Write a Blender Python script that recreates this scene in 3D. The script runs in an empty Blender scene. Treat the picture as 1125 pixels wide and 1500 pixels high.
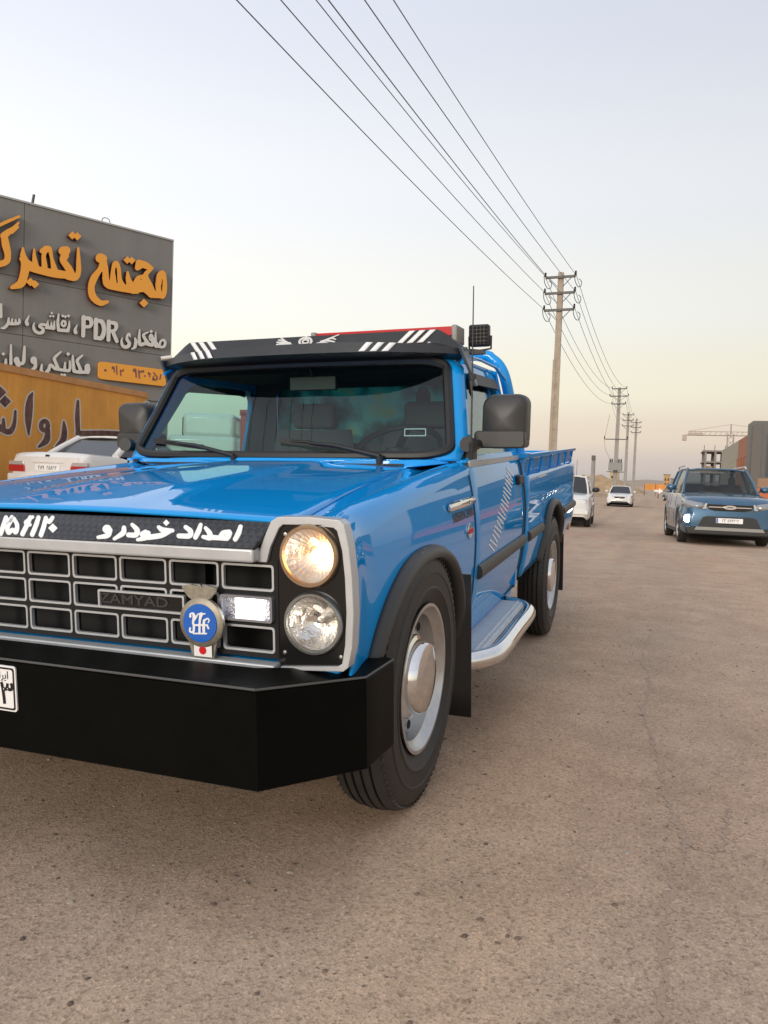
import bpy, math, random
from mathutils import Vector, Matrix, geometry
R = math.radians
random.seed(7)
scene = bpy.context.scene
COL = scene.collection

# ---------------------------------------------------------------- camera
cam_data = bpy.data.cameras.new("camera")
cam_data.sensor_fit = 'HORIZONTAL'
cam_data.sensor_width = 36.0
cam_data.lens = 36.0 * 1123.04 / 1125.0
cam_data.clip_start = 0.05
cam_data.clip_end = 3000.0
camera = bpy.data.objects.new("camera", cam_data)
COL.objects.link(camera)
camera.matrix_world = Matrix(((0.939237, -0.050103, 0.339593, 1.449107),
                              (0.341366, 0.032315, -0.939375, -2.173312),
                              (0.036092, 0.998221, 0.047455, 0.982045),
                              (0, 0, 0, 1)))
scene.camera = camera

# ---------------------------------------------------------------- sky, sun, exposure
SUN_ELEV, SUN_AZ = R(13.0), R(188.0)        # low sun behind the photographer (azimuth from +Y, clockwise)
world = bpy.data.worlds.new("World")
scene.world = world
world.use_nodes = True
wn, wl = world.node_tree.nodes, world.node_tree.links
wn.clear()
w_out = wn.new('ShaderNodeOutputWorld')
w_bg = wn.new('ShaderNodeBackground')
w_bg2 = wn.new('ShaderNodeBackground')
w_add = wn.new('ShaderNodeAddShader')
w_sky = wn.new('ShaderNodeTexSky')
w_sky.sky_type = 'NISHITA'
w_sky.sun_disc = False
w_sky.sun_elevation = SUN_ELEV
w_sky.sun_rotation = SUN_AZ
w_sky.dust_density = 3.0
w_bg2.inputs['Strength'].default_value = 0.015
wl.new(w_sky.outputs[0], w_bg2.inputs['Color'])
w_tc = wn.new('ShaderNodeTexCoord')
w_sep = wn.new('ShaderNodeSeparateXYZ')
wl.new(w_tc.outputs['Generated'], w_sep.inputs[0])
w_ramp = wn.new('ShaderNodeValToRGB')
w_ramp.color_ramp.interpolation = 'EASE'
def srgb(r, g, b):
    f = lambda c: (c / 255 / 12.92) if c <= 10 else ((c / 255 + 0.055) / 1.055) ** 2.4
    return (f(r), f(g), f(b), 1)
# dusk sky by sine of elevation: dusty grey-mauve horizon, peach, cream, pale grey, lavender blue
stops = [(0.0, srgb(186, 179, 175)), (0.02, srgb(202, 190, 184)), (0.06, srgb(224, 208, 190)), (0.12, srgb(236, 228, 206)),
         (0.21, srgb(235, 233, 225)), (0.33, srgb(228, 229, 231)), (0.52, srgb(210, 214, 225)), (0.75, srgb(210, 214, 224)), (1.0, srgb(208, 212, 223))]
el = w_ramp.color_ramp.elements
el[0].position, el[0].color = stops[0]
el[1].position, el[1].color = stops[-1]
for pos, c in stops[1:-1]:
    e = el.new(pos)
    e.color = c
wl.new(w_sep.outputs['Z'], w_ramp.inputs[0])
# the west (left and behind) stays a little brighter than the east
w_dot = wn.new('ShaderNodeVectorMath'); w_dot.operation = 'DOT_PRODUCT'
w_dot.inputs[1].default_value = (-0.90, -0.43, 0.0)
wl.new(w_tc.outputs['Generated'], w_dot.inputs[0])
w_mr = wn.new('ShaderNodeMapRange')
w_mr.inputs['From Min'].default_value = -1.0
w_mr.inputs['From Max'].default_value = 1.0
w_mr.inputs['To Min'].default_value = 0.76
w_mr.inputs['To Max'].default_value = 1.36
wl.new(w_dot.outputs['Value'], w_mr.inputs['Value'])
wl.new(w_ramp.outputs[0], w_bg.inputs['Color'])
wl.new(w_mr.outputs[0], w_bg.inputs['Strength'])
wl.new(w_bg.outputs[0], w_add.inputs[0])
wl.new(w_bg2.outputs[0], w_add.inputs[1])
wl.new(w_add.outputs[0], w_out.inputs['Surface'])

sun_data = bpy.data.lights.new("sun", 'SUN')
sun_data.energy = 1.6
sun_data.angle = R(20)
sun_data.color = (1.0, 0.91, 0.80)
sun = bpy.data.objects.new("sun", sun_data)
COL.objects.link(sun)
_d = Vector((math.sin(SUN_AZ) * math.cos(SUN_ELEV), math.cos(SUN_AZ) * math.cos(SUN_ELEV), math.sin(SUN_ELEV)))
sun.rotation_euler = _d.to_track_quat('Z', 'Y').to_euler()

vs = scene.view_settings
vs.view_transform = 'Standard'
vs.look = 'None'
vs.exposure = 0.12
vs.gamma = 1.0
vs.use_curve_mapping = False
scene.render.engine = 'CYCLES'
scene.cycles.use_denoising = True
scene.cycles.max_bounces = 10
scene.cycles.transparent_max_bounces = 16
scene.cycles.caustics_reflective = False
scene.cycles.caustics_refractive = False
scene.cycles.sample_clamp_indirect = 6.0

# ---------------------------------------------------------------- helpers
BODY_PIVOT = Vector((0, 0, 0.4))
BODY = (Matrix.Translation(BODY_PIVOT) @ Matrix.Rotation(R(3.5), 4, 'X') @ Matrix.Rotation(R(-1.2), 4, 'Y')
        @ Matrix.Translation(-BODY_PIVOT))     # the truck stands tail-high

def lerp(a, b, t): return a + (b - a) * t
def interp(tab, x):
    if x <= tab[0][0]: return tab[0][1]
    for (x0, y0), (x1, y1) in zip(tab, tab[1:]):
        if x <= x1:
            t = (x - x0) / (x1 - x0)
            return lerp(y0, y1, t)
    return tab[-1][1]
def sinterp(tab, x):
    """monotone-ish smooth interpolation"""
    n = len(tab)
    if x <= tab[0][0]: return tab[0][1]
    if x >= tab[-1][0]: return tab[-1][1]
    for i in range(n - 1):
        if x <= tab[i + 1][0]:
            (x0, y0), (x1, y1) = tab[i], tab[i + 1]
            h = x1 - x0
            m0 = (y1 - tab[i - 1][1]) / (x1 - tab[i - 1][0]) if i > 0 else (y1 - y0) / h
            m1 = (tab[i + 2][1] - y0) / (tab[i + 2][0] - x0) if i + 2 < n else (y1 - y0) / h
            t = (x - x0) / h
            return ((2*t**3 - 3*t**2 + 1) * y0 + (t**3 - 2*t**2 + t) * h * m0 + (-2*t**3 + 3*t**2) * y1 + (t**3 - t**2) * h * m1)
def smooth_path(pts, n=6, closed=False):
    P = [Vector(p) for p in pts]
    if len(P) < 3: return P
    out = []
    m = len(P)
    rng = range(m) if closed else range(m - 1)
    for i in rng:
        a = P[(i - 1) % m] if (closed or i > 0) else 2 * P[0] - P[1]
        b, c = P[i], P[(i + 1) % m]
        d = P[(i + 2) % m] if (closed or i + 2 < m) else 2 * P[-1] - P[-2]
        for k in range(n):
            t = k / n
            out.append(0.5 * ((2*b) + (c - a)*t + (2*a - 5*b + 4*c - d)*t*t + (3*b - a - 3*c + d)*t**3))
    if not closed: out.append(P[-1])
    return out

class MB:
    def __init__(s): s.v, s.f, s.m = [], [], []
    def add(s, vs_, fs, mi=0):
        o = len(s.v)
        s.v += [tuple(v) for v in vs_]
        s.f += [tuple(i + o for i in f) for f in fs]
        s.m += [mi] * len(fs)
        return s
    def box(s, c, size, rot=None, mi=0):
        hx, hy, hz = size[0] / 2, size[1] / 2, size[2] / 2
        vs_ = [Vector((x, y, z)) for z in (-hz, hz) for y in (-hy, hy) for x in (-hx, hx)]
        if rot is not None: vs_ = [rot @ v for v in vs_]
        c = Vector(c)
        return s.add([v + c for v in vs_], [(0, 2, 3, 1), (4, 5, 7, 6), (0, 1, 5, 4), (2, 6, 7, 3), (0, 4, 6, 2), (1, 3, 7, 5)], mi)
    def bar(s, a, b, w, h, up=(0, 0, 1), mi=0):
        a, b = Vector(a), Vector(b)
        d = (b - a)
        L = d.length
        d.normalize()
        side = d.cross(Vector(up))
        if side.length < 1e-4: side = d.cross(Vector((1, 0, 0)))
        side.normalize()
        u = side.cross(d)
        vs_ = [p + side * sx * w / 2 + u * sz * h / 2 for p in (a, b) for sx, sz in ((-1, -1), (1, -1), (1, 1), (-1, 1))]
        return s.add(vs_, [(0, 3, 2, 1), (4, 5, 6, 7), (0, 1, 5, 4), (1, 2, 6, 5), (2, 3, 7, 6), (3, 0, 4, 7)], mi)
    def tube(s, pts, r, seg=10, closed=False, mi=0, sx=1.0, sy=1.0):
        P = [Vector(p) for p in pts]
        n = len(P)
        rr = r if isinstance(r, (list, tuple)) else [r] * n
        rings = []
        prev = None
        for i in range(n):
            if closed: d = P[(i + 1) % n] - P[i - 1]
            else: d = P[min(i + 1, n - 1)] - P[max(i - 1, 0)]
            d.normalize()
            if prev is None:
                u = Vector((0, 0, 1)) if abs(d.z) < 0.9 else Vector((1, 0, 0))
            else: u = prev
            u = (u - d * u.dot(d)).normalized()
            prev = u
            w = d.cross(u)
            rings.append([P[i] + (u * math.cos(2*math.pi*k/seg) * sx + w * math.sin(2*math.pi*k/seg) * sy) * rr[i] for k in range(seg)])
        s.grid(rings, closed_j=True, closed_i=closed, mi=mi)
        if not closed:
            o = len(s.v) - n * seg
            s.f.append(tuple(o + k for k in reversed(range(seg)))); s.m.append(mi)
            s.f.append(tuple(o + (n - 1) * seg + k for k in range(seg))); s.m.append(mi)
        return s
    def grid(s, G, closed_i=False, closed_j=False, mi=0, flip=False):
        ni, nj = len(G), len(G[0])
        vs_ = [v for row in G for v in row]
        fs = []
        for i in range(ni if closed_i else ni - 1):
            for j in range(nj if closed_j else nj - 1):
                a, b = i * nj + j, i * nj + (j + 1) % nj
                c, d = ((i + 1) % ni) * nj + (j + 1) % nj, ((i + 1) % ni) * nj + j
                fs.append((a, d, c, b) if flip else (a, b, c, d))
        return s.add(vs_, fs, mi)
    def lathe(s, prof, c, axis='X', seg=48, sgn=1, mi=0, cap=True):
        """prof: (radius, offset along axis)"""
        c = Vector(c)
        G = []
        for r, t in prof:
            ring = []
            for k in range(seg):
                a = 2 * math.pi * k / seg
                if axis == 'X': p = Vector((t * sgn, r * math.cos(a), r * math.sin(a)))
                elif axis == 'Y': p = Vector((r * math.cos(a), t * sgn, r * math.sin(a)))
                else: p = Vector((r * math.cos(a), r * math.sin(a), t * sgn))
                ring.append(c + p)
            G.append(ring)
        s.grid(G, closed_j=True, mi=mi, flip=(sgn < 0))
        if cap:
            o = len(s.v) - len(prof) * seg
            if prof[0][0] > 1e-4: s.f.append(tuple(o + k for k in range(seg))); s.m.append(mi)
            o2 = o + (len(prof) - 1) * seg
            if prof[-1][0] > 1e-4: s.f.append(tuple(o2 + k for k in reversed(range(seg)))); s.m.append(mi)
        return s
    def prism(s, loops, fn, w0, w1, mi=0):
        """extrude flat outlines (outer loops and holes) placed by fn(u, v, w)"""
        for group in split_loops(loops):
            flat = [p for l in group for p in l]
            tris = geometry.tessellate_polygon([[Vector((p[0], p[1], 0)) for p in l] for l in group])
            n = len(flat)
            vs_ = [fn(p[0], p[1], w1) for p in flat] + [fn(p[0], p[1], w0) for p in flat]
            fs = [t for t in tris] + [tuple(i + n for i in reversed(t)) for t in tris]
            o = 0
            for l in group:
                k = len(l)
                for i in range(k):
                    a, b = o + i, o + (i + 1) % k
                    fs.append((a, b, b + n, a + n))
                o += k
            s.add(vs_, fs, mi)
        return s
    def build(s, name, mat, parent=None, smooth=35, M=None, bevel=0, solid=0, seg=2, sub=0, solid_off=-1):
        me = bpy.data.meshes.new(name)
        vv = s.v if M is None else [tuple(M @ Vector(v)) for v in s.v]
        me.from_pydata(vv, [], s.f)
        mats = mat if isinstance(mat, (list, tuple)) else [mat]
        for m_ in mats: me.materials.append(m_)
        if len(mats) > 1: me.polygons.foreach_set('material_index', s.m)
        me.update()
        me.validate()
        import bmesh
        bm = bmesh.new(); bm.from_mesh(me)
        bmesh.ops.remove_doubles(bm, verts=bm.verts, dist=1e-5)
        bmesh.ops.recalc_face_normals(bm, faces=bm.faces)
        bm.to_mesh(me); bm.free()
        if smooth:
            me.shade_smooth()
            me.set_sharp_from_angle(angle=R(smooth))
        o = bpy.data.objects.new(name, me)
        COL.objects.link(o)
        if parent is not None: o.parent = parent
        if solid:
            md = o.modifiers.new('solid', 'SOLIDIFY'); md.thickness = solid; md.offset = solid_off
        if bevel:
            md = o.modifiers.new('bevel', 'BEVEL'); md.width = bevel; md.segments = seg; md.limit_method = 'ANGLE'; md.angle_limit = R(40)
        if sub:
            md = o.modifiers.new('sub', 'SUBSURF'); md.levels = sub; md.render_levels = sub
        return o

def area2(l): return sum(a[0]*b[1] - b[0]*a[1] for a, b in zip(l, l[1:] + l[:1])) / 2
def inside(p, l):
    c = False
    for a, b in zip(l, l[1:] + l[:1]):
        if (a[1] > p[1]) != (b[1] > p[1]) and p[0] < (b[0]-a[0]) * (p[1]-a[1]) / (b[1]-a[1]) + a[0]: c = not c
    return c
def split_loops(loops):
    loops = [list(map(tuple, l)) for l in loops]
    depth = [sum(inside(l[0], m) for j, m in enumerate(loops) if j != i) for i, l in enumerate(loops)]
    out = []
    for i, l in enumerate(loops):
        if depth[i] % 2 == 0:
            out.append([l] + [m for j, m in enumerate(loops) if depth[j] == depth[i] + 1 and inside(m[0], l)])
    return out
def rrect(w, h, r, n=5, cx=0, cy=0):
    out = []
    for sx, sy, a0 in ((1, 1, 0), (-1, 1, 90), (-1, -1, 180), (1, -1, 270)):
        for k in range(n + 1):
            a = R(a0 + 90 * k / n)
            out.append((cx + sx * (w/2 - r) + r * math.cos(a), cy + sy * (h/2 - r) + r * math.sin(a)))
    return out
def circle(cx, cy, r, n=24): return [(cx + r*math.cos(2*math.pi*k/n), cy + r*math.sin(2*math.pi*k/n)) for k in range(n)]
def text_loops_mesh(body, size, bold=0.0):
    c = bpy.data.curves.new('lettering', 'FONT')
    c.body = body; c.size = size; c.align_x = 'CENTER'; c.align_y = 'CENTER'; c.offset = bold; c.resolution_u = 3
    o = bpy.data.objects.new('lettering', c)
    COL.objects.link(o)
    me = bpy.data.meshes.new_from_object(o)
    vs_ = [tuple(v.co) for v in me.vertices]; fs = [tuple(p.vertices) for p in me.polygons]
    bpy.data.objects.remove(o); bpy.data.curves.remove(c); bpy.data.meshes.remove(me)
    return vs_, fs
def put_text(mb, body, size, fn, bold=0.0, w=0.0, mi=0, sx=1.0):
    vs_, fs = text_loops_mesh(body, size, bold)
    mb.add([fn(v[0] * sx, v[1], w) for v in vs_], fs, mi)

def thing(name, label, cat, group=None, loc=(0, 0, 0), rz=0):
    o = bpy.data.objects.new(name, None)
    o.empty_display_size = 0.2
    COL.objects.link(o)
    o.location = loc; o.rotation_euler = (0, 0, rz)
    return tag(o, label, cat, group)
def tag(o, label, cat, group=None):
    o['label'] = label; o['category'] = cat
    if group: o['group'] = group
    return o
def structure(o): o['kind'] = 'structure'; return o

# ---------------------------------------------------------------- materials
def mat(name, col, rough=0.5, metal=0.0, coat=0.0, spec=0.5, noise=0.0, nscale=20, bump=0.0, bscale=60, emit=None, estr=0, coat_rough=0.03, col2=None):
    m = bpy.data.materials.new(name); m.use_nodes = True
    nt = m.node_tree; b = nt.nodes['Principled BSDF']
    b.inputs['Base Color'].default_value = (*col, 1)
    b.inputs['Roughness'].default_value = rough
    b.inputs['Metallic'].default_value = metal
    b.inputs['Coat Weight'].default_value = coat
    b.inputs['Coat Roughness'].default_value = coat_rough
    b.inputs['Specular IOR Level'].default_value = spec
    if emit: b.inputs['Emission Color'].default_value = (*emit, 1); b.inputs['Emission Strength'].default_value = estr
    if noise or bump:
        tc = nt.nodes.new('ShaderNodeTexCoord')
    if noise:
        n = nt.nodes.new('ShaderNodeTexNoise'); n.inputs['Scale'].default_value = nscale; n.inputs['Detail'].default_value = 8; n.inputs['Roughness'].default_value = 0.65
        nt.links.new(tc.outputs['Object'], n.inputs['Vector'])
        mr = nt.nodes.new('ShaderNodeMapRange'); mr.inputs['From Min'].default_value = 0.3; mr.inputs['From Max'].default_value = 0.7
        nt.links.new(n.outputs['Fac'], mr.inputs['Value'])
        mx = nt.nodes.new('ShaderNodeMix'); mx.data_type = 'RGBA'
        c2 = col2 or tuple(min(1, c * (1 + noise)) for c in col)
        c1 = col if col2 else tuple(c * (1 - noise) for c in col)
        mx.inputs['A'].default_value = (*c1, 1); mx.inputs['B'].default_value = (*c2, 1)
        nt.links.new(mr.outputs[0], mx.inputs['Factor']); nt.links.new(mx.outputs['Result'], b.inputs['Base Color'])
        mr2 = nt.nodes.new('ShaderNodeMapRange'); mr2.inputs['To Min'].default_value = max(0, rough - 0.08); mr2.inputs['To Max'].default_value = min(1, rough + 0.08)
        nt.links.new(n.outputs['Fac'], mr2.inputs['Value']); nt.links.new(mr2.outputs[0], b.inputs['Roughness'])
    if bump:
        n2 = nt.nodes.new('ShaderNodeTexNoise'); n2.inputs['Scale'].default_value = bscale; n2.inputs['Detail'].default_value = 4
        nt.links.new(tc.outputs['Object'], n2.inputs['Vector'])
        bp = nt.nodes.new('ShaderNodeBump'); bp.inputs['Strength'].default_value = bump; bp.inputs['Distance'].default_value = 0.01
        nt.links.new(n2.outputs['Fac'], bp.inputs['Height']); nt.links.new(bp.outputs[0], b.inputs['Normal'])
        if coat: nt.links.new(bp.outputs[0], b.inputs['Coat Normal'])
    return m
def streaks(m, amount=0.16, sx=2.2, sz=0.10):
    """rain streaks and weathering that run down a wall"""
    nt = m.node_tree; b = nt.nodes['Principled BSDF']; src = b.inputs['Base Color'].links[0].from_socket
    tc = nt.nodes.new('ShaderNodeTexCoord'); mp = nt.nodes.new('ShaderNodeMapping'); mp.inputs['Scale'].default_value = (sx, sx, sz)
    n = nt.nodes.new('ShaderNodeTexNoise'); n.inputs['Scale'].default_value = 2.0; n.inputs['Detail'].default_value = 7; n.inputs['Roughness'].default_value = 0.7
    mr = nt.nodes.new('ShaderNodeMapRange'); mr.inputs['From Min'].default_value = 0.3; mr.inputs['From Max'].default_value = 0.7
    mr.inputs['To Min'].default_value = 1 - amount; mr.inputs['To Max'].default_value = 1 + amount
    mx = nt.nodes.new('ShaderNodeMix'); mx.data_type = 'RGBA'; mx.blend_type = 'MULTIPLY'; mx.inputs['Factor'].default_value = 1.0
    L = nt.links.new
    L(tc.outputs['Object'], mp.inputs['Vector']); L(mp.outputs[0], n.inputs['Vector']); L(n.outputs['Fac'], mr.inputs['Value'])
    L(src, mx.inputs['A']); L(mr.outputs[0], mx.inputs['B']); L(mx.outputs['Result'], b.inputs['Base Color'])
    return m
def glass(name, tint=(0.8, 0.9, 0.88), rough=0.0, f0=0.05, fmax=0.85):
    """thin pane: tinted see-through plus a mirror share that grows towards grazing view on either side"""
    m = bpy.data.materials.new(name); m.use_nodes = True
    nt = m.node_tree; nt.nodes.clear(); N = nt.nodes.new
    out = N('ShaderNodeOutputMaterial'); mix = N('ShaderNodeMixShader'); tr = N('ShaderNodeBsdfTransparent'); gl = N('ShaderNodeBsdfGlossy')
    lw = N('ShaderNodeLayerWeight'); lw.inputs['Blend'].default_value = 0.5
    pw = N('ShaderNodeMath'); pw.operation = 'POWER'; pw.inputs[1].default_value = 5.0
    ml = N('ShaderNodeMath'); ml.operation = 'MULTIPLY_ADD'; ml.inputs[1].default_value = fmax; ml.inputs[2].default_value = f0
    tr.inputs[0].default_value = (*tint, 1); gl.inputs['Roughness'].default_value = rough
    nt.links.new(lw.outputs['Facing'], pw.inputs[0]); nt.links.new(pw.outputs[0], ml.inputs[0]); nt.links.new(ml.outputs[0], mix.inputs[0])
    nt.links.new(tr.outputs[0], mix.inputs[1]); nt.links.new(gl.outputs[0], mix.inputs[2]); nt.links.new(mix.outputs[0], out.inputs[0])
    return m

M = {}
M['blue'] = mat('blue_paint', (0.006, 0.295, 0.74), 0.45, spec=0.0, coat=1.0, bump=0.012, bscale=4.0, coat_rough=0.02)
M['black_steel'] = mat('black_bumper_paint', (0.0022, 0.0025, 0.0022), 0.5, spec=0.06, noise=0.3, nscale=8, bump=0.03, bscale=120)
M['black'] = mat('black_plastic', (0.014, 0.014, 0.015), 0.5, bump=0.05, bscale=300)
M['black_gloss'] = mat('black_gloss_panel', (0.010, 0.010, 0.010), 0.2)
M['void'] = mat('dark_interior', (0.010, 0.010, 0.010), 0.9)
M['rubber'] = mat('tyre_rubber', (0.022, 0.021, 0.020), 0.55, noise=0.35, nscale=14, bump=0.08, bscale=90)
M['seal'] = mat('rubber_seal', (0.012, 0.012, 0.012), 0.45)
M['flare'] = mat('grey_rubber_trim', (0.046, 0.045, 0.043), 0.5, bump=0.03, bscale=200)
M['silver'] = mat('silver_paint', (0.50, 0.515, 0.53), 0.38, metal=0.25, noise=0.06, nscale=15, coat=0.4)
M['chrome'] = mat('chrome', (0.78, 0.78, 0.78), 0.07, metal=1.0, noise=0.06, nscale=25)
M['alu'] = mat('silver_wheel_paint', (0.52, 0.52, 0.52), 0.33, metal=0.85, noise=0.12, nscale=22)
M['plate_alu'] = mat('step_aluminium', (0.66, 0.66, 0.66), 0.5, metal=0.1, noise=0.1, nscale=30, bump=0.1, bscale=80)
M['mirror'] = mat('mirror_housing', (0.034, 0.033, 0.032), 0.45, bump=0.04, bscale=300)
M['white'] = mat('white_vinyl', (0.80, 0.80, 0.80), 0.45)
M['white_car'] = mat('white_car_paint', (0.70, 0.69, 0.67), 0.35, coat=0.8, noise=0.03, nscale=6)
M['glass'] = glass('window_glass', (0.72, 0.88, 0.85))
M['dark_glass'] = mat('tinted_glass', (0.012, 0.014, 0.016), 0.04, spec=0.8)
M['lens'] = glass('lamp_glass', (0.95, 0.95, 0.95))
M['red'] = mat('red_lens', (0.52, 0.006, 0.012), 0.4, spec=0.25)
M['amber'] = mat('amber_lens', (0.62, 0.22, 0.03), 0.3, coat=0.5)
M['steel_blue'] = mat('badge_blue', (0.01, 0.12, 0.52), 0.25, coat=0.8)
M['grey_int'] = mat('grey_upholstery', (0.05, 0.055, 0.065), 0.85, bump=0.1, bscale=200)
M['dash'] = mat('dashboard_plastic', (0.03, 0.033, 0.037), 0.6)

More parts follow.
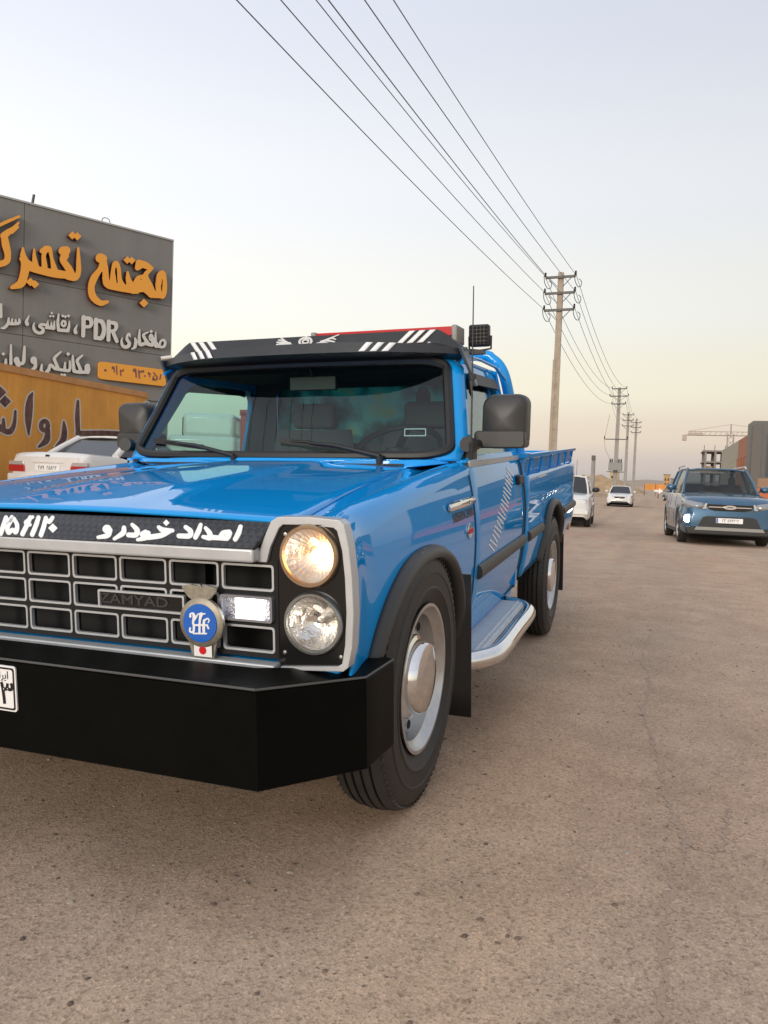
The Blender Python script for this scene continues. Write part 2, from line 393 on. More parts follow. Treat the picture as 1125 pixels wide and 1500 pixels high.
# ---------------------------------------------------------------- lettering outlines (metres on their own surfaces)
SIGN_WORDS=[[[[2.6558,7.1207],[2.716,7.132],[2.8107,7.1148],[2.8467,7.0933],[2.8733,7.0545],[2.8815,7.0106],[2.8691,6.9392],[2.888,6.9089],[2.8914,6.841],[2.9135,6.7998],[2.9545,6.436],[2.967,6.4109],[2.9802,6.4345],[3.0052,6.6811],[3.0448,6.9079],[3.0676,6.9588],[3.0995,6.9935],[3.1233,7.0081],[3.1593,7.0153],[3.1978,7.0098],[3.2331,6.9827],[3.2535,6.9523],[3.2981,6.8342],[3.3249,6.6076],[3.3449,6.5186],[3.3817,6.456],[3.445,6.3868],[3.4897,6.3818],[3.4656,6.5776],[3.4876,6.7688],[3.4939,6.7818],[3.5181,6.796],[3.5431,6.7834],[3.6087,6.6063],[3.6733,6.5135],[3.6984,6.4939],[3.748,6.6106],[3.8068,6.6944],[3.8688,6.7397],[4.0069,6.7917],[4.0602,6.8865],[4.1377,6.9738],[4.041,6.9766],[3.9772,6.9886],[3.9526,6.9544],[3.853,6.8852],[3.8155,6.8719],[3.7777,6.8792],[3.754,6.9059],[3.7494,6.9637],[3.7704,7.1209],[3.7791,7.1463],[3.7965,7.1707],[3.8336,7.1977],[3.8712,7.2073],[4.0743,7.196],[4.1774,7.1662],[4.3301,7.0736],[4.3399,7.0517],[4.3312,7.026],[4.1848,6.8396],[4.168,6.8016],[4.1712,6.7665],[4.2017,6.713],[4.31,6.5671],[4.4022,6.3844],[4.4284,6.3788],[4.4358,6.3874],[4.4137,6.5874],[4.4249,6.6256],[4.4434,6.8093],[4.4644,6.8976],[4.506,6.9687],[4.5573,7.0171],[4.6224,7.0435],[4.662,7.0448],[4.6886,7.0353],[4.7121,7.0206],[4.7349,6.989],[4.7668,6.8865],[4.7936,6.6978],[4.8024,6.5296],[4.7927,6.4184],[4.7598,6.2908],[4.7343,6.2419],[4.7085,6.2132],[4.6824,6.194],[4.6562,6.1846],[4.6167,6.1796],[4.577,6.1867],[4.4075,6.1594],[4.3425,6.1551],[4.291,6.1426],[4.2522,6.1445],[4.2131,6.1602],[4.1738,6.194],[4.0311,6.2787],[3.9807,6.2567],[3.9174,6.2521],[3.8804,6.2085],[3.8431,6.1858],[3.7679,6.1738],[3.7057,6.1533],[3.5933,6.1636],[3.3104,6.1513],[3.0199,6.1527],[2.912,6.1644],[2.8385,6.2],[2.8037,6.2374],[2.7824,6.2807],[2.7504,6.4345],[2.7602,6.4821],[2.7523,6.6176],[2.7492,6.6207],[2.726,6.6047],[2.7144,6.5917],[2.6257,6.4209],[2.5455,6.2231],[2.5223,6.1164],[2.5374,6.0056],[2.5675,5.9317],[2.5985,5.8863],[2.6556,5.8339],[2.7057,5.8024],[2.7413,5.7871],[2.765,5.7848],[2.9305,5.8259],[2.9547,5.811],[2.9623,5.7861],[2.9556,5.7632],[2.944,5.7483],[2.803,5.6522],[2.7443,5.6291],[2.6855,5.623],[2.5913,5.6429],[2.5324,5.6694],[2.45,5.7274],[2.4134,5.767],[2.3822,5.8179],[2.3618,5.8708],[2.3469,5.9358],[2.3375,6.0358],[2.3484,6.196],[2.3945,6.3632],[2.4497,6.4762],[2.6251,6.7051],[2.6583,6.8144],[2.6635,6.8496],[2.6156,6.86],[2.5802,6.8803],[2.5534,6.9168],[2.5438,6.96],[2.5501,7.0067],[2.5668,7.0444],[2.5998,7.085],[2.6459,7.1165]],[[3.4848,7.2112],[3.4968,7.2254],[3.572,7.1719],[3.6327,7.2388],[3.7465,7.1628],[3.7542,7.1527],[3.6414,7.023],[3.6373,7.0198],[3.5617,7.0739],[3.5014,7.0027],[3.3866,7.0852],[3.3888,7.0973],[3.4848,7.2112]],[[3.1509,6.8357],[3.1318,6.7764],[3.1277,6.6832],[3.1819,6.3819],[3.1963,6.38],[3.2205,6.3821],[3.2229,6.39],[3.2051,6.5255],[3.1938,6.7431],[3.1848,6.7875],[3.163,6.8311]],[[4.6283,6.7964],[4.61,6.6256],[4.5938,6.5742],[4.6024,6.443],[4.6222,6.3863],[4.6422,6.4627],[4.6531,6.6099],[4.6504,6.7181],[4.642,6.7765],[4.6338,6.7873]],[[3.9216,6.6346],[3.9351,6.5978],[3.9449,6.6144],[3.9651,6.6421],[3.9593,6.6512],[3.9341,6.6434]],[[4.0458,6.0757],[4.1942,5.9713],[4.0567,5.8157],[3.9095,5.9205],[4.0359,6.0644]]],[[[1.8615,7.5602],[1.9428,7.5044],[1.9539,7.5093],[1.9979,7.5641],[2.0091,7.5646],[2.1143,7.4873],[2.1167,7.4767],[2.0128,7.3477],[2.0016,7.3429],[1.9221,7.402],[1.8674,7.3338],[1.7526,7.4238],[1.8527,7.5492]],[[1.1058,6.9786],[1.1318,6.9927],[1.217,7.0108],[1.26,7.003],[1.2902,6.9771],[1.3155,6.9175],[1.3425,6.7382],[1.3557,6.6865],[1.4744,6.408],[1.6937,6.4127],[1.7074,6.4204],[1.6932,6.4449],[1.5669,6.6004],[1.5387,6.6493],[1.5276,6.6909],[1.5269,6.7346],[1.5535,6.8392],[1.5284,6.8556],[1.5062,6.8836],[1.4962,6.9143],[1.4954,6.9469],[1.5037,6.9817],[1.5238,7.0191],[1.5518,7.0493],[1.5843,7.0706],[1.7046,7.1097],[1.7378,7.1083],[1.7713,7.095],[1.7938,7.0743],[1.8076,7.0501],[1.8145,7.0185],[1.8124,6.9848],[1.8004,6.9489],[1.7703,6.8981],[1.7772,6.8553],[1.7708,6.8208],[1.7433,6.7691],[1.714,6.7311],[1.7333,6.7023],[1.8623,6.5745],[1.9613,6.4025],[1.9785,6.4428],[1.9921,6.5237],[1.9933,6.7803],[2.0099,7.129],[2.0273,7.1559],[2.0498,7.1589],[2.0636,7.1412],[2.1038,6.8599],[2.1273,6.6413],[2.1318,6.5303],[2.1201,6.4271],[2.0984,6.3443],[2.0538,6.2616],[2.0094,6.2176],[1.9424,6.1868],[1.8977,6.1799],[1.7417,6.1839],[1.7151,6.1896],[1.686,6.2067],[1.5325,6.1825],[1.3911,6.1717],[1.2186,6.1744],[0.9526,6.1908],[0.7639,6.2071],[0.722,6.2281],[0.6833,6.0807],[0.6587,5.9474],[0.6636,5.9419],[0.7453,6.0439],[0.8296,5.9747],[0.8401,5.9746],[0.8607,6.0003],[0.8712,5.9959],[0.9734,5.9123],[0.9715,5.9011],[0.8638,5.7723],[0.7792,5.8422],[0.7689,5.838],[0.7484,5.8126],[0.6436,5.8936],[0.6135,5.8254],[0.5731,5.7692],[0.5121,5.7186],[0.4613,5.6928],[0.2691,5.6358],[0.2489,5.6398],[0.2344,5.6521],[0.2267,5.6718],[0.2282,5.6932],[0.2479,5.7247],[0.3679,5.8309],[0.408,5.8757],[0.4272,5.9121],[0.4501,5.9805],[0.491,6.1802],[0.5023,6.3314],[0.4926,6.425],[0.4617,6.4598],[0.4553,6.4912],[0.4597,6.5134],[0.4764,6.5489],[0.4746,6.5803],[0.4837,6.6566],[0.52,6.8027],[0.5389,6.8196],[0.5623,6.8122],[0.592,6.7019],[0.6207,6.623],[0.6871,6.5134],[0.7916,6.4664],[0.7944,6.6505],[0.8147,6.8373],[0.828,6.8543],[0.849,6.8535],[0.8919,6.6289],[0.9618,6.4069],[0.9709,6.3942],[1.0343,6.3926],[1.0425,6.4023],[1.0321,6.6596],[1.0416,6.7589],[0.9972,6.7723],[0.9838,6.7892],[0.9776,6.8201],[0.9821,6.8427],[0.9958,6.8678],[1.1002,6.9742]],[[1.2087,6.8462],[1.1772,6.8038],[1.1565,6.7635],[1.1443,6.7166],[1.1443,6.684],[1.1954,6.4344],[1.1908,6.4008],[1.2047,6.3933],[1.2261,6.3942],[1.2905,6.3971],[1.2954,6.4227],[1.2699,6.657],[1.2449,6.7604],[1.2167,6.841]]],[[[-0.3764,7.6135],[-0.3645,7.6186],[-0.3452,7.6144],[-0.3353,7.5933],[-0.282,6.9475],[-0.275,6.4426],[-0.2691,6.3403],[-0.2564,6.2705],[-0.2434,6.2527],[-0.1557,6.2694],[0.0206,6.3576],[0.0501,6.377],[0.0698,6.399],[0.0827,6.4586],[0.0793,6.5312],[0.0083,6.7452],[-0.0134,6.9279],[-0.0304,6.9551],[-0.0353,6.9748],[-0.0311,7.0174],[-0.017,7.0476],[0.0122,7.0855],[0.1104,7.1769],[0.249,7.2853],[0.4084,7.461],[0.4286,7.4701],[0.4455,7.4583],[0.4439,7.4367],[0.4074,7.3644],[0.4106,7.3546],[0.4306,7.3384],[0.4309,7.3174],[0.4253,7.3055],[0.2813,7.1171],[0.2613,7.103],[0.2312,7.097],[0.1525,6.9982],[0.2124,6.7498],[0.2371,6.6118],[0.2366,6.4396],[0.2282,6.3956],[0.2116,6.35],[0.1807,6.2987],[0.1313,6.2485],[0.0819,6.2151],[-0.1245,6.1123],[-0.1539,6.1074],[-0.1833,6.1111],[-0.2417,6.0933],[-0.3,6.0893],[-0.3194,6.0944],[-0.3669,6.1229],[-0.4069,6.197],[-0.4242,6.2861],[-0.4386,6.4158],[-0.4604,6.3091],[-0.487,6.2416],[-0.5414,6.1715],[-0.5887,6.1328],[-0.617,6.1168],[-0.6548,6.1032],[-0.6832,6.0999],[-0.7493,6.1114],[-0.8024,6.1432],[-0.8436,6.1953],[-0.8668,6.2512],[-0.8817,6.3189],[-0.8846,6.3589],[-0.8781,6.4313],[-0.8593,6.5065],[-0.8302,6.574],[-0.801,6.6169],[-0.7545,6.6648],[-0.6984,6.7016],[-0.6607,6.7148],[-0.6039,6.7162],[-0.5467,6.6972],[-0.507,6.6685],[-0.4746,6.6246],[-0.4457,6.5387],[-0.4394,6.5],[-0.436,6.9109],[-0.4277,7.1388],[-0.3968,7.5774],[-0.3836,7.6078]],[[0.4065,7.6277],[0.4366,7.6406],[0.4567,7.6299],[0.4611,7.6099],[0.4475,7.5829],[-0.1361,7.15],[-0.1654,7.1454],[-0.1851,7.1652],[-0.1854,7.1898],[-0.1662,7.2191],[0.0679,7.4063],[0.4063,7.6276]],[[-0.678,6.5408],[-0.7049,6.511],[-0.7198,6.477],[-0.7338,6.4127],[-0.7334,6.3721],[-0.7217,6.3237],[-0.7027,6.287],[-0.6753,6.2692],[-0.6564,6.2672],[-0.647,6.2724],[-0.6233,6.2942],[-0.6092,6.3177],[-0.5865,6.4251],[-0.6047,6.5029],[-0.6167,6.5309],[-0.6402,6.5472],[-0.6592,6.5512],[-0.6686,6.5474]]]]
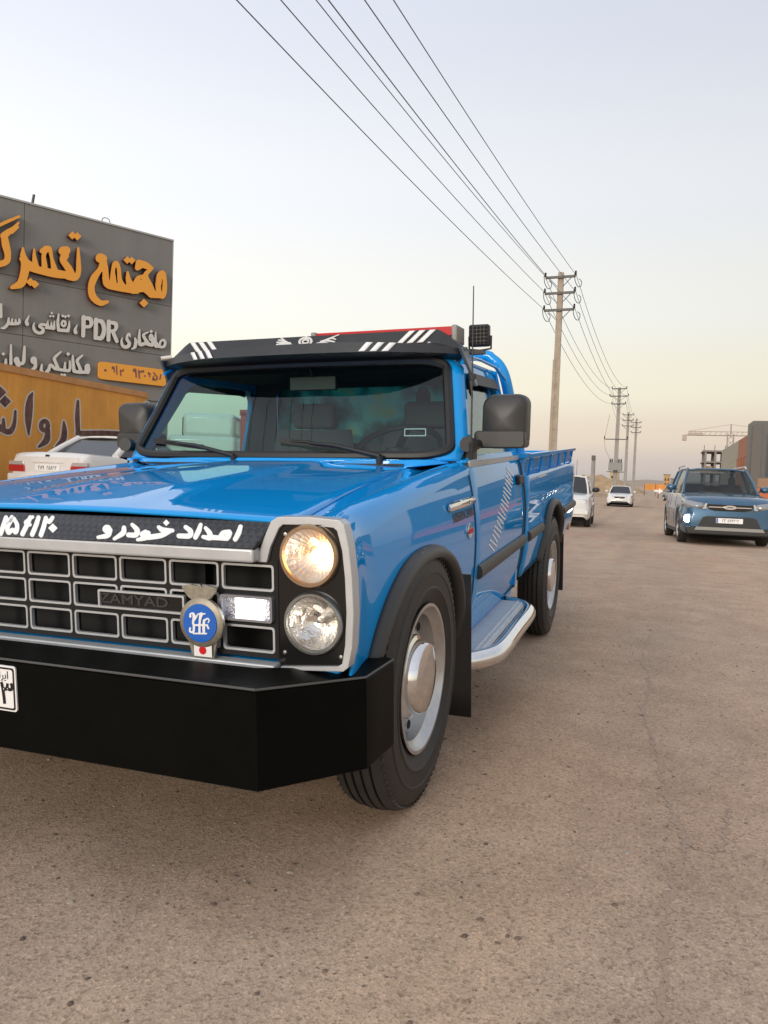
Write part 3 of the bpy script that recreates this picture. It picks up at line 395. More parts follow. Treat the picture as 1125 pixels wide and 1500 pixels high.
SIGN_SMALL=[[[[3.9564,5.151],[3.9707,5.1629],[3.9813,5.1636],[3.9927,5.1567],[3.9957,5.1472],[4.0065,4.9605],[4.0201,4.8335],[4.0325,4.7627],[4.0432,4.759],[4.1276,4.7925],[4.1478,4.8123],[4.0957,4.8844],[4.0648,4.9394],[4.0551,4.9678],[4.0579,5.0079],[4.069,5.0305],[4.0913,5.0528],[4.1319,5.0777],[4.2484,5.1304],[4.2699,5.1298],[4.2768,5.111],[4.2704,5.1],[4.1561,5.0228],[4.1425,5.0108],[4.1383,5.0002],[4.1923,4.9285],[4.292,4.8232],[4.3098,4.7966],[4.353,4.7971],[4.3622,4.8033],[4.3613,4.8433],[4.3083,4.8617],[4.2796,4.9115],[4.2705,4.9701],[4.2858,5.0224],[4.304,5.0511],[4.3251,5.0696],[4.3465,5.0781],[4.3749,5.0759],[4.3918,5.0684],[4.4098,5.0511],[4.4306,5.0141],[4.4467,4.9604],[4.4575,4.9639],[4.483,5.1526],[4.4963,5.166],[4.5072,5.1667],[4.5174,5.1579],[4.5195,5.1381],[4.5371,4.9091],[4.5423,4.8595],[4.5474,4.8523],[4.5581,4.8616],[4.5741,4.854],[4.5925,4.795],[4.6031,4.8088],[4.6317,4.8926],[4.6767,4.9486],[4.731,4.9842],[4.753,4.9897],[4.7865,4.9862],[4.8158,4.9702],[4.8425,4.9436],[4.8594,4.9155],[4.8677,4.8862],[4.8693,4.8559],[4.8614,4.8039],[4.8446,4.7608],[4.8257,4.7347],[4.7821,4.7017],[4.7163,4.6785],[4.6832,4.6764],[4.6281,4.6832],[4.497,4.6715],[4.4686,4.6878],[4.4517,4.7462],[4.4467,4.7249],[4.431,4.7028],[4.3989,4.6851],[4.2692,4.6884],[4.1829,4.7092],[4.0562,4.6521],[4.0139,4.6442],[3.9797,4.649],[3.9462,4.6741],[3.92,4.7496],[3.9264,4.9386],[3.9535,5.1407]],[[4.3349,5.1899],[4.3437,5.1996],[4.3546,5.198],[4.4041,5.1606],[4.4043,5.1506],[4.3621,5.104],[4.3462,5.0932],[4.2931,5.1335],[4.2929,5.1434],[4.3332,5.188]],[[3.6134,4.9898],[3.6292,4.9954],[3.6603,4.9932],[3.6815,4.9753],[3.6907,4.9525],[3.7004,4.8949],[3.6939,4.8781],[3.6723,4.8711],[3.6309,4.9127],[3.6181,4.9023],[3.6159,4.8725],[3.6211,4.8046],[3.6851,4.7452],[3.7051,4.6989],[3.7065,4.6499],[3.6895,4.5976],[3.6644,4.5652],[3.6285,4.5375],[3.5773,4.5134],[3.5259,4.5039],[3.4743,4.5129],[3.4328,4.5345],[3.4011,4.5674],[3.3829,4.6136],[3.3763,4.6712],[3.3816,4.7402],[3.3968,4.7814],[3.4266,4.8352],[3.4368,4.8367],[3.4454,4.8276],[3.4374,4.7581],[3.439,4.729],[3.4544,4.6629],[3.4725,4.6264],[3.5032,4.6071],[3.5341,4.603],[3.5648,4.6175],[3.5952,4.6444],[3.6045,4.6648],[3.6054,4.6846],[3.5413,4.7525],[3.5341,4.7722],[3.5459,4.8817],[3.5552,4.9222],[3.5782,4.9619],[3.6086,4.9877]],[[4.338,4.9783],[4.3277,4.9686],[4.3273,4.9585],[4.3441,4.921],[4.3503,4.9134],[4.3559,4.9227],[4.342,4.9708]],[[3.8076,4.8814],[3.8189,4.8899],[3.8398,4.8916],[3.8935,4.8374],[3.9087,4.8073],[3.9149,4.7488],[3.9009,4.6478],[3.8755,4.5849],[3.8472,4.5525],[3.7954,4.5249],[3.7331,4.5054],[3.721,4.514],[3.7189,4.5236],[3.7226,4.534],[3.7818,4.6014],[3.7993,4.6532],[3.8166,4.7742],[3.8016,4.8706]],[[4.733,4.9014],[4.7096,4.8837],[4.6924,4.8609],[4.6728,4.767],[4.7033,4.7589],[4.7253,4.7637],[4.7579,4.7892],[4.7754,4.8222],[4.7849,4.854],[4.7806,4.8838],[4.7622,4.9014],[4.7439,4.9066]]],[[[2.228,5.2797],[2.2457,5.2901],[2.2732,5.2947],[2.2916,5.2901],[2.3196,5.2669],[2.4117,5.2818],[2.4476,5.2802],[2.4768,5.2711],[2.5051,5.2499],[2.5242,5.2238],[2.5465,5.1598],[2.5495,5.1055],[2.5448,5.0773],[2.5354,5.0484],[2.507,4.9983],[2.476,4.966],[2.4363,4.9429],[2.3994,4.9336],[2.3164,4.9251],[2.3139,4.877],[2.3109,4.7041],[2.3024,4.6774],[2.2785,4.6539],[2.2478,4.6455],[2.2201,4.6545],[2.2032,4.6789],[2.2012,5.23],[2.2099,5.2586],[2.2276,5.2794]],[[2.5892,5.2672],[2.6074,5.2778],[2.6354,5.2824],[2.6543,5.2778],[2.6829,5.2582],[2.7772,5.2618],[2.8153,5.2536],[2.8634,5.2234],[2.8928,5.1799],[2.9106,5.1359],[2.929,5.0557],[2.9344,5.001],[2.932,4.9174],[2.9132,4.8221],[2.8974,4.7735],[2.8796,4.7339],[2.8545,4.6948],[2.8077,4.6554],[2.7605,4.64],[2.6567,4.6412],[2.6099,4.6315],[2.5818,4.644],[2.5704,4.6606],[2.5669,4.6784],[2.5619,5.2171],[2.5707,5.2459],[2.5888,5.267]],[[2.9728,5.2753],[2.996,5.2877],[3.0151,5.2908],[3.0441,5.2835],[3.0638,5.2624],[3.17,5.2702],[3.2089,5.2673],[3.2481,5.2523],[3.2721,5.2311],[3.2875,5.2056],[3.2986,5.1513],[3.2941,5.1039],[3.2858,5.0746],[3.2489,5.0034],[3.2005,4.9493],[3.3139,4.714],[3.3172,4.6864],[3.3088,4.665],[3.2896,4.6459],[3.2702,4.6377],[3.2507,4.6366],[3.2201,4.6536],[3.1908,4.7121],[3.0931,4.9143],[3.0802,4.9173],[3.0667,4.9103],[3.0651,4.6963],[3.0603,4.677],[3.0373,4.6487],[3.0182,4.6392],[2.9991,4.6364],[2.9701,4.6456],[2.9523,4.6706],[2.9447,5.2245],[2.9538,5.2537],[2.9676,5.2709]],[[2.3214,5.1631],[2.3167,5.0226],[2.324,5.0181],[2.3978,5.0231],[2.4162,5.0287],[2.4253,5.0394],[2.4362,5.069],[2.4376,5.0965],[2.4289,5.1315],[2.4153,5.1566],[2.3952,5.166],[2.3306,5.1647]],[[2.6849,5.1482],[2.6804,4.7503],[2.7464,4.7602],[2.7672,4.7895],[2.7889,4.8402],[2.8086,4.9169],[2.8104,4.9725],[2.804,5.0175],[2.7857,5.0791],[2.7609,5.1258],[2.7417,5.1393],[2.6944,5.1478]],[[3.0754,5.1628],[3.0684,5.1519],[3.0674,5.0125],[3.0977,5.0119],[3.1265,5.0217],[3.1458,5.0213],[3.1602,5.0363],[3.1776,5.0669],[3.1872,5.0964],[3.1811,5.1327],[3.1725,5.1435],[3.1529,5.1527],[3.0774,5.1626]]],[[[2.0627,4.9837],[2.0759,4.9957],[2.0889,4.9879],[2.0618,4.8454],[2.0651,4.8262],[2.0903,4.7807],[2.0906,4.7609],[2.0739,4.7288],[2.041,4.7106],[2.0112,4.7142],[1.9955,4.7267],[1.9792,4.7735],[1.9754,4.8123],[1.9912,4.864],[2.0564,4.9733]]],[[[0.7435,5.0333],[0.7498,5.0418],[0.7589,5.0449],[0.7678,5.0373],[0.7278,4.8699],[0.7297,4.8513],[0.7529,4.8078],[0.7544,4.789],[0.7484,4.7692],[0.7354,4.7518],[0.7173,4.7402],[0.6991,4.7367],[0.6809,4.7409],[0.6624,4.7598],[0.6471,4.819],[0.648,4.8475],[0.6652,4.8975],[0.7409,5.0286]]],[[[1.5326,5.2078],[1.5474,5.2198],[1.557,5.2207],[1.569,5.214],[1.573,5.205],[1.5705,4.9618],[1.5961,4.8103],[1.602,4.8062],[1.7765,4.8246],[1.786,4.8303],[1.8134,4.9129],[1.8384,5.054],[1.8509,5.0688],[1.8607,5.0693],[1.8703,5.0592],[1.8825,4.9373],[1.881,4.8844],[1.865,4.8034],[1.8641,4.7738],[1.8547,4.7527],[1.8367,4.7361],[1.8172,4.729],[1.5553,4.7085],[1.5263,4.7177],[1.5139,4.7392],[1.4969,4.8724],[1.4941,4.9495],[1.5017,5.0282],[1.5287,5.1975]],[[1.6601,5.21],[1.673,5.2121],[1.7124,5.1798],[1.7411,5.209],[1.7806,5.1775],[1.7804,5.1912],[1.8187,5.2367],[1.8284,5.2416],[1.8715,5.2064],[1.8684,5.1961],[1.8395,5.1619],[1.8299,5.1506],[1.8201,5.1522],[1.7904,5.1766],[1.7426,5.1149],[1.6934,5.1506],[1.6744,5.128],[1.6647,5.1231],[1.6255,5.1555],[1.6222,5.1647],[1.6538,5.2024]],[[1.6664,5.0552],[1.6948,5.0664],[1.7337,5.061],[1.7606,5.0414],[1.7766,5.0049],[1.7833,4.9668],[1.7713,4.916],[1.7514,4.8835],[1.7178,4.8587],[1.6885,4.8517],[1.6495,4.8632],[1.6283,4.8835],[1.6129,4.92],[1.6101,4.9585],[1.6198,4.999],[1.6384,5.0312],[1.6658,5.0549]],[[1.6862,4.9942],[1.6754,4.969],[1.6767,4.94],[1.6874,4.9213],[1.6971,4.9175],[1.7067,4.9244],[1.7171,4.966],[1.7089,4.9939],[1.6958,5.0013]]],[[[1.3497,5.2267],[1.3639,5.2339],[1.3976,5.2059],[1.3727,5.1727],[1.3649,5.1634],[1.3555,5.1618],[1.3218,5.193],[1.3451,5.221]],[[1.3179,5.1346],[1.3273,5.1426],[1.3638,5.1134],[1.3601,5.1031],[1.3315,5.0694],[1.3284,5.0657],[1.3189,5.0705],[1.2933,5.092],[1.29,5.101],[1.3179,5.1346]],[[1.3953,5.1476],[1.4031,5.157],[1.4402,5.1261],[1.4371,5.116],[1.409,5.0823],[1.4043,5.0767],[1.3706,5.1049],[1.3673,5.1139],[1.3938,5.1457]],[[1.2503,4.9694],[1.2636,4.971],[1.2707,4.9631],[1.294,4.8309],[1.3009,4.8236],[1.3131,4.8239],[1.3197,4.8362],[1.3467,4.9466],[1.3586,4.9565],[1.3737,4.951],[1.3891,4.8276],[1.4272,4.9886],[1.4364,4.9998],[1.4533,4.999],[1.4583,4.984],[1.4634,4.888],[1.4612,4.8199],[1.4699,4.8019],[1.4694,4.7824],[1.4569,4.7601],[1.4096,4.7329],[1.3905,4.7331],[1.3713,4.741],[1.2199,4.7293],[1.1923,4.7391],[1.1817,4.7567],[1.1834,4.7857],[1.196,4.8069],[1.1156,4.7988],[1.0783,4.7889],[1.1402,4.7693],[1.1602,4.7533],[1.17,4.7356],[1.1778,4.708],[1.1791,4.6794],[1.1745,4.6499],[1.1622,4.6192],[1.147,4.5977],[1.1281,4.5816],[1.1002,4.566],[1.0537,4.5514],[0.9978,4.5479],[0.9326,4.5683],[0.8916,4.5969],[0.8622,4.64],[0.8535,4.6671],[0.8464,4.723],[0.8516,4.7904],[0.8859,4.8624],[0.9007,4.87],[0.9082,4.8565],[0.901,4.7792],[0.9145,4.7243],[0.931,4.6862],[0.9592,4.656],[0.9966,4.6354],[1.0246,4.632],[1.0524,4.6404],[1.0767,4.654],[1.0864,4.6651],[1.0916,4.6946],[1.0869,4.7035],[1.0271,4.7324],[1.0101,4.7488],[1.0024,4.7858],[1.0158,4.8261],[1.04,4.8546],[1.0864,4.8759],[1.2271,4.8852],[1.2448,4.965]]],[[[0.0148,5.2278],[0.0276,5.2365],[0.0435,5.2366],[0.0577,5.2186],[0.0698,4.8751],[0.0638,4.856],[0.0449,4.8372],[0.0243,4.8321],[0.0083,4.8376],[-0.0005,4.8465],[-0.0061,4.8624],[0.0055,5.2009],[0.0118,5.2241]],[[0.2107,4.8816],[0.2317,4.8915],[0.2515,4.8799],[0.259,4.7622],[0.2656,4.7595],[0.2736,4.767],[0.2958,4.8617],[0.3047,4.8747],[0.3208,4.8807],[0.3381,4.8687],[0.3407,4.7839],[0.3464,4.7789],[0.3707,4.784],[0.3752,4.7895],[0.3861,4.8568],[0.4022,4.8729],[0.4159,4.873],[0.4256,4.866],[0.4374,4.8082],[0.4439,4.8017],[0.4684,4.8111],[0.4734,4.8226],[0.4746,4.8912],[0.4917,4.909],[0.5081,4.9083],[0.5174,4.8982],[0.5368,4.8414],[0.5419,4.8165],[0.5391,4.7904],[0.5164,4.7524],[0.4857,4.7318],[0.4124,4.7078],[0.2746,4.6816],[0.2584,4.6848],[0.2421,4.6977],[0.2026,4.6303],[0.1471,4.5697],[0.1232,4.555],[0.0993,4.5481],[0.0355,4.55],[0.0253,4.5641],[0.0283,4.5815],[0.0375,4.5913],[0.0826,4.6134],[0.0998,4.6265],[0.1404,4.6753],[0.1712,4.7226],[0.188,4.7677],[0.2018,4.8631],[0.2077,4.8779]]],[[[1.6125,4.168],[1.6299,4.1775],[1.6472,4.1727],[1.6531,4.1646],[1.6534,4.1468],[1.5269,3.9995],[1.5049,3.9669],[1.4958,3.9391],[1.5053,3.9048],[1.6022,3.7033],[1.6109,3.695],[1.6641,3.692],[1.6996,3.6908],[1.7074,3.6982],[1.7312,3.8712],[1.7409,3.8845],[1.7586,3.8904],[1.7714,3.8853],[1.7795,3.8684],[1.7858,3.6988],[1.7886,3.6927],[1.7966,3.6911],[1.8422,3.6955],[1.8524,3.7158],[1.8566,3.7433],[1.8642,3.933],[1.874,3.9464],[1.8918,3.9523],[1.911,3.939],[1.9325,3.7706],[1.9328,3.7076],[1.924,3.6704],[1.9057,3.6412],[1.8882,3.6237],[1.8615,3.6097],[1.8258,3.6029],[1.6477,3.606],[1.4627,3.618],[1.4451,3.6244],[1.4211,3.6457],[1.3656,3.6927],[1.3527,3.6286],[1.3382,3.5915],[1.2816,3.511],[1.2561,3.4839],[1.2219,3.4591],[1.1962,3.4488],[1.1619,3.4486],[1.1289,3.461],[1.0927,3.49],[1.0737,3.516],[1.0603,3.5495],[1.0579,3.5843],[1.0613,3.611],[1.0925,3.7377],[1.098,3.7471],[1.1146,3.7562],[1.1313,3.7513],[1.1371,3.7432],[1.1356,3.5937],[1.1538,3.5607],[1.1734,3.5454],[1.1863,3.5422],[1.2132,3.5678],[1.2561,3.6258],[1.2655,3.6446],[1.2955,3.7454],[1.307,3.7645],[1.3295,3.7837],[1.3468,3.7898],[1.3816,3.7875],[1.4079,3.7754],[1.4874,3.7189],[1.4899,3.7252],[1.4637,3.7929],[1.4142,3.8931],[1.4095,3.9279],[1.4164,3.9642],[1.4424,4.0119],[1.4736,4.0465],[1.6123,4.1679]],[[1.833,4.1801],[1.8901,4.134],[1.8903,4.125],[1.8375,4.0642],[1.7806,4.1104],[1.7804,4.1193],[1.8255,4.1714]],[[1.955,4.1157],[1.9792,4.1176],[1.9907,4.1024],[2.0556,3.7043],[2.0678,3.6973],[2.1498,3.6948],[2.1503,3.7066],[2.1078,3.8102],[2.0572,3.9125],[2.0517,3.9479],[2.0578,3.9849],[2.0804,4.0253],[2.1341,4.078],[2.2333,4.1583],[2.2516,4.1608],[2.2609,4.1561],[2.2686,4.1393],[2.2615,4.1207],[2.1633,4.0075],[2.142,3.9685],[2.1522,3.9245],[2.2235,3.779],[2.2596,3.7016],[2.3056,3.7064],[2.3162,3.7356],[2.3157,3.8267],[2.3233,3.855],[2.3344,3.8747],[2.3576,3.9],[2.3851,3.9173],[2.4128,3.9222],[2.4409,3.9113],[2.4571,3.8899],[2.4676,3.8637],[2.4833,3.7741],[2.4786,3.7276],[2.4634,3.6709],[2.4476,3.6415],[2.4274,3.6221],[2.3904,3.6151],[2.3625,3.6233],[2.2155,3.6021],[2.1332,3.5975],[2.0058,3.6061],[1.9876,3.6116],[1.9751,3.6224],[1.9672,3.6395],[1.9365,3.8251],[1.935,3.924],[1.9412,4.0959],[1.9522,4.114]],[[1.6649,3.559],[1.7021,3.5288],[1.711,3.5298],[1.7372,3.5598],[1.7461,3.5608],[1.7926,3.5201],[1.7915,3.5097],[1.7477,3.4598],[1.7388,3.4588],[1.7027,3.4905],[1.6679,3.4507],[1.6127,3.4993],[1.6574,3.5504]]],[[[0.8617,3.9177],[0.8871,3.9278],[0.9209,3.9257],[0.9468,3.9115],[0.9654,3.8877],[0.9795,3.8372],[0.9783,3.8108],[0.9843,3.7941],[0.9879,3.6809],[0.982,3.6452],[0.971,3.6176],[0.9426,3.5778],[0.9092,3.55],[0.8076,3.4846],[0.7923,3.4806],[0.7745,3.4894],[0.7685,3.5061],[0.774,3.5241],[0.8744,3.6251],[0.891,3.6515],[0.898,3.6785],[0.9004,3.7137],[0.8647,3.7178],[0.8393,3.7318],[0.8202,3.7558],[0.8087,3.7891],[0.8069,3.8237],[0.815,3.8595],[0.829,3.8874],[0.8537,3.9124]],[[0.8884,3.8313],[0.8887,3.8109],[0.8946,3.8175],[0.8944,3.8262]]],[[[0.2774,4.1735],[0.2888,4.1816],[0.305,4.1804],[0.3158,4.1619],[0.3421,3.661],[0.336,3.6408],[0.32,3.6226],[0.3038,3.6154],[0.2795,3.6175],[0.2631,3.6317],[0.2566,3.6503],[0.2728,4.1661]],[[0.6343,4.1899],[0.6577,4.1926],[0.6671,4.1859],[0.673,4.1694],[0.6806,3.9804],[0.6792,3.8332],[0.674,3.7633],[0.6621,3.7185],[0.6395,3.6813],[0.6149,3.6602],[0.5738,3.6419],[0.5409,3.6349],[0.5295,3.5898],[0.516,3.5623],[0.4912,3.5334],[0.4602,3.5103],[0.3546,3.4547],[0.3383,3.4555],[0.3301,3.4614],[0.3234,3.4789],[0.3287,3.4967],[0.3975,3.5564],[0.4293,3.5861],[0.4472,3.6141],[0.4188,3.6363],[0.4117,3.6526],[0.4115,3.6697],[0.3842,3.6989],[0.3712,3.7332],[0.369,3.7586],[0.3725,3.7848],[0.3818,3.8117],[0.3988,3.8362],[0.4312,3.8579],[0.4558,3.8612],[0.4722,3.8571],[0.494,3.8435],[0.5062,3.8279],[0.5208,3.7696],[0.536,3.7543],[0.5443,3.7295],[0.5726,3.7364],[0.5825,3.7516],[0.6182,4.1617],[0.6237,4.1798],[0.6329,4.1891]],[[0.0973,3.9359],[0.1064,3.9383],[0.1481,3.9003],[0.1482,3.8918],[0.1087,3.8441],[0.0996,3.8416],[0.058,3.8797],[0.0579,3.8882],[0.0906,3.9277]],[[-0.0429,3.8747],[-0.0205,3.8771],[-0.0115,3.8704],[-0.0059,3.8542],[-0.0411,3.6805],[-0.0571,3.6363],[-0.074,3.6088],[-0.1121,3.5756],[-0.1514,3.563],[-0.2692,3.5652],[-0.2925,3.573],[-0.3038,3.5883],[-0.3064,3.6131],[-0.3001,3.6307],[-0.2857,3.6465],[-0.2701,3.6536],[-0.1603,3.654],[-0.1368,3.6616],[-0.123,3.6785],[-0.1099,3.7055],[-0.0572,3.8559],[-0.0442,3.8739]],[[0.1579,3.774],[0.1806,3.7764],[0.194,3.7617],[0.2054,3.6609],[0.1966,3.6087],[0.1778,3.5722],[0.1536,3.5437],[0.0639,3.4654],[0.048,3.4607],[0.032,3.4683],[0.0267,3.4773],[0.0265,3.4942],[0.1025,3.5922],[0.1229,3.625],[0.1334,3.6603],[0.1435,3.7552],[0.1565,3.7733]],[[0.4405,3.7738],[0.4407,3.7533],[0.4472,3.7601],[0.447,3.7687]]]]
PHONE=[[[3.2467,3.9671],[3.2543,3.9742],[3.2616,3.9757],[3.269,3.973],[3.2741,3.9634],[3.2869,3.7044],[3.2745,3.6959],[3.2672,3.6971],[3.2596,3.7083],[3.2448,3.9598]],[[3.1348,3.9322],[3.1528,3.9391],[3.1709,3.9366],[3.1878,3.9247],[3.1936,3.9113],[3.2095,3.7657],[3.2059,3.7583],[3.1929,3.7523],[3.1845,3.7558],[3.1808,3.7623],[3.1721,3.8455],[3.1691,3.8497],[3.1473,3.8457],[3.1327,3.8497],[3.1195,3.8602],[3.1127,3.8734],[3.1122,3.9014],[3.1184,3.9162],[3.1311,3.9298]],[[3.1461,3.9073],[3.1404,3.8978],[3.1407,3.8838],[3.1467,3.8758],[3.1541,3.8738],[3.1613,3.8776],[3.1676,3.8941],[3.1625,3.9075],[3.1533,3.911]],[[3.7981,3.9424],[3.8284,3.9531],[3.8512,3.9501],[3.8719,3.937],[3.8843,3.9098],[3.8998,3.6964],[3.8909,3.6811],[3.8737,3.6791],[3.8644,3.6924],[3.8505,3.8485],[3.8232,3.8432],[3.8004,3.8472],[3.7851,3.8564],[3.7727,3.875],[3.7706,3.9034],[3.7762,3.9185],[3.7909,3.9371]],[[3.469,3.8955],[3.4845,3.8978],[3.4912,3.8911],[3.492,3.8841],[3.4638,3.8231],[3.4492,3.8114],[3.4418,3.8096],[3.427,3.8096],[3.4046,3.8171],[3.4005,3.8095],[3.4169,3.6911],[3.4148,3.6813],[3.4076,3.6744],[3.3927,3.6757],[3.3872,3.6877],[3.3647,3.8546],[3.3683,3.8621],[3.3814,3.8682],[3.3899,3.8647],[3.4008,3.8519],[3.4338,3.8379],[3.4412,3.8397],[3.4632,3.8877]],[[2.8937,3.812],[2.9093,3.8205],[2.9237,3.8226],[2.9453,3.8176],[2.9553,3.8055],[2.9577,3.7918],[2.9536,3.7774],[2.9463,3.7679],[2.9249,3.7577],[2.9106,3.7563],[2.8961,3.7602],[2.8862,3.7694],[2.8815,3.7827],[2.8881,3.8058]],[[3.8216,3.9182],[3.8084,3.9079],[3.8048,3.8932],[3.8137,3.8799],[3.8301,3.8774],[3.841,3.8832],[3.848,3.8983],[3.8445,3.9123],[3.8291,3.9196]],[[3.9462,3.9244],[3.9582,3.9307],[3.9705,3.9273],[3.9755,3.9208],[3.9782,3.8995],[4.0054,3.8708],[4.028,3.9126],[4.0425,3.9268],[4.0502,3.9297],[4.0656,3.9256],[4.0892,3.9013],[4.0936,3.9061],[4.0971,3.9353],[4.1037,3.9438],[4.1197,3.9453],[4.1269,3.9317],[4.1251,3.8881],[4.1217,3.8661],[4.1134,3.8546],[4.0981,3.8497],[4.0871,3.8548],[4.0509,3.8947],[4.0407,3.871],[4.0289,3.8499],[4.0214,3.8434],[4.0062,3.8388],[3.9907,3.8435],[3.9852,3.8356],[4.002,3.6793],[3.9947,3.6647],[3.9871,3.661],[3.976,3.6619],[3.9663,3.6752],[3.941,3.9094],[3.9432,3.9202]],[[4.2695,3.9052],[4.2826,3.9083],[4.2905,3.9031],[4.299,3.8797],[4.3067,3.8733],[4.3595,3.8577],[4.3661,3.8512],[4.3634,3.8364],[4.3545,3.8307],[4.3136,3.8378],[4.3281,3.7887],[4.3371,3.7606],[4.3342,3.7458],[4.3254,3.7401],[4.3176,3.7399],[4.3071,3.75],[4.2757,3.8479],[4.2548,3.86],[4.2524,3.867],[4.2545,3.8745],[4.2628,3.8827],[4.263,3.8972],[4.2671,3.9034]],[[4.4306,3.9097],[4.4387,3.9171],[4.4545,3.9158],[4.5571,3.815],[4.5779,3.7881],[4.588,3.7673],[4.5893,3.7381],[4.5777,3.7109],[4.5623,3.6912],[4.5391,3.6701],[4.5079,3.6518],[4.5001,3.6503],[4.4842,3.6555],[4.4758,3.6669],[4.4676,3.6903],[4.4598,3.6879],[4.437,3.655],[4.4292,3.6518],[4.4135,3.6534],[4.4053,3.6664],[4.4084,3.6959],[4.4313,3.7932],[4.4413,3.8056],[4.4571,3.8045],[4.4623,3.7968],[4.452,3.7373],[4.4588,3.7324],[4.4744,3.7365],[4.4824,3.7322],[4.507,3.6901],[4.5302,3.7113],[4.5473,3.7407],[4.5432,3.7622],[4.5256,3.7894],[4.4365,3.8886],[4.4286,3.9022]],[[4.6793,3.8804],[4.6957,3.8823],[4.7026,3.8757],[4.7035,3.8685],[4.6713,3.7106],[4.6572,3.7044],[4.648,3.708],[4.6439,3.7149],[4.6711,3.8647],[4.6769,3.8786]],[[4.141,3.7817],[4.1612,3.7888],[4.1767,3.7858],[4.1868,3.7725],[4.1855,3.7578],[4.1803,3.75],[4.1622,3.7407],[4.1468,3.741],[4.139,3.745],[4.1311,3.7588],[4.1382,3.7791]]]
PHONE_PANEL=[[2.7387367886897076,4.035715127712958],[4.881887464641483,4.014602462719215],[4.840920170436553,3.493355960558317],[2.7243361005466546,3.5398790568348337]]
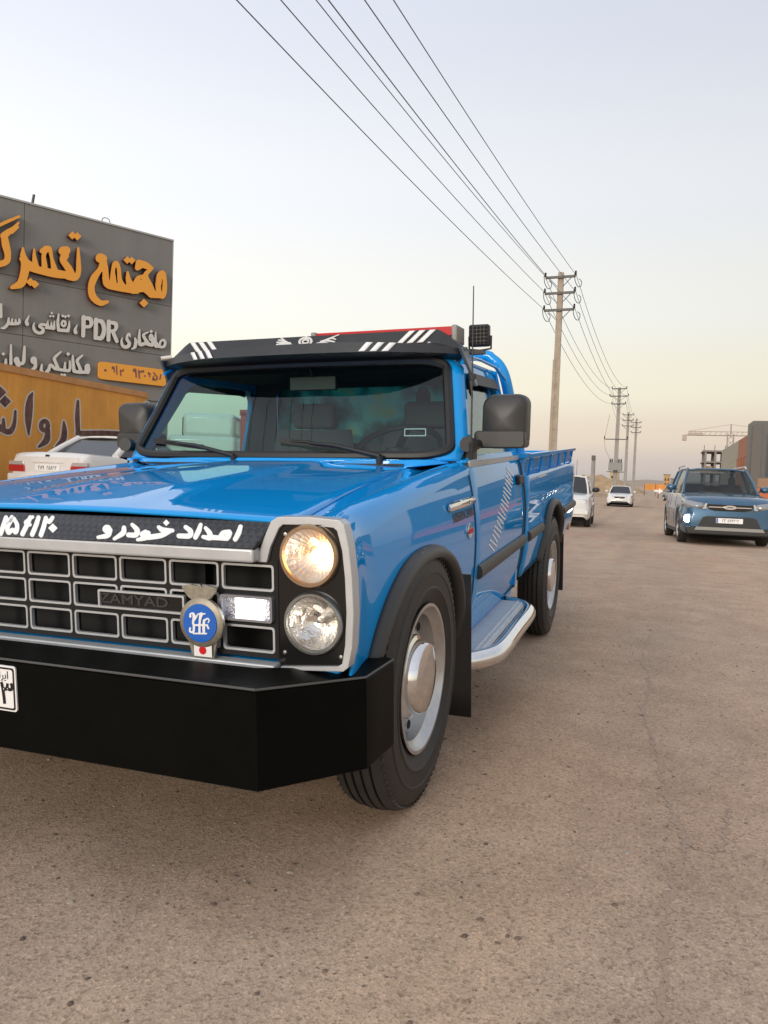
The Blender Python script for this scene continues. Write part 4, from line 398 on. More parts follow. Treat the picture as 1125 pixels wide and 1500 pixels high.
WALL_TEXT=[[[-0.003,2.4742],[0.1609,2.376],[0.005,2.2414],[-0.1558,2.3401],[-0.0112,2.467]],[[0.8874,2.4586],[0.9035,2.467],[0.9196,2.4622],[0.9223,2.4543],[0.9096,2.354],[0.9161,2.1733],[0.9028,1.9987],[0.8739,1.8066],[0.824,1.556],[0.8174,1.547],[0.7944,1.5456],[0.7824,1.5706],[0.7235,1.7463],[0.6999,1.8426],[0.6868,1.9883],[0.6945,2.1193],[0.7225,2.2443],[0.7671,2.3485],[0.812,2.4046],[0.8805,2.4529]],[[-0.1526,2.271],[-0.1425,2.2798],[-0.0067,2.1934],[0.1281,2.3095],[0.2905,2.2082],[0.1363,2.0744],[0.1321,2.0709],[-0.0062,2.1592],[-0.1388,2.0452],[-0.2866,2.1415],[-0.2928,2.1485],[-0.1526,2.271]],[[2.3445,2.4543],[2.3615,2.4578],[2.3892,2.4527],[2.4036,2.4335],[2.4534,1.7714],[2.4631,1.7586],[3.2925,1.8196],[4.2685,1.8508],[4.3422,1.9468],[4.3589,1.9878],[4.3551,2.0075],[4.2495,2.099],[4.2169,2.1459],[4.2149,2.1952],[4.2384,2.2398],[4.2809,2.2898],[4.3859,2.3757],[4.4627,2.4255],[4.6052,2.4993],[4.7086,2.541],[5.1337,2.6854],[5.1705,2.6817],[5.1894,2.6692],[5.1909,2.6478],[5.181,2.6365],[4.9711,2.5542],[4.7638,2.4767],[4.6205,2.4098],[4.4903,2.3256],[4.4402,2.2848],[4.3908,2.2295],[4.3768,2.1985],[4.3809,2.1888],[4.5679,2.0835],[4.6085,2.0156],[4.6021,1.9647],[4.5739,1.9122],[4.4248,1.7453],[4.3749,1.7195],[4.3408,1.7136],[4.2899,1.7158],[3.2965,1.6838],[2.3692,1.6367],[2.3415,1.6404],[2.3137,1.6525],[2.2922,1.6801],[2.2917,1.698],[2.306,1.7257],[2.2699,2.0541],[2.2799,2.2335],[2.3176,2.4336],[2.3342,2.4499]],[[0.4016,2.0436],[0.4244,2.046],[0.4355,2.0425],[0.4491,2.0239],[0.4491,1.8472],[0.4395,1.758],[0.4187,1.6842],[0.3865,1.6179],[0.3585,1.584],[0.313,1.552],[0.2591,1.5348],[0.2161,1.531],[0.1732,1.534],[0.0966,1.5516],[0.0242,1.5828],[-0.0068,1.5606],[-0.0793,1.5416],[-0.1205,1.5351],[-0.1513,1.5387],[-0.3214,1.3818],[-0.3808,1.3411],[-0.4498,1.3125],[-0.5282,1.302],[-0.6061,1.307],[-0.6641,1.3182],[-0.7217,1.3368],[-0.7885,1.3686],[-0.8359,1.4043],[-0.8659,1.447],[-0.8792,1.4906],[-0.8862,1.6755],[-0.8771,1.6865],[-0.8585,1.6932],[-0.8397,1.6893],[-0.8302,1.6797],[-0.7671,1.5199],[-0.7533,1.4985],[-0.7308,1.4775],[-0.6658,1.4445],[-0.6174,1.4281],[-0.5688,1.4174],[-0.52,1.4136],[-0.4907,1.4168],[-0.4515,1.4317],[-0.373,1.4878],[-0.2216,1.6166],[-0.2072,1.8183],[-0.1968,1.8305],[-0.1765,1.8378],[-0.156,1.8338],[-0.1452,1.8233],[-0.1156,1.6704],[-0.1014,1.6319],[-0.0467,1.6441],[-0.0785,1.6731],[-0.0869,1.688],[-0.0844,1.7115],[-0.0617,1.7344],[-0.041,1.7421],[-0.0098,1.7423],[0.0103,1.7342],[0.0431,1.7103],[0.0456,1.7132],[0.0616,1.84],[0.0723,1.8525],[0.0933,1.8598],[0.1145,1.8559],[0.1257,1.8452],[0.1575,1.6503],[0.1927,1.645],[0.2356,1.6483],[0.2569,1.6603],[0.2888,1.6912],[0.3186,1.7331],[0.3392,1.7746],[0.3567,1.8398],[0.3786,2.0175],[0.3916,2.0385]],[[1.2228,1.9253],[1.2723,1.9361],[1.3336,1.9309],[1.3832,1.9121],[1.4211,1.8796],[1.4518,1.8072],[1.4346,1.7378],[1.4541,1.7049],[1.4651,1.5432],[1.4565,1.4999],[1.4332,1.456],[1.382,1.407],[1.3204,1.3737],[1.1404,1.3135],[1.1165,1.3069],[1.0925,1.3117],[1.0781,1.3286],[1.0799,1.3405],[1.2,1.4438],[1.2493,1.4971],[1.2787,1.5579],[1.3003,1.6354],[1.2909,1.6406],[1.23,1.6425],[1.169,1.6648],[1.1354,1.6921],[1.1083,1.7405],[1.1028,1.7903],[1.1239,1.8505],[1.1642,1.8948],[1.2119,1.9212]],[[1.8661,1.9333],[1.891,1.9439],[1.911,1.9368],[1.9891,1.7845],[2.0084,1.6713],[2.0042,1.5828],[1.9884,1.5379],[1.9641,1.5013],[1.9116,1.4546],[1.8513,1.4224],[1.7201,1.3754],[1.6469,1.3478],[1.6242,1.3536],[1.6205,1.3707],[1.7587,1.4996],[1.7998,1.5623],[1.8171,1.6331],[1.8652,1.9313]],[[1.2623,1.836],[1.2458,1.8176],[1.2369,1.7832],[1.2493,1.7504],[1.2767,1.7341],[1.2961,1.7452],[1.3116,1.7886],[1.297,1.8298],[1.2743,1.8412]]]
WALL_OUT=[[[0.002,2.5137],[0.2158,2.3823],[0.1631,2.3369],[0.1611,2.3288],[0.3463,2.2139],[0.1328,2.0305],[-0.0007,2.116],[-0.0055,2.1191],[-0.1382,2.0055],[-0.3443,2.1433],[-0.1648,2.3005],[-0.1669,2.308],[-0.2081,2.3341],[-0.0221,2.4979]],[[0.8798,2.4906],[0.9029,2.4966],[0.9263,2.496],[0.9499,2.4863],[0.9637,2.4673],[0.9519,2.3586],[0.9582,2.1773],[0.9498,2.0442],[0.9162,1.8098],[0.8644,1.5501],[0.8525,1.532],[0.8296,1.5184],[0.795,1.5139],[0.7712,1.52],[0.7478,1.5432],[0.6841,1.7353],[0.6589,1.8394],[0.646,1.9847],[0.6535,2.1154],[0.683,2.2484],[0.7307,2.3593],[0.7821,2.4221],[0.8798,2.4906]],[[2.3146,2.4779],[2.3607,2.4899],[2.4022,2.4872],[2.4343,2.4726],[2.4522,2.4475],[2.5013,1.8017],[2.5181,1.7954],[3.2914,1.8536],[4.2337,1.8866],[4.2831,1.9527],[4.2966,1.9934],[4.1995,2.0754],[4.1701,2.1126],[4.1567,2.1412],[4.1542,2.1902],[4.1877,2.2563],[4.2787,2.3491],[4.4175,2.4465],[4.5866,2.5337],[5.096,2.7155],[5.1506,2.7235],[5.2171,2.7125],[5.2533,2.6851],[5.2549,2.6438],[5.2103,2.6032],[4.9766,2.5152],[4.8002,2.4495],[4.6565,2.3828],[4.5036,2.279],[4.4431,2.2139],[4.4431,2.2023],[4.5482,2.152],[4.6194,2.1072],[4.6627,2.0498],[4.6707,2.01],[4.6628,1.9588],[4.6276,1.8958],[4.4768,1.7283],[4.4096,1.6907],[4.342,1.6777],[4.2743,1.6795],[3.2976,1.6498],[2.3563,1.6046],[2.3148,1.6118],[2.2825,1.6257],[2.2612,1.6424],[2.245,1.6682],[2.2423,1.6948],[2.2523,1.7312],[2.2209,2.05],[2.2236,2.1749],[2.2673,2.4284],[2.2793,2.4521],[2.3061,2.4738]],[[0.3782,2.0654],[0.4129,2.0751],[0.448,2.0719],[0.4796,2.0522],[0.4889,2.0275],[0.4886,1.8423],[0.4798,1.761],[0.4435,1.6458],[0.4198,1.604],[0.3891,1.5676],[0.3351,1.5293],[0.2596,1.5061],[0.2166,1.5024],[0.163,1.506],[0.1096,1.5167],[0.0249,1.5431],[-0.0788,1.5129],[-0.1406,1.5079],[-0.301,1.3594],[-0.3605,1.3191],[-0.4395,1.2867],[-0.5278,1.2747],[-0.6057,1.2788],[-0.6733,1.2918],[-0.7404,1.3132],[-0.7976,1.3401],[-0.8637,1.3879],[-0.9006,1.4449],[-0.913,1.4885],[-0.9175,1.5398],[-0.9208,1.6723],[-0.9052,1.6999],[-0.8774,1.7161],[-0.8495,1.72],[-0.8307,1.7168],[-0.8022,1.6973],[-0.7418,1.544],[-0.7249,1.5152],[-0.7048,1.4969],[-0.6469,1.4681],[-0.5984,1.4521],[-0.5204,1.4409],[-0.4911,1.4455],[-0.4324,1.4787],[-0.2569,1.6296],[-0.2446,1.8153],[-0.2275,1.8443],[-0.1973,1.8615],[-0.1565,1.8649],[-0.1204,1.8486],[-0.1073,1.8263],[-0.093,1.7515],[-0.0415,1.7704],[0.0107,1.7681],[0.0158,1.7737],[0.0252,1.8449],[0.0405,1.8664],[0.0613,1.88],[0.0823,1.8866],[0.114,1.8875],[0.1353,1.8813],[0.1569,1.8649],[0.1649,1.8483],[0.1911,1.6764],[0.2136,1.6734],[0.2298,1.6791],[0.2694,1.7216],[0.3016,1.7797],[0.3186,1.8448],[0.3403,2.0221],[0.3478,2.0402],[0.3693,2.0606]],[[1.2318,1.9598],[1.2716,1.9664],[1.3083,1.9667],[1.3699,1.9552],[1.4204,1.9327],[1.463,1.8934],[1.4969,1.8105],[1.482,1.741],[1.4993,1.7079],[1.509,1.5371],[1.4966,1.485],[1.4715,1.4408],[1.4073,1.382],[1.3341,1.3446],[1.1411,1.2802],[1.0932,1.2782],[1.0571,1.2925],[1.0369,1.3184],[1.0369,1.3434],[1.0554,1.3694],[1.1628,1.4587],[1.2059,1.5031],[1.2265,1.538],[1.2479,1.6068],[1.1683,1.6271],[1.1334,1.6447],[1.1075,1.6651],[1.0823,1.6969],[1.0672,1.7293],[1.0608,1.7956],[1.0775,1.8469],[1.1075,1.891],[1.1548,1.9283],[1.2232,1.9574]],[[1.8553,1.9674],[1.9033,1.9753],[1.943,1.9629],[1.9569,1.9492],[2.0034,1.8648],[2.0348,1.7965],[2.0455,1.7531],[2.0562,1.6743],[2.0527,1.5856],[2.0346,1.5316],[2.0046,1.4858],[1.9523,1.4391],[1.878,1.3974],[1.7452,1.3505],[1.673,1.3216],[1.6349,1.3165],[1.6093,1.3215],[1.5864,1.3346],[1.5749,1.3514],[1.5735,1.3685],[1.5825,1.3868],[1.7022,1.496],[1.7467,1.5506],[1.7686,1.6215],[1.8169,1.9295],[1.8267,1.9477],[1.8513,1.9657]]]
HOOD_TEXT=[[[[0.5563,0.0646],[0.5586,0.0648],[0.5607,0.0641],[0.5634,0.0621],[0.5652,0.0597],[0.5691,0.0421],[0.5692,0.0338],[0.567,0.0192],[0.5661,0.0174],[0.5638,0.0161],[0.5609,0.0164],[0.5582,0.0177],[0.5554,0.0207],[0.5541,0.0237],[0.5548,0.0435],[0.554,0.0613],[0.5545,0.0631],[0.5559,0.0644]]],[[[0.4673,0.0556],[0.4699,0.0558],[0.4723,0.0548],[0.4845,0.0468],[0.4917,0.0408],[0.4985,0.0321],[0.4996,0.0318],[0.5134,0.0311],[0.5138,0.0371],[0.5147,0.0408],[0.5166,0.0442],[0.5188,0.0459],[0.5229,0.0474],[0.5338,0.049],[0.5357,0.0488],[0.538,0.048],[0.5438,0.0432],[0.5452,0.0413],[0.5464,0.0382],[0.5473,0.0273],[0.5467,0.0242],[0.5443,0.0186],[0.5412,0.017],[0.518,0.0178],[0.5009,0.0175],[0.4986,0.0162],[0.495,0.0156],[0.4876,0.017],[0.4744,0.0207],[0.4717,0.0229],[0.4704,0.0249],[0.4699,0.027],[0.4706,0.0294],[0.473,0.0305],[0.484,0.0298],[0.4842,0.0309],[0.4801,0.036],[0.4664,0.0491],[0.4654,0.0526],[0.4659,0.0545],[0.467,0.0555]],[[0.5312,0.0343],[0.528,0.0331],[0.5276,0.032],[0.5293,0.0319],[0.5326,0.0333],[0.5329,0.0344],[0.5321,0.0345]]],[[[0.4501,0.0649],[0.4523,0.0651],[0.4546,0.0643],[0.4564,0.063],[0.4582,0.0609],[0.4631,0.044],[0.4638,0.0366],[0.4625,0.0196],[0.4616,0.0174],[0.4592,0.0161],[0.4562,0.0164],[0.4529,0.0181],[0.4501,0.0211],[0.4488,0.0242],[0.4481,0.0616],[0.4486,0.0638],[0.4495,0.0647]]],[[[0.4124,0.0567],[0.4148,0.057],[0.4171,0.0563],[0.4311,0.0495],[0.4353,0.047],[0.4399,0.0429],[0.4423,0.0398],[0.4452,0.0346],[0.4466,0.0304],[0.4469,0.0262],[0.4461,0.0229],[0.4449,0.0212],[0.442,0.0189],[0.4385,0.0179],[0.4337,0.0175],[0.4187,0.0178],[0.4117,0.018],[0.4073,0.0199],[0.4051,0.022],[0.4033,0.0251],[0.4028,0.0272],[0.4033,0.0296],[0.4047,0.0309],[0.4064,0.0315],[0.4271,0.0321],[0.4307,0.0328],[0.431,0.0339],[0.4299,0.036],[0.4287,0.0373],[0.4148,0.046],[0.4124,0.0481],[0.4105,0.0512],[0.4101,0.0534],[0.4106,0.0551],[0.4119,0.0565]]],[[[0.3526,0.0703],[0.3529,0.0711],[0.3662,0.062],[0.3664,0.0609],[0.3625,0.0519],[0.3623,0.0515],[0.3495,0.0602],[0.3487,0.0612],[0.3524,0.0699]],[[0.338,0.0519],[0.34,0.053],[0.3422,0.0528],[0.3523,0.0482],[0.3574,0.0468],[0.3849,0.0445],[0.3875,0.0433],[0.3905,0.0402],[0.3913,0.0381],[0.3912,0.0355],[0.3898,0.0341],[0.386,0.0335],[0.3746,0.0215],[0.3669,0.0165],[0.3617,0.0147],[0.3508,0.0121],[0.3331,0.0088],[0.3298,0.0091],[0.3231,0.0063],[0.3146,0.0047],[0.3041,0.0032],[0.3014,0.0044],[0.3001,0.0055],[0.2981,0.0086],[0.298,0.0107],[0.2986,0.0117],[0.3078,0.0167],[0.3049,0.0187],[0.3018,0.0218],[0.3001,0.025],[0.2997,0.028],[0.301,0.0315],[0.3073,0.0376],[0.3111,0.0383],[0.3135,0.0376],[0.3165,0.0357],[0.3206,0.0358],[0.3236,0.0348],[0.3276,0.0317],[0.3307,0.0265],[0.332,0.0253],[0.3515,0.0294],[0.3586,0.0322],[0.3503,0.036],[0.34,0.0443],[0.3382,0.0465],[0.3373,0.0486],[0.3376,0.0515]]],[[[0.2611,0.0567],[0.2634,0.0569],[0.266,0.056],[0.2792,0.0488],[0.2869,0.0441],[0.2926,0.0392],[0.2959,0.035],[0.2982,0.0307],[0.2997,0.0264],[0.3002,0.0221],[0.2994,0.0177],[0.2975,0.0152],[0.2924,0.0131],[0.2798,0.0133],[0.2722,0.0137],[0.2698,0.0144],[0.2658,0.0171],[0.2634,0.0202],[0.2625,0.0243],[0.2642,0.0269],[0.2661,0.0275],[0.2817,0.0278],[0.2832,0.0289],[0.2821,0.0321],[0.2795,0.0353],[0.2626,0.0478],[0.2609,0.0495],[0.2592,0.0532],[0.2596,0.0555],[0.2605,0.0564]]],[[[0.2416,0.0476],[0.2441,0.0478],[0.2466,0.0471],[0.249,0.0457],[0.2512,0.0436],[0.2588,0.0317],[0.2607,0.0252],[0.2603,0.0208],[0.2576,0.0163],[0.2548,0.0135],[0.2413,0.0034],[0.2386,0.0024],[0.2347,0.0038],[0.2321,0.0062],[0.231,0.0095],[0.2407,0.0242],[0.2435,0.0299],[0.2434,0.0332],[0.2406,0.0397],[0.2394,0.0441],[0.2397,0.0459],[0.2411,0.0474]]],[[[0.1906,0.0475],[0.1961,0.0476],[0.2017,0.0458],[0.2053,0.0437],[0.2107,0.0388],[0.2145,0.0363],[0.2178,0.032],[0.2217,0.0178],[0.2213,0.0133],[0.2196,0.0105],[0.2149,0.0074],[0.2102,0.0062],[0.1949,0.0048],[0.1899,0.0042],[0.1874,0.0048],[0.1841,0.007],[0.1821,0.0102],[0.1822,0.0122],[0.1835,0.0136],[0.1996,0.0197],[0.2024,0.0212],[0.2029,0.0224],[0.1984,0.0238],[0.1939,0.0264],[0.1902,0.0295],[0.1868,0.0339],[0.1851,0.0383],[0.185,0.0421],[0.1865,0.0453],[0.1897,0.0473]]],[[[-0.1207,0.0656],[-0.118,0.0659],[-0.1149,0.065],[-0.1125,0.0636],[-0.1099,0.0612],[-0.1079,0.0577],[-0.1054,0.047],[-0.1056,0.0434],[-0.1082,0.0406],[-0.1129,0.0403],[-0.1191,0.0424],[-0.1193,0.0416],[-0.1133,0.0253],[-0.1064,0.0021],[-0.1071,0.0001],[-0.1097,-0.0013],[-0.1135,-0.0011],[-0.1168,0.0002],[-0.1216,0.0037],[-0.124,0.0071],[-0.1414,0.0608],[-0.1399,0.0639],[-0.1378,0.0644],[-0.1351,0.0641],[-0.13,0.0616],[-0.1255,0.057],[-0.1218,0.0553],[-0.1225,0.0631],[-0.1213,0.0654]]],[[[-0.1112,0.0612],[-0.1071,0.0611],[-0.1035,0.0595],[-0.0835,0.0444],[-0.0783,0.0399],[-0.074,0.0353],[-0.0678,0.0262],[-0.0648,0.0205],[-0.0619,0.0125],[-0.0618,0.009],[-0.0625,0.0069],[-0.0651,0.0055],[-0.0699,0.0056],[-0.0731,0.0068],[-0.081,0.0115],[-0.081,0.008],[-0.0822,0.0045],[-0.0849,0.0031],[-0.0884,0.003],[-0.0916,0.004],[-0.0958,0.0061],[-0.1017,0.0105],[-0.1082,0.0172],[-0.1115,0.0218],[-0.1139,0.0264],[-0.1156,0.0323],[-0.1172,0.0549],[-0.1165,0.0571],[-0.1136,0.0581],[-0.1118,0.0609]],[[-0.1022,0.0466],[-0.1004,0.0306],[-0.0988,0.0248],[-0.0975,0.0225],[-0.0961,0.0214],[-0.0929,0.025],[-0.0893,0.0257],[-0.0851,0.0248],[-0.0818,0.0233],[-0.0817,0.0244],[-0.0846,0.0301],[-0.0879,0.0347],[-0.0919,0.0385],[-0.1014,0.046]]],[[[-0.0607,0.0672],[-0.0575,0.0674],[-0.0545,0.0665],[-0.0518,0.0678],[-0.0492,0.0675],[-0.0452,0.0654],[-0.0423,0.062],[-0.0418,0.0596],[-0.0422,0.0584],[-0.0457,0.0547],[-0.0432,0.0442],[-0.0422,0.043],[-0.0398,0.0419],[-0.0369,0.0397],[-0.0351,0.0374],[-0.0343,0.0351],[-0.0344,0.0336],[-0.0358,0.032],[-0.0404,0.0319],[-0.0366,0.0037],[-0.0373,0.0021],[-0.0389,0.0009],[-0.0422,0.0007],[-0.0451,0.0014],[-0.0484,0.0031],[-0.051,0.0053],[-0.054,0.0098],[-0.0581,0.0364],[-0.0587,0.0376],[-0.0638,0.0421],[-0.0652,0.0444],[-0.0661,0.0477],[-0.0653,0.0515],[-0.0617,0.0574],[-0.0628,0.0646],[-0.0609,0.0672]]],[[[-0.0344,0.0683],[-0.0312,0.0684],[-0.0265,0.0665],[-0.0233,0.0639],[-0.021,0.0605],[-0.0134,0.0396],[-0.0086,0.0201],[-0.0056,0.0041],[-0.0063,0.0021],[-0.0089,0.0007],[-0.0125,0.001],[-0.0161,0.0024],[-0.0202,0.0057],[-0.0224,0.009],[-0.0291,0.0389],[-0.0365,0.0646],[-0.0361,0.0669],[-0.0346,0.0682]]],[[[0.0105,0.0693],[0.0127,0.0695],[0.0155,0.0688],[0.0183,0.0672],[0.0207,0.0649],[0.0225,0.0615],[0.023,0.0521],[0.0224,0.0462],[0.0198,0.0432],[0.0178,0.0427],[0.0141,0.043],[0.0096,0.0446],[0.0157,0.0285],[0.0221,0.0047],[0.0217,0.0025],[0.0198,0.0009],[0.0166,0.0006],[0.0122,0.0021],[0.008,0.0052],[0.0054,0.0091],[-0.0023,0.0358],[-0.0126,0.0648],[-0.0106,0.0676],[-0.0085,0.0679],[-0.0057,0.0674],[-0.0016,0.0652],[0.0009,0.0629],[0.0025,0.0606],[0.0075,0.0573],[0.0087,0.0668],[0.0097,0.0688]]],[[[0.0276,0.0441],[0.0278,0.0446],[0.0291,0.0443],[0.0509,0.0313],[0.0512,0.0302],[0.0462,0.0165],[0.0454,0.0161],[0.0236,0.0289],[0.0226,0.03],[0.0273,0.0434]]]]
BADGE=[[[0.4608,0.6826],[0.4642,0.6831],[0.4661,0.683],[0.4679,0.6822],[0.4695,0.6806],[0.4712,0.6776],[0.4719,0.6757],[0.4725,0.6755],[0.4762,0.6796],[0.4775,0.6801],[0.4787,0.682],[0.48,0.6824],[0.483,0.6826],[0.4843,0.6838],[0.4861,0.6847],[0.4879,0.6849],[0.4891,0.6847],[0.4903,0.6843],[0.4914,0.6833],[0.4974,0.6836],[0.4986,0.6832],[0.4991,0.6823],[0.499,0.6818],[0.4979,0.6808],[0.4925,0.6802],[0.492,0.6797],[0.4878,0.6715],[0.4866,0.6682],[0.4858,0.665],[0.485,0.6576],[0.4852,0.6573],[0.4858,0.6572],[0.4894,0.6574],[0.49,0.658],[0.4917,0.6676],[0.4928,0.6692],[0.494,0.6698],[0.4958,0.6698],[0.5007,0.6726],[0.5025,0.6733],[0.5043,0.6734],[0.506,0.6729],[0.5079,0.6715],[0.5095,0.669],[0.5096,0.6669],[0.5085,0.6647],[0.5061,0.6614],[0.5051,0.661],[0.5039,0.6613],[0.5035,0.6622],[0.5036,0.6627],[0.5061,0.6666],[0.5063,0.6677],[0.5058,0.6687],[0.5047,0.6697],[0.5036,0.67],[0.503,0.6698],[0.4973,0.6654],[0.4968,0.6585],[0.4969,0.658],[0.4972,0.6579],[0.5032,0.6582],[0.5041,0.6581],[0.5048,0.6576],[0.5051,0.6566],[0.5044,0.6549],[0.5076,0.6505],[0.508,0.6495],[0.5077,0.6484],[0.5071,0.6477],[0.5059,0.6471],[0.5048,0.6471],[0.5034,0.648],[0.5001,0.6541],[0.4995,0.6544],[0.4971,0.6542],[0.4965,0.6538],[0.4963,0.6379],[0.4966,0.6377],[0.5002,0.6379],[0.5011,0.6373],[0.5014,0.6368],[0.5013,0.6357],[0.5007,0.635],[0.4995,0.6345],[0.465,0.6321],[0.4636,0.6325],[0.463,0.634],[0.4595,0.6341],[0.4571,0.6346],[0.455,0.6355],[0.4536,0.6364],[0.4528,0.6379],[0.4529,0.6411],[0.4536,0.6454],[0.4542,0.6466],[0.455,0.6471],[0.457,0.6476],[0.4582,0.6471],[0.4588,0.6464],[0.4588,0.6448],[0.4572,0.6394],[0.4578,0.6389],[0.4603,0.6385],[0.4621,0.6389],[0.4627,0.6398],[0.4634,0.6431],[0.4638,0.6512],[0.4622,0.6573],[0.462,0.6594],[0.4621,0.6615],[0.4637,0.6701],[0.4639,0.6749],[0.4637,0.678],[0.4634,0.6785],[0.4629,0.6787],[0.4611,0.6786],[0.4603,0.6783],[0.461,0.6731],[0.4607,0.672],[0.4596,0.6708],[0.4583,0.6703],[0.4565,0.6703],[0.4553,0.671],[0.4546,0.6726],[0.4555,0.6779],[0.4562,0.6796],[0.4575,0.681],[0.4606,0.6825]],[[0.4792,0.679],[0.4726,0.6676],[0.4707,0.6659],[0.4677,0.6609],[0.4674,0.6588],[0.4682,0.6562],[0.4688,0.6558],[0.47,0.6559],[0.4791,0.6567],[0.4795,0.6571],[0.4805,0.6688],[0.4819,0.6789],[0.4817,0.6792],[0.4798,0.6791]],[[0.4699,0.6517],[0.4696,0.6457],[0.4689,0.6409],[0.4681,0.6382],[0.4666,0.6359],[0.4675,0.6356],[0.476,0.6362],[0.4778,0.6364],[0.4782,0.6369],[0.4791,0.6523],[0.4705,0.6517]],[[0.485,0.6529],[0.4847,0.6523],[0.4841,0.6374],[0.4845,0.6368],[0.49,0.6373],[0.4891,0.6484],[0.4894,0.6532],[0.4856,0.653]]]
VISOR_EMBLEM=[[[0.1515,1.528],[0.1544,1.5288],[0.156,1.5281],[0.157,1.5262],[0.156,1.5245],[0.1314,1.5155],[0.1458,1.5076],[0.1467,1.5057],[0.1457,1.5039],[0.1424,1.5038],[0.1273,1.5088],[0.1223,1.5089],[0.1131,1.5073],[0.1144,1.5057],[0.1423,1.4969],[0.1432,1.4953],[0.1422,1.4932],[0.1406,1.4927],[0.1053,1.4983],[0.089,1.4978],[0.1087,1.4944],[0.1305,1.4887],[0.1355,1.4864],[0.1392,1.4834],[0.1421,1.4772],[0.1437,1.4741],[0.1434,1.4726],[0.1403,1.4709],[0.1386,1.4714],[0.1326,1.4761],[0.1287,1.4778],[0.0951,1.4867],[0.0815,1.4887],[0.0765,1.4888],[0.0714,1.4882],[0.0508,1.4832],[0.0473,1.4845],[0.046,1.4861],[0.0456,1.4892],[0.0476,1.492],[0.0493,1.4927],[0.0732,1.4985],[0.0727,1.5016],[0.075,1.5039],[0.0869,1.5061],[0.151,1.5279]],[[0.0015,1.528],[0.0035,1.5285],[0.0053,1.528],[0.0087,1.5251],[0.0189,1.5224],[0.0274,1.5182],[0.0324,1.5127],[0.0374,1.5018],[0.031,1.4899],[0.0356,1.4866],[0.0359,1.4835],[0.0347,1.4821],[0.032,1.4813],[0.0131,1.4817],[0.0028,1.4811],[-0.0058,1.4822],[-0.0283,1.4828],[-0.0305,1.4835],[-0.0324,1.4866],[-0.0304,1.4896],[-0.0242,1.4909],[-0.0283,1.4957],[-0.0311,1.5019],[-0.031,1.5081],[-0.0278,1.5143],[-0.0225,1.5194],[-0.0173,1.5223],[0.0002,1.5265]],[[-0.1204,1.5278],[-0.1185,1.528],[-0.101,1.5194],[-0.0976,1.515],[-0.0906,1.5117],[-0.0802,1.505],[-0.0715,1.5042],[-0.0668,1.5021],[-0.0646,1.4998],[-0.0629,1.494],[-0.0594,1.495],[-0.0508,1.4921],[-0.0486,1.4904],[-0.0474,1.4882],[-0.0436,1.4856],[-0.0437,1.4825],[-0.0457,1.4808],[-0.0719,1.4804],[-0.0737,1.4789],[-0.0772,1.4782],[-0.0825,1.4805],[-0.1318,1.4806],[-0.1355,1.482],[-0.1374,1.4852],[-0.1366,1.4883],[-0.1334,1.4907],[-0.1034,1.4896],[-0.0823,1.489],[-0.0784,1.4934],[-0.0805,1.4941],[-0.1334,1.4915],[-0.1367,1.4929],[-0.1377,1.4945],[-0.1373,1.4976],[-0.135,1.4994],[-0.1172,1.5013],[-0.1349,1.5035],[-0.1367,1.5046],[-0.1377,1.507],[-0.1372,1.5085],[-0.1352,1.5099],[-0.1033,1.5084],[-0.1083,1.5089],[-0.1101,1.5093],[-0.1104,1.5103],[-0.1314,1.5144],[-0.1325,1.516],[-0.1323,1.5176],[-0.1293,1.5193],[-0.1116,1.5181],[-0.1134,1.5187],[-0.1204,1.524],[-0.1217,1.5264]],[[-0.0035,1.5162],[-0.0045,1.516],[-0.0036,1.5156],[-0.0001,1.5155],[-0.0001,1.5162],[-0.0018,1.5164]],[[0.0068,1.5158],[0.0068,1.5152],[0.0102,1.5149],[0.0111,1.5153],[0.0085,1.5159]],[[-0.0087,1.5151],[-0.0101,1.5148],[-0.0088,1.5136],[-0.007,1.5141],[-0.0056,1.5145],[-0.007,1.5153]],[[0.0136,1.5143],[0.0122,1.5137],[0.0153,1.5124],[0.0166,1.5135],[0.0154,1.514]],[[-0.0122,1.514],[-0.0177,1.5105],[-0.02,1.5076],[-0.021,1.5045],[-0.0201,1.5014],[-0.0179,1.4983],[-0.0125,1.4942],[-0.0108,1.4936],[-0.0094,1.4948],[-0.0141,1.4996],[-0.0155,1.5043],[-0.0139,1.5088],[-0.0091,1.5132],[-0.0105,1.5145]],[[0.0171,1.5132],[0.0156,1.512],[0.0189,1.5088],[0.0217,1.5025],[0.0187,1.4966],[0.0153,1.4937],[0.0167,1.4923],[0.0199,1.4934],[0.0233,1.4963],[0.0265,1.5023],[0.0223,1.5101],[0.0188,1.5125]],[[0.0015,1.5083],[-0.0045,1.5068],[-0.0072,1.5039],[-0.0064,1.5023],[-0.0038,1.5002],[0.0013,1.4987],[0.0048,1.4985],[0.0108,1.5],[0.013,1.5029],[0.0101,1.5066],[0.0032,1.5083]],[[-0.0091,1.4944],[-0.0104,1.4933],[-0.0074,1.4925],[-0.0059,1.4931],[-0.0074,1.4937]],[[0.0133,1.4928],[0.0119,1.4923],[0.0133,1.4915],[0.015,1.4917],[0.0163,1.4921],[0.015,1.4933]],[[-0.0039,1.4919],[-0.0049,1.4915],[-0.0022,1.4909],[0.0098,1.4906],[0.0107,1.4908],[0.0098,1.4912],[0.0081,1.4914],[0.0029,1.4912],[-0.0022,1.4919]]]

# ================================================================ the blue pickup truck
truck = thing('pickup_truck', 'bright blue pickup truck with black sun visor and black steel bumper', 'pickup truck')
def P(name, mb, m, parent=truck, **k): return mb.build(name, M[m] if isinstance(m, str) else m, parent, M=BODY, **k)

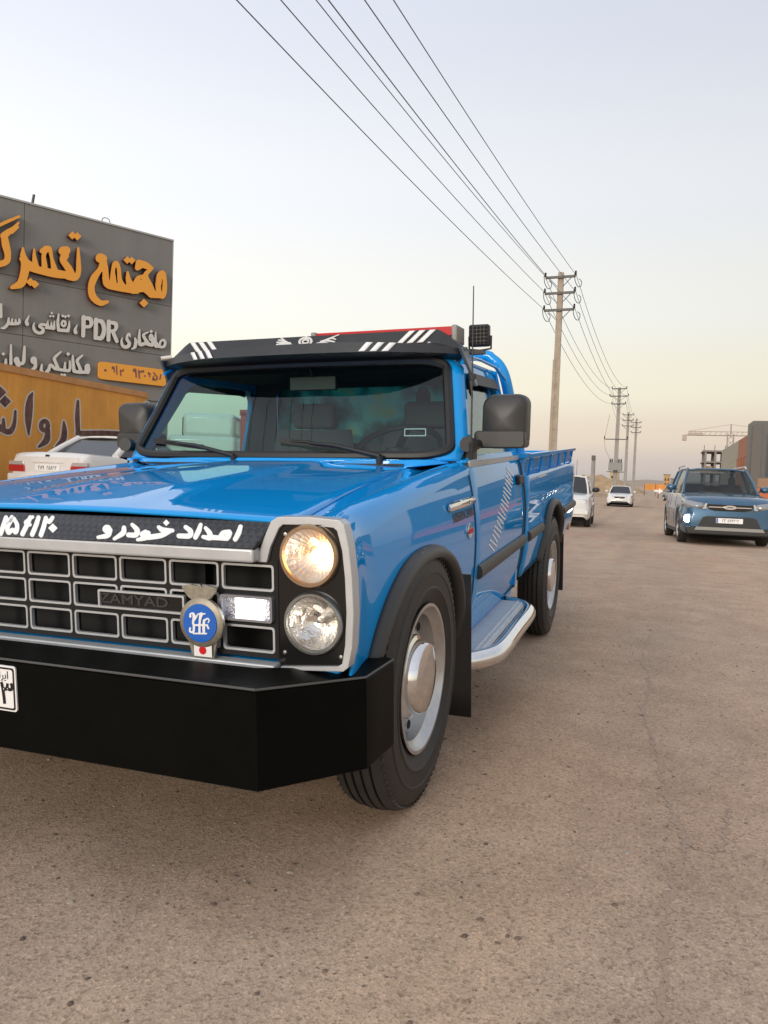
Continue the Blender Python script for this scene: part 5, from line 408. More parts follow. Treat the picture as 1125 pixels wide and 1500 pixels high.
XS = [(0.26, 0.735), (0.34, 0.758), (0.45, 0.785), (0.56, 0.799), (0.70, 0.806), (0.80, 0.801), (0.88, 0.789), (0.94, 0.777), (0.985, 0.766), (1.02, 0.758)]
def xside(z): return sinterp(XS, z)
def hood_xi(y): return lerp(0.700, 0.578, (y + 0.60) / 1.16)
HZ = [(-0.62, 0.893), (-0.50, 0.908), (-0.20, 0.935), (0.20, 0.958), (0.57, 0.972)]
def hood_zi(y): return sinterp(HZ, y)
def crown_z(y): return sinterp([(-0.60, 0.903), (-0.45, 0.913), (0.0, 0.949), (0.40, 0.975), (0.68, 0.988)], y)
def arch(yc, a, ztop, zbase, y):
    t = (y - yc) / a
    if abs(t) >= 1: return None
    return zbase + (ztop - zbase) * (1 - abs(t) ** 2.3) ** (1 / 2.3)
ARCH_F = (0.0, 0.475, 0.722, 0.24)
ARCH_R = (2.800, 0.455, 0.650, 0.20)
def ystations(y0, y1, yc, a, n=18):
    ys = [y0 + (yc - a - y0) * k / 5 for k in range(6)] if yc - a > y0 else [y0]
    ys += [yc - a * math.cos(math.pi * k / (2 * n)) for k in range(0, 2 * n + 1)]
    if y1 > yc + a: ys += [yc + a + (y1 - yc - a) * k / 10 for k in range(0, 11)]
    out = []
    for y in sorted(ys):
        if y0 - 1e-6 <= y <= y1 + 1e-6 and (not out or y - out[-1] > 1e-4): out.append(y)
    return out

# --- fenders
for s in (1, -1):
    ys = ystations(-0.585, 0.668, ARCH_F[0], ARCH_F[1])
    G = []
    for y in ys:
        zi, xi, zc = hood_zi(y), hood_xi(y), crown_z(y) - (0.010 if s < 0 else 0)
        ar = arch(*ARCH_F, y)
        zb = (0.535 if y < 0 else 0.30) if ar is None else max(ar, 0.535 if y < -0.3 else 0.30)
        top = [(xi, zi - 0.006), (xi + 0.012, zi - 0.012), (xi + 0.045, lerp(zi, zc, 0.3) - 0.018), (lerp(xi, 0.735, 0.75), zc - 0.006), (0.738, zc), (0.764, zc - 0.010), (0.781, zc - 0.030)]
        row = [Vector((x, y, z)) for x, z in top]
        row = smooth_path(row, 3)
        z0 = zc - 0.055
        for k in range(0, 19):
            z = lerp(z0, zb, k / 18)
            row.append(Vector((xside(z), y, z)))
        fl = 0.020 * math.exp(-((y + 0.585) / 0.10) ** 2)
        G.append([Vector((s * (v.x + fl * max(0, min(1, (v.x - 0.72) / 0.06))), v.y, v.z)) for v in row])
    P('fender', MB().grid(G), 'blue', solid=0.006, smooth=50)
    # wheel-arch flare: a rubber bead swept round the opening
    path = []
    yc, a, zt, zbs = ARCH_F
    for k in range(61):
        t = -math.cos(math.pi * k / 60)
        z = zbs + (zt - zbs) * max(0, 1 - abs(t) ** 2.3) ** (1 / 2.3)
        path.append((yc + a * t, z))
    path = [(y, z) for y, z in path if (y < -0.2 and z > 0.50) or (y >= -0.2 and z > 0.33)]
    sec = [(0.040, -0.004), (0.038, 0.012), (0.028, 0.027), (0.013, 0.034), (0.002, 0.030), (-0.003, 0.010), (-0.003, -0.03)]
    G = []
    for i, (y, z) in enumerate(path):
        y0, z0 = path[max(0, i - 1)]; y1, z1 = path[min(len(path) - 1, i + 1)]
        ty, tz = y1 - y0, z1 - z0; L = math.hypot(ty, tz); ny, nz = -tz / L, ty / L
        G.append([Vector((s * (xside(max(z + nz * d, 0.3)) + h), y + ny * d, z + nz * d)) for d, h in sec])
    P('wheel_arch_flare', MB().grid(G), 'flare', solid=0.004, smooth=60)
    # dark inner wheel housing
    lin = []
    for k in range(25):
        t = R(-10 + 200 * k / 24)
        lin.append([Vector((s * x, 0.0 - 0.47 * math.cos(t), 0.36 + 0.46 * math.sin(t))) for x in (0.42, 0.60, 0.775)])
    P('wheel_housing', MB().grid(lin), 'void', solid=0.004)

# --- hood
G = []
for i in range(41):
    y = lerp(-0.603, 0.575, i / 40)
    row = []
    for j in range(-28, 29):
        u = j / 28
        x = u * (hood_xi(y) - 0.004)
        z = hood_zi(y) + 0.014 * (1 - u * u)
        r1 = 1 / (1 + math.exp((abs(x) - 0.235) / 0.018))
        z += 0.010 * r1 * min(1, (y + 0.62) / 0.35)
        if abs(u) > 0.97: z -= 0.004
        row.append(Vector((x, y, z)))
    G.append(row)
hood = P('hood', MB().grid(G), 'blue', solid=0.008, smooth=60)
def band(u, v, w=0.0):
    L = math.hypot(0.055, 0.056)
    return Vector((u, -0.655 + v * 0.055 / L - w * 0.056 / L, 0.838 + v * 0.056 / L + w * 0.055 / L))
carbon = bpy.data.materials.new('carbon_fibre_film'); carbon.use_nodes = True
nt = carbon.node_tree; b = nt.nodes['Principled BSDF']
tc = nt.nodes.new('ShaderNodeTexCoord'); mp = nt.nodes.new('ShaderNodeMapping'); ck = nt.nodes.new('ShaderNodeTexChecker')
mp.inputs['Rotation'].default_value = (0, R(45), 0); ck.inputs['Scale'].default_value = 70
ck.inputs['Color1'].default_value = (0.016, 0.017, 0.020, 1); ck.inputs['Color2'].default_value = (0.036, 0.037, 0.042, 1)
nt.links.new(tc.outputs['Object'], mp.inputs['Vector']); nt.links.new(mp.outputs[0], ck.inputs['Vector']); nt.links.new(ck.outputs['Color'], b.inputs['Base Color'])
b.inputs['Roughness'].default_value = 0.32
LB = 0.0785
poly = [(-0.612, 0.0), (0.612, 0.0), (0.640, LB), (-0.640, LB)]
lip = P('hood_lip', MB().prism([poly], band, -0.012, 0.0), carbon, smooth=0, bevel=0.003)
for loops in HOOD_TEXT:
    P('lettering', MB().prism(loops, band, -0.001, 0.0015), 'white', lip, smooth=0)
mb = MB().box((0, -0.634, 0.821), (1.226, 0.040, 0.0325))
P('grille_top_trim', mb, 'silver', bevel=0.006, seg=3)
mb = MB().box((0, -0.628, 0.566), (1.31, 0.034, 0.014))
P('grille_bottom_trim', mb, 'silver', bevel=0.003)

# --- grille
mb = MB().box((0, -0.480, 0.69), (1.34, 0.012, 0.26)).tube([(-0.05, -0.50, 0.60), (-0.03, -0.50, 0.70), (0.02, -0.50, 0.74), (0.03, -0.50, 0.80)], 0.012, 6)
for x in [k * 0.144 for k in range(-5, 6)]:
    if abs(x) < 0.73: mb.box((x - 0.072, -0.606, 0.694), (0.012, 0.02, 0.226))
mb.box((0.648, -0.606, 0.694), (0.012, 0.02, 0.226))
for z in (0.8005, 0.730, 0.6585, 0.5865): mb.box((0, -0.6065, z), (1.30, 0.02, 0.012))
grille = P('grille', mb, 'void', smooth=0)
ring_me = None
for row, z in enumerate((0.7655, 0.6945, 0.6225)):
    for k in range(-4, 5):
        if row == 1 and k == 4: continue
        c = (k * 0.144, -0.611, z)
        if ring_me is None:
            outer = rrect(0.136, 0.0615, 0.008, 3); inner = rrect(0.1255, 0.051, 0.006, 3)
            o = MB().prism([outer, inner], lambda u, v, w: Vector((u, -w, v)), -0.004, 0.006).build('grille_frame', M['silver'], grille, M=BODY.to_3x3().to_4x4(), smooth=30)
            md = o.modifiers.new('bevel', 'BEVEL'); md.width = 0.0018; md.segments = 2; md.limit_method = 'ANGLE'
            ring_me = o.data
        else:
            o2 = o.copy(); COL.objects.link(o2); o2.parent = grille; o = o2
        o.location = BODY @ Vector(c)
fp = lambda cx, y, cz: (lambda u, v, w: Vector((cx + u, y - w, cz + v)))
plate = P('name_plate', MB().prism([rrect(0.25, 0.046, 0.004), rrect(0.240, 0.036, 0.003)], fp(0.286, -0.618, 0.690), 0, 0.010), 'silver', grille, smooth=0)
P('name_plate_face', MB().prism([rrect(0.241, 0.037, 0.003)], fp(0.286, -0.618, 0.690), -0.002, 0.003), 'black_gloss', grille, smooth=0)
mb = MB(); put_text(mb, 'ZAMYAD', 0.034, fp(0.262, -0.6225, 0.690), 0.0006, sx=1.45)
P('name_plate_letters', mb, mat('dull_letters', (0.07, 0.07, 0.07), 0.4, metal=0.6), grille, smooth=0)
# round club badge
mb = MB().lathe([(0.0, 0.012), (0.051, 0.012), (0.058, 0.008), (0.059, 0.0), (0.0, 0.0)], (0.470, -0.640, 0.658), 'Y', 40, -1)
mb.box((0.472, -0.640, 0.593), (0.056, 0.008, 0.036)).prism([[(-0.05, 0.02), (-0.03, -0.06), (0.03, -0.06), (0.05, 0.02)]], fp(0.470, -0.637, 0.640), 0, 0.007)
badge = P('club_badge', mb, mat('worn_badge_metal', (0.30, 0.275, 0.22), 0.5, metal=0.6, noise=0.25, nscale=60), grille)
P('badge_disc', MB().lathe([(0.0, 0.0145), (0.0445, 0.0145), (0.0455, 0.011), (0.0455, 0.010)], (0.470, -0.640, 0.658), 'Y', 40, -1, cap=False), 'steel_blue', grille)
bx = [p for l in BADGE for p in l]; bcx = (min(p[0] for p in bx) + max(p[0] for p in bx)) / 2; bcz = (min(p[1] for p in bx) + max(p[1] for p in bx)) / 2
P('badge_monogram', MB().prism([[(p[0] - bcx, p[1] - bcz) for p in l] for l in BADGE], fp(0.470, -0.6547, 0.658), 0, 0.0015), 'white', grille, smooth=0)
wing = [[(0.0, 0.004), (0.012, 0.012), (0.022, 0.022), (0.040, 0.029), (0.046, 0.026), (0.040, 0.018), (0.030, 0.008), (0.018, 0.0), (0.006, -0.006),
         (-0.006, -0.006), (-0.018, 0.0), (-0.030, 0.008), (-0.040, 0.018), (-0.046, 0.026), (-0.040, 0.029), (-0.022, 0.022), (-0.012, 0.012), (-0.004, 0.022), (0.004, 0.022)]]
wing = [[(0.003, 0.026), (0.006, 0.020), (0.022, 0.024), (0.047, 0.018), (0.042, 0.008), (0.030, -0.006), (0.016, -0.014), (-0.016, -0.014), (-0.030, -0.006), (-0.042, 0.008), (-0.047, 0.018), (-0.022, 0.024), (-0.006, 0.020), (-0.003, 0.026)]]
P('badge_wings', MB().prism(wing, fp(0.466, -0.640, 0.722), 0, 0.008), badge.data.materials[0], grille, smooth=0, bevel=0.001)
P('badge_flag', MB().prism([rrect(0.048, 0.030, 0.001)], fp(0.472, -0.646, 0.593), 0, 0.0015), 'white', grille, smooth=0)
P('badge_flag_sun', MB().prism([circle(0, 0, 0.0095)], fp(0.472, -0.6477, 0.593), 0, 0.001), mat('flag_red', (0.6, 0.01, 0.015), 0.4), grille, smooth=0)
# LED fog lamp in the grille
mb = MB().prism([rrect(0.136, 0.060, 0.007), rrect(0.124, 0.048, 0.005)], fp(0.576, -0.611, 0.6945), -0.02, 0.018)
led = P('led_lamp', mb, mat('lamp_housing', (0.35, 0.35, 0.38), 0.25, metal=0.6), smooth=0, bevel=0.002)
P('reflector', MB().box((0.576, -0.606, 0.6945), (0.124, 0.008, 0.050)), mat('lamp_reflector', (0.6, 0.6, 0.65), 0.2, metal=0.9, bump=0.6, bscale=160), led)
mb = MB()
for i in range(7):
    for j in range(5): mb.box((0.545 + i * 0.0105, -0.612, 0.6735 + j * 0.0105), (0.0075, 0.006, 0.0075))
P('diodes', mb, mat('white_diode', (1, 1, 1), 0.3, emit=(0.88, 0.92, 1.0), estr=6), led, smooth=0)['kind'] = 'stuff'
P('lens', MB().prism([rrect(0.126, 0.050, 0.005)], fp(0.576, -0.626, 0.6945), 0, 0.002), 'lens', led, smooth=0)

# --- lamp panels and headlights
for s in (1, -1):
    outer = [(0.606, 0.803), (0.617, 0.843), (0.643, 0.897), (0.660, 0.907), (0.735, 0.909), (0.806, 0.904), (0.817, 0.894), (0.828, 0.845), (0.835, 0.780), (0.838, 0.700), (0.834, 0.625), (0.824, 0.578), (0.812, 0.568), (0.66, 0.558), (0.66, 0.566),
             (0.800, 0.579), (0.810, 0.586), (0.817, 0.628), (0.821, 0.700), (0.818, 0.778), (0.812, 0.838), (0.801, 0.880), (0.792, 0.887), (0.735, 0.891), (0.672, 0.890), (0.662, 0.882), (0.640, 0.838), (0.630, 0.803)]
    f = lambda u, v, w: Vector((s * u, -0.600 - w - 0.05 * max(0, 0.835 - u) * 0.6, v))
    P('lamp_surround', MB().prism([outer], f, -0.02, 0.018), 'silver', smooth=30, bevel=0.005, seg=3)
    inner = [(0.650, 0.566), (0.802, 0.582), (0.812, 0.588), (0.820, 0.628), (0.823, 0.700), (0.820, 0.778), (0.814, 0.838), (0.803, 0.882), (0.792, 0.889), (0.672, 0.892), (0.660, 0.884), (0.635, 0.836), (0.625, 0.800), (0.650, 0.800)]
    l1, l2 = (0.734, 0.822), (0.742, 0.671)
    P('lamp_panel', MB().prism([inner, circle(*l1, 0.0625, 40), circle(*l2, 0.0625, 40)], lambda u, v, w: Vector((s * u, -0.612 - w, v)), -0.01, 0.002), 'black_gloss', smooth=0)
    for q, (lx, lz) in enumerate((l1, l2)):
        lit = (q == 0)
        mb = MB().lathe([(0.0715, 0.0), (0.072, 0.009), (0.068, 0.017), (0.063, 0.017), (0.060, 0.011), (0.060, 0.0)], (s * lx, -0.612, lz), 'Y', 48, -1, cap=False)
        hl = P('headlight', mb, mat('lamp_rim', (0.50, 0.36, 0.24) if lit else (0.38, 0.40, 0.40), 0.25, metal=0.9) if s == 1 else 'alu', smooth=50)  # orange glow of the lit lamp is put into its rim colour
        # faceted bowl
        G = []
        for i in range(10):
            rr = 0.062 * math.sqrt(max(0, 1 - (i / 9.0))) if i < 9 else 0.0005
            dep = 0.050 * (i / 9.0)
            G.append([Vector((s * lx + rr * math.cos(2*math.pi*k/28), -0.622 + dep, lz + rr * math.sin(2*math.pi*k/28))) for k in range(28)])
        P('reflector', MB().grid(G, closed_j=True), mat('bowl', (0.85, 0.82, 0.77), 0.30 if lit else 0.16, metal=1.0, bump=0.25 if lit else 0.5, bscale=40), hl, smooth=0, solid=0.002, solid_off=1)
        if lit:
            P('bulb', MB().lathe([(0.0, 0.022), (0.006, 0.020), (0.008, 0.014), (0.008, -0.002)], (s * lx, -0.575, lz), 'Y', 16, -1, cap=False), mat('warm_bulb', (1, 0.8, 0.5), 0.3, emit=(1.0, 0.46, 0.13), estr=18), hl)
        else:
            P('bulb', MB().lathe([(0.0, 0.020), (0.006, 0.018), (0.008, 0.012), (0.008, -0.002)], (s * lx, -0.575, lz), 'Y', 16, -1, cap=False), 'alu', hl)
        G = []
        for i in range(8):
            rr = 0.063 * math.cos(math.pi / 2 * i / 7.0)
            G.append([Vector((s * lx + rr * math.cos(2*math.pi*k/40), -0.630 - 0.016 * math.sin(math.pi / 2 * i / 7.0), lz + rr * math.sin(2*math.pi*k/40))) for k in range(40)])
        P('lens', MB().grid(G, closed_j=True), 'lens', hl, smooth=80)
    for sx, sz in ((0.674, 0.868), (0.806, 0.600), (0.668, 0.598)):
        P('screw', MB().lathe([(0.0, 0.004), (0.004, 0.003), (0.005, 0.0)], (s * sx, -0.614, sz), 'Y', 10, -1, cap=False), 'alu')
# front valance behind the bumper and engine bay block
P('front_panel', MB().box((0, -0.565, 0.52), (1.58, 0.05, 0.09)), 'blue', bevel=0.01)
P('engine_bay', MB().box((0, 0.02, 0.60), (0.80, 1.08, 0.50)), 'void')

# --- front bumper
plan = [(-0.862, -0.425), (-0.852, -0.580), (-0.700, -0.805), (0.700, -0.805), (0.852, -0.580), (0.862, -0.425)]
def bz(x): return (0.572 - 0.026 * max(0, (abs(x) - 0.70) / 0.155), 0.352 - 0.024 * max(0, (abs(x) - 0.70) / 0.155))
G = []
for (x, y) in plan:
    zt, zb = bz(x)
    n = Vector((x * 0.12, 0.45 + 0 * y, 0)); cx, cy = x * 0.90, y + (0.12 if abs(x) <= 0.7 else 0.04)
    if abs(x) > 0.71: cx, cy = x - math.copysign(0.09, x), y + 0.03
    G.append([Vector((cx, cy, zb + 0.01)), Vector((x * 0.99, y + 0.012, zb)), Vector((x, y, zb + 0.008)), Vector((x, y, zt - 0.006)), Vector((x * 0.994, y + 0.010, zt)), Vector((cx, cy, zt + 0.006))])
bumper = P('front_bumper', MB().grid(G), 'black_steel', solid=0.006, smooth=18)
for a_, b_ in zip(plan, plan[1:]):
    P('bumper_edge', MB().tube([(a_[0] * 0.997, a_[1] + 0.003, bz(a_[0])[0] + 0.0005), (b_[0] * 0.997, b_[1] + 0.003, bz(b_[0])[0] + 0.0005)], 0.0028, 6), mat('worn_edge_steel', (0.09, 0.09, 0.088), 0.5, metal=0.3), bumper)
for s in (1, -1):
    P('bumper_bracket', MB().box((s * 0.36, -0.67, 0.47), (0.09, 0.22, 0.12)), 'black_steel')
# licence plate, right end in view
pf = lambda u, v, w: Vector((-0.186 + u, -0.8055 - w, 0.506 + v))
lp = P('license_plate', MB().prism([rrect(0.520, 0.108, 0.008)], pf, 0.0, 0.004), 'white', bumper, smooth=0, bevel=0.001)
mb = MB().prism([rrect(0.512, 0.100, 0.006), rrect(0.504, 0.092, 0.005)], pf, 0.0042, 0.0052)
mb.prism([[(0.155, -0.046), (0.159, -0.046), (0.159, 0.046), (0.155, 0.046)]], pf, 0.0042, 0.0052)
put_text(mb, '\u06f3', 0.074, lambda u, v, w: pf(0.232 + u, -0.014 + v, 0.0052), 0.001)
put_text(mb, '\ufe8d\ufee5'[::-1], 0.024, lambda u, v, w: pf(0.205 + u, 0.031 + v, 0.0052))
put_text(mb, '\ufbfe\ufead'[::-1] if False else '\ufead\ufbfe\ufe8d', 0.026, lambda u, v, w: pf(0.228 + u, 0.031 + v, 0.0052))
P('plate_print', mb, 'black_gloss', bumper, smooth=0)

# --- cowl, windshield surround and glass
def ws(u, v):
    """windshield surface, u in -1..1 across, v 0..1 up"""
    hw = lerp(0.712, 0.630, v)
    return Vector((u * hw, lerp(0.655, 0.885, v) - 0.055 * (1 - u * u) + 0.02 * v * (1 - v), lerp(1.012, 1.392, v)))
def wsr(w, h, r, n=6): return [(2 * x, y + 0.5) for x, y in rrect(w, h, r, n)]
edge = [ws(x / 1.0 * 1.0, y) for x, y in [(2 * a, b_ + 0.5) for a, b_ in rrect(1.0, 1.0, 0.10, 8)]]
G = []
ctr = (0, 0.5)
base = [(2 * a, b_ + 0.5) for a, b_ in rrect(1.0, 1.0, 0.10, 8)]
dense = []
for (a, b_), (c, d) in zip(base, base[1:] + base[:1]):
    m_ = max(1, int(math.hypot(c - a, (d - b_) * 2) / 0.12))
    for k in range(m_): dense.append((lerp(a, c, k / m_), lerp(b_, d, k / m_)))
for k in range(1, 9): G.append([ws(x * k / 8, 0.5 + (y - 0.5) * k / 8) for x, y in dense])
mb = MB().grid(G, closed_j=True)
mb.add([ws(0, 0.5)] + [ws(x / 8, 0.5 + (y - 0.5) / 8) for x, y in dense], [(0, k + 1, (k + 1) % len(dense) + 1) for k in range(len(dense))])
wind = P('windshield', mb, 'glass', smooth=80)
P('windshield_seal', MB().tube([ws(x, y) + Vector((0, -0.004, 0)) for x, y in dense], 0.019, 8, closed=True), 'seal', wind)
def outer_pt(x, y):
    p = ws(x, y)
    hw = lerp(0.712, 0.630, max(0, min(1, y)))
    ex = 0.060 if abs(x) > 0.80 else 0.060 * max(0, (abs(x) - 0.4) / 0.4)
    q = Vector((p.x + math.copysign(ex, x), p.y + 0.035 * (ex / 0.06), p.z))
    if y < 0.06: q = q + Vector((0, -0.035, -0.022)); q.z = min(q.z, 0.992)
    if y > 0.94: q = q + Vector((0, 0.05, 0.035))
    return q
G = [[ws(x, y) for x, y in dense], [lerp(ws(x, y), outer_pt(x, y), 0.5) + Vector((0, -0.006, 0)) for x, y in dense], [outer_pt(x, y) for x, y in dense]]
P('windshield_frame', MB().grid(G, closed_j=True), 'blue', solid=0.012, smooth=40)
# cowl panel
G = []
for i in range(9):
    t = i / 8
    row = []
    for j in range(-24, 25):
        u = j / 24
        x = u * 0.766
        y1 = 0.618 - 0.055 * (1 - u * u) + 0.055 * abs(u) ** 6
        y0 = 0.583 if abs(x) < 0.6 else 0.583 + 0.085 * min(1, (abs(x) - 0.6) / 0.1)
        y = lerp(y0, max(y1, y0 + 0.004), t)
        z = lerp(0.966 + 0.016 * min(1, max(0, (abs(x) - 0.55) / 0.15)), 0.994, t)
        row.append(Vector((x, y, z)))
    G.append(row)
cowl = P('cowl', MB().grid(G), 'blue', solid=0.006)
for x0, x1 in ((0.06, 0.55), (-0.62, -0.16)):
    P('cowl_vent', MB().bar((x0, 0.580, 0.9795), (x1, 0.580, 0.9795), 0.016, 0.006), 'black', cowl)
# wipers: pivot on the cowl, arm to the image left, blade
for pvx, tipx in ((-0.175, -0.60), (0.455, 0.03)):
    pv = Vector((pvx, 0.585, 1.000))
    def on_glass(x, z, lift): 
        v = (z - 1.012) / 0.38; hw = lerp(0.712, 0.63, v); p = ws(x / hw, v); return Vector((x, p.y - lift, z + lift * 0.3))
    elbow = on_glass(lerp(pvx, tipx, 0.45), 1.040, 0.040)
    tip = on_glass(lerp(pvx, tipx, 0.72), 1.052, 0.030)
    mb = MB().tube([pv + Vector((0, 0, -0.02)), pv + Vector((0, -0.004, 0.012))], 0.015, 10)
    mb.tube([pv + Vector((0, -0.004, 0.010)), elbow, tip], [0.010, 0.008, 0.005], 8)
    wp = P('wiper', mb, 'black')
    b0 = on_glass(lerp(pvx, tipx, 0.40), 1.040, 0.012); b1 = on_glass(tipx - 0.02, 1.068, 0.012)
    mb = MB().bar(b0, b1, 0.010, 0.020)
    mid = (b0 + b1) / 2
    mb.tube([b0.lerp(b1, 0.15) , mid + Vector((0, -0.016, 0.008)), b0.lerp(b1, 0.85)], 0.005, 6)
    P('blade', mb, 'black', wp)

# --- roof and pillars
def xg(z): return 0.765 - (z - 0.985) * 0.255
G = []
for i in range(17):
    t = i / 16
    y = lerp(0.905, 1.665, t)
    row = []
    for j in range(-20, 21):
        u = j / 20
        edge_ = 1 - abs(u) ** 5
        z = 1.398 + 0.050 * edge_ - 0.03 * max(0, (t - 0.85) / 0.15) ** 2 - 0.02 * max(0, (0.12 - t) / 0.12) ** 2
        row.append(Vector((u * 0.672, y, z)))
    G.append(row)
roof = P('roof', MB().grid(G), 'blue', solid=0.02, smooth=60)
for s in (1, -1):
    P('drip_rail', MB().tube([(s * 0.700, 0.86, 1.372), (s * 0.690, 0.93, 1.408), (s * 0.688, 1.25, 1.418), (s * 0.690, 1.55, 1.412), (s * 0.715, 1.66, 1.36)], 0.007, 8), 'blue', roof)
# cab back with window opening
bk = lambda u, v, w: Vector((u, 1.668 - (v - 0.6) * 0.03 + w, v))
outline = [(-0.775, 0.34), (0.775, 0.34), (0.79, 0.6), (0.785, 0.85), (0.765, 0.985), (0.672, 1.40), (0.58, 1.425), (-0.58, 1.425), (-0.672, 1.40), (-0.765, 0.985), (-0.785, 0.85), (-0.79, 0.6)]
hole = rrect(1.08, 0.31, 0.05, 5, 0, 1.195)
back = P('cab_back', MB().prism([outline, hole], bk, -0.02, 0.02), 'blue', smooth=30)
film = bpy.data.materials.new('printed_window_film'); film.use_nodes = True
nt = film.node_tree; b = nt.nodes['Principled BSDF']
tc = nt.nodes.new('ShaderNodeTexCoord'); n = nt.nodes.new('ShaderNodeTexNoise'); n.inputs['Scale'].default_value = 6.0; n.inputs['Detail'].default_value = 5
rp = nt.nodes.new('ShaderNodeValToRGB'); e = rp.color_ramp.elements
e[0].position, e[0].color = 0.30, (0.02, 0.05, 0.05, 1); e[1].position, e[1].color = 0.72, (0.50, 0.48, 0.22, 1)
e2 = e.new(0.44); e2.color = (0.06, 0.24, 0.23, 1); e3 = e.new(0.56); e3.color = (0.16, 0.55, 0.52, 1)
nt.links.new(tc.outputs['Object'], n.inputs['Vector']); nt.links.new(n.outputs['Fac'], rp.inputs['Fac']); nt.links.new(rp.outputs[0], b.inputs['Base Color'])
tl = nt.nodes.new('ShaderNodeBsdfTranslucent'); ms = nt.nodes.new('ShaderNodeMixShader'); ms.inputs[0].default_value = 0.6
nt.links.new(rp.outputs[0], tl.inputs[0]); nt.links.new(b.outputs[0], ms.inputs[1]); nt.links.new(tl.outputs[0], ms.inputs[2]); nt.links.new(ms.outputs[0], nt.nodes['Material Output'].inputs[0])
P('cab_lining', MB().prism([[(-0.74, 0.42), (0.74, 0.42), (0.74, 0.98), (0.655, 1.385), (-0.655, 1.385), (-0.74, 0.98)], rrect(1.06, 0.29, 0.05, 5, 0, 1.195)], bk, -0.034, -0.022), 'grey_int', back, smooth=0)
P('rear_window_film', MB().prism([rrect(1.07, 0.30, 0.05, 5, 0, 1.195)], bk, -0.005, 0.0), film, back, smooth=0)
fig = [[(0.20, 1.05), (0.40, 1.05), (0.41, 1.16), (0.37, 1.23), (0.335, 1.25), (0.34, 1.30), (0.315, 1.335), (0.28, 1.335), (0.258, 1.30), (0.265, 1.25), (0.23, 1.235), (0.19, 1.16)]]
P('film_figure', MB().prism(fig, bk, -0.008, -0.006), mat('film_dark_print', (0.025, 0.025, 0.027), 0.6), back, smooth=0)

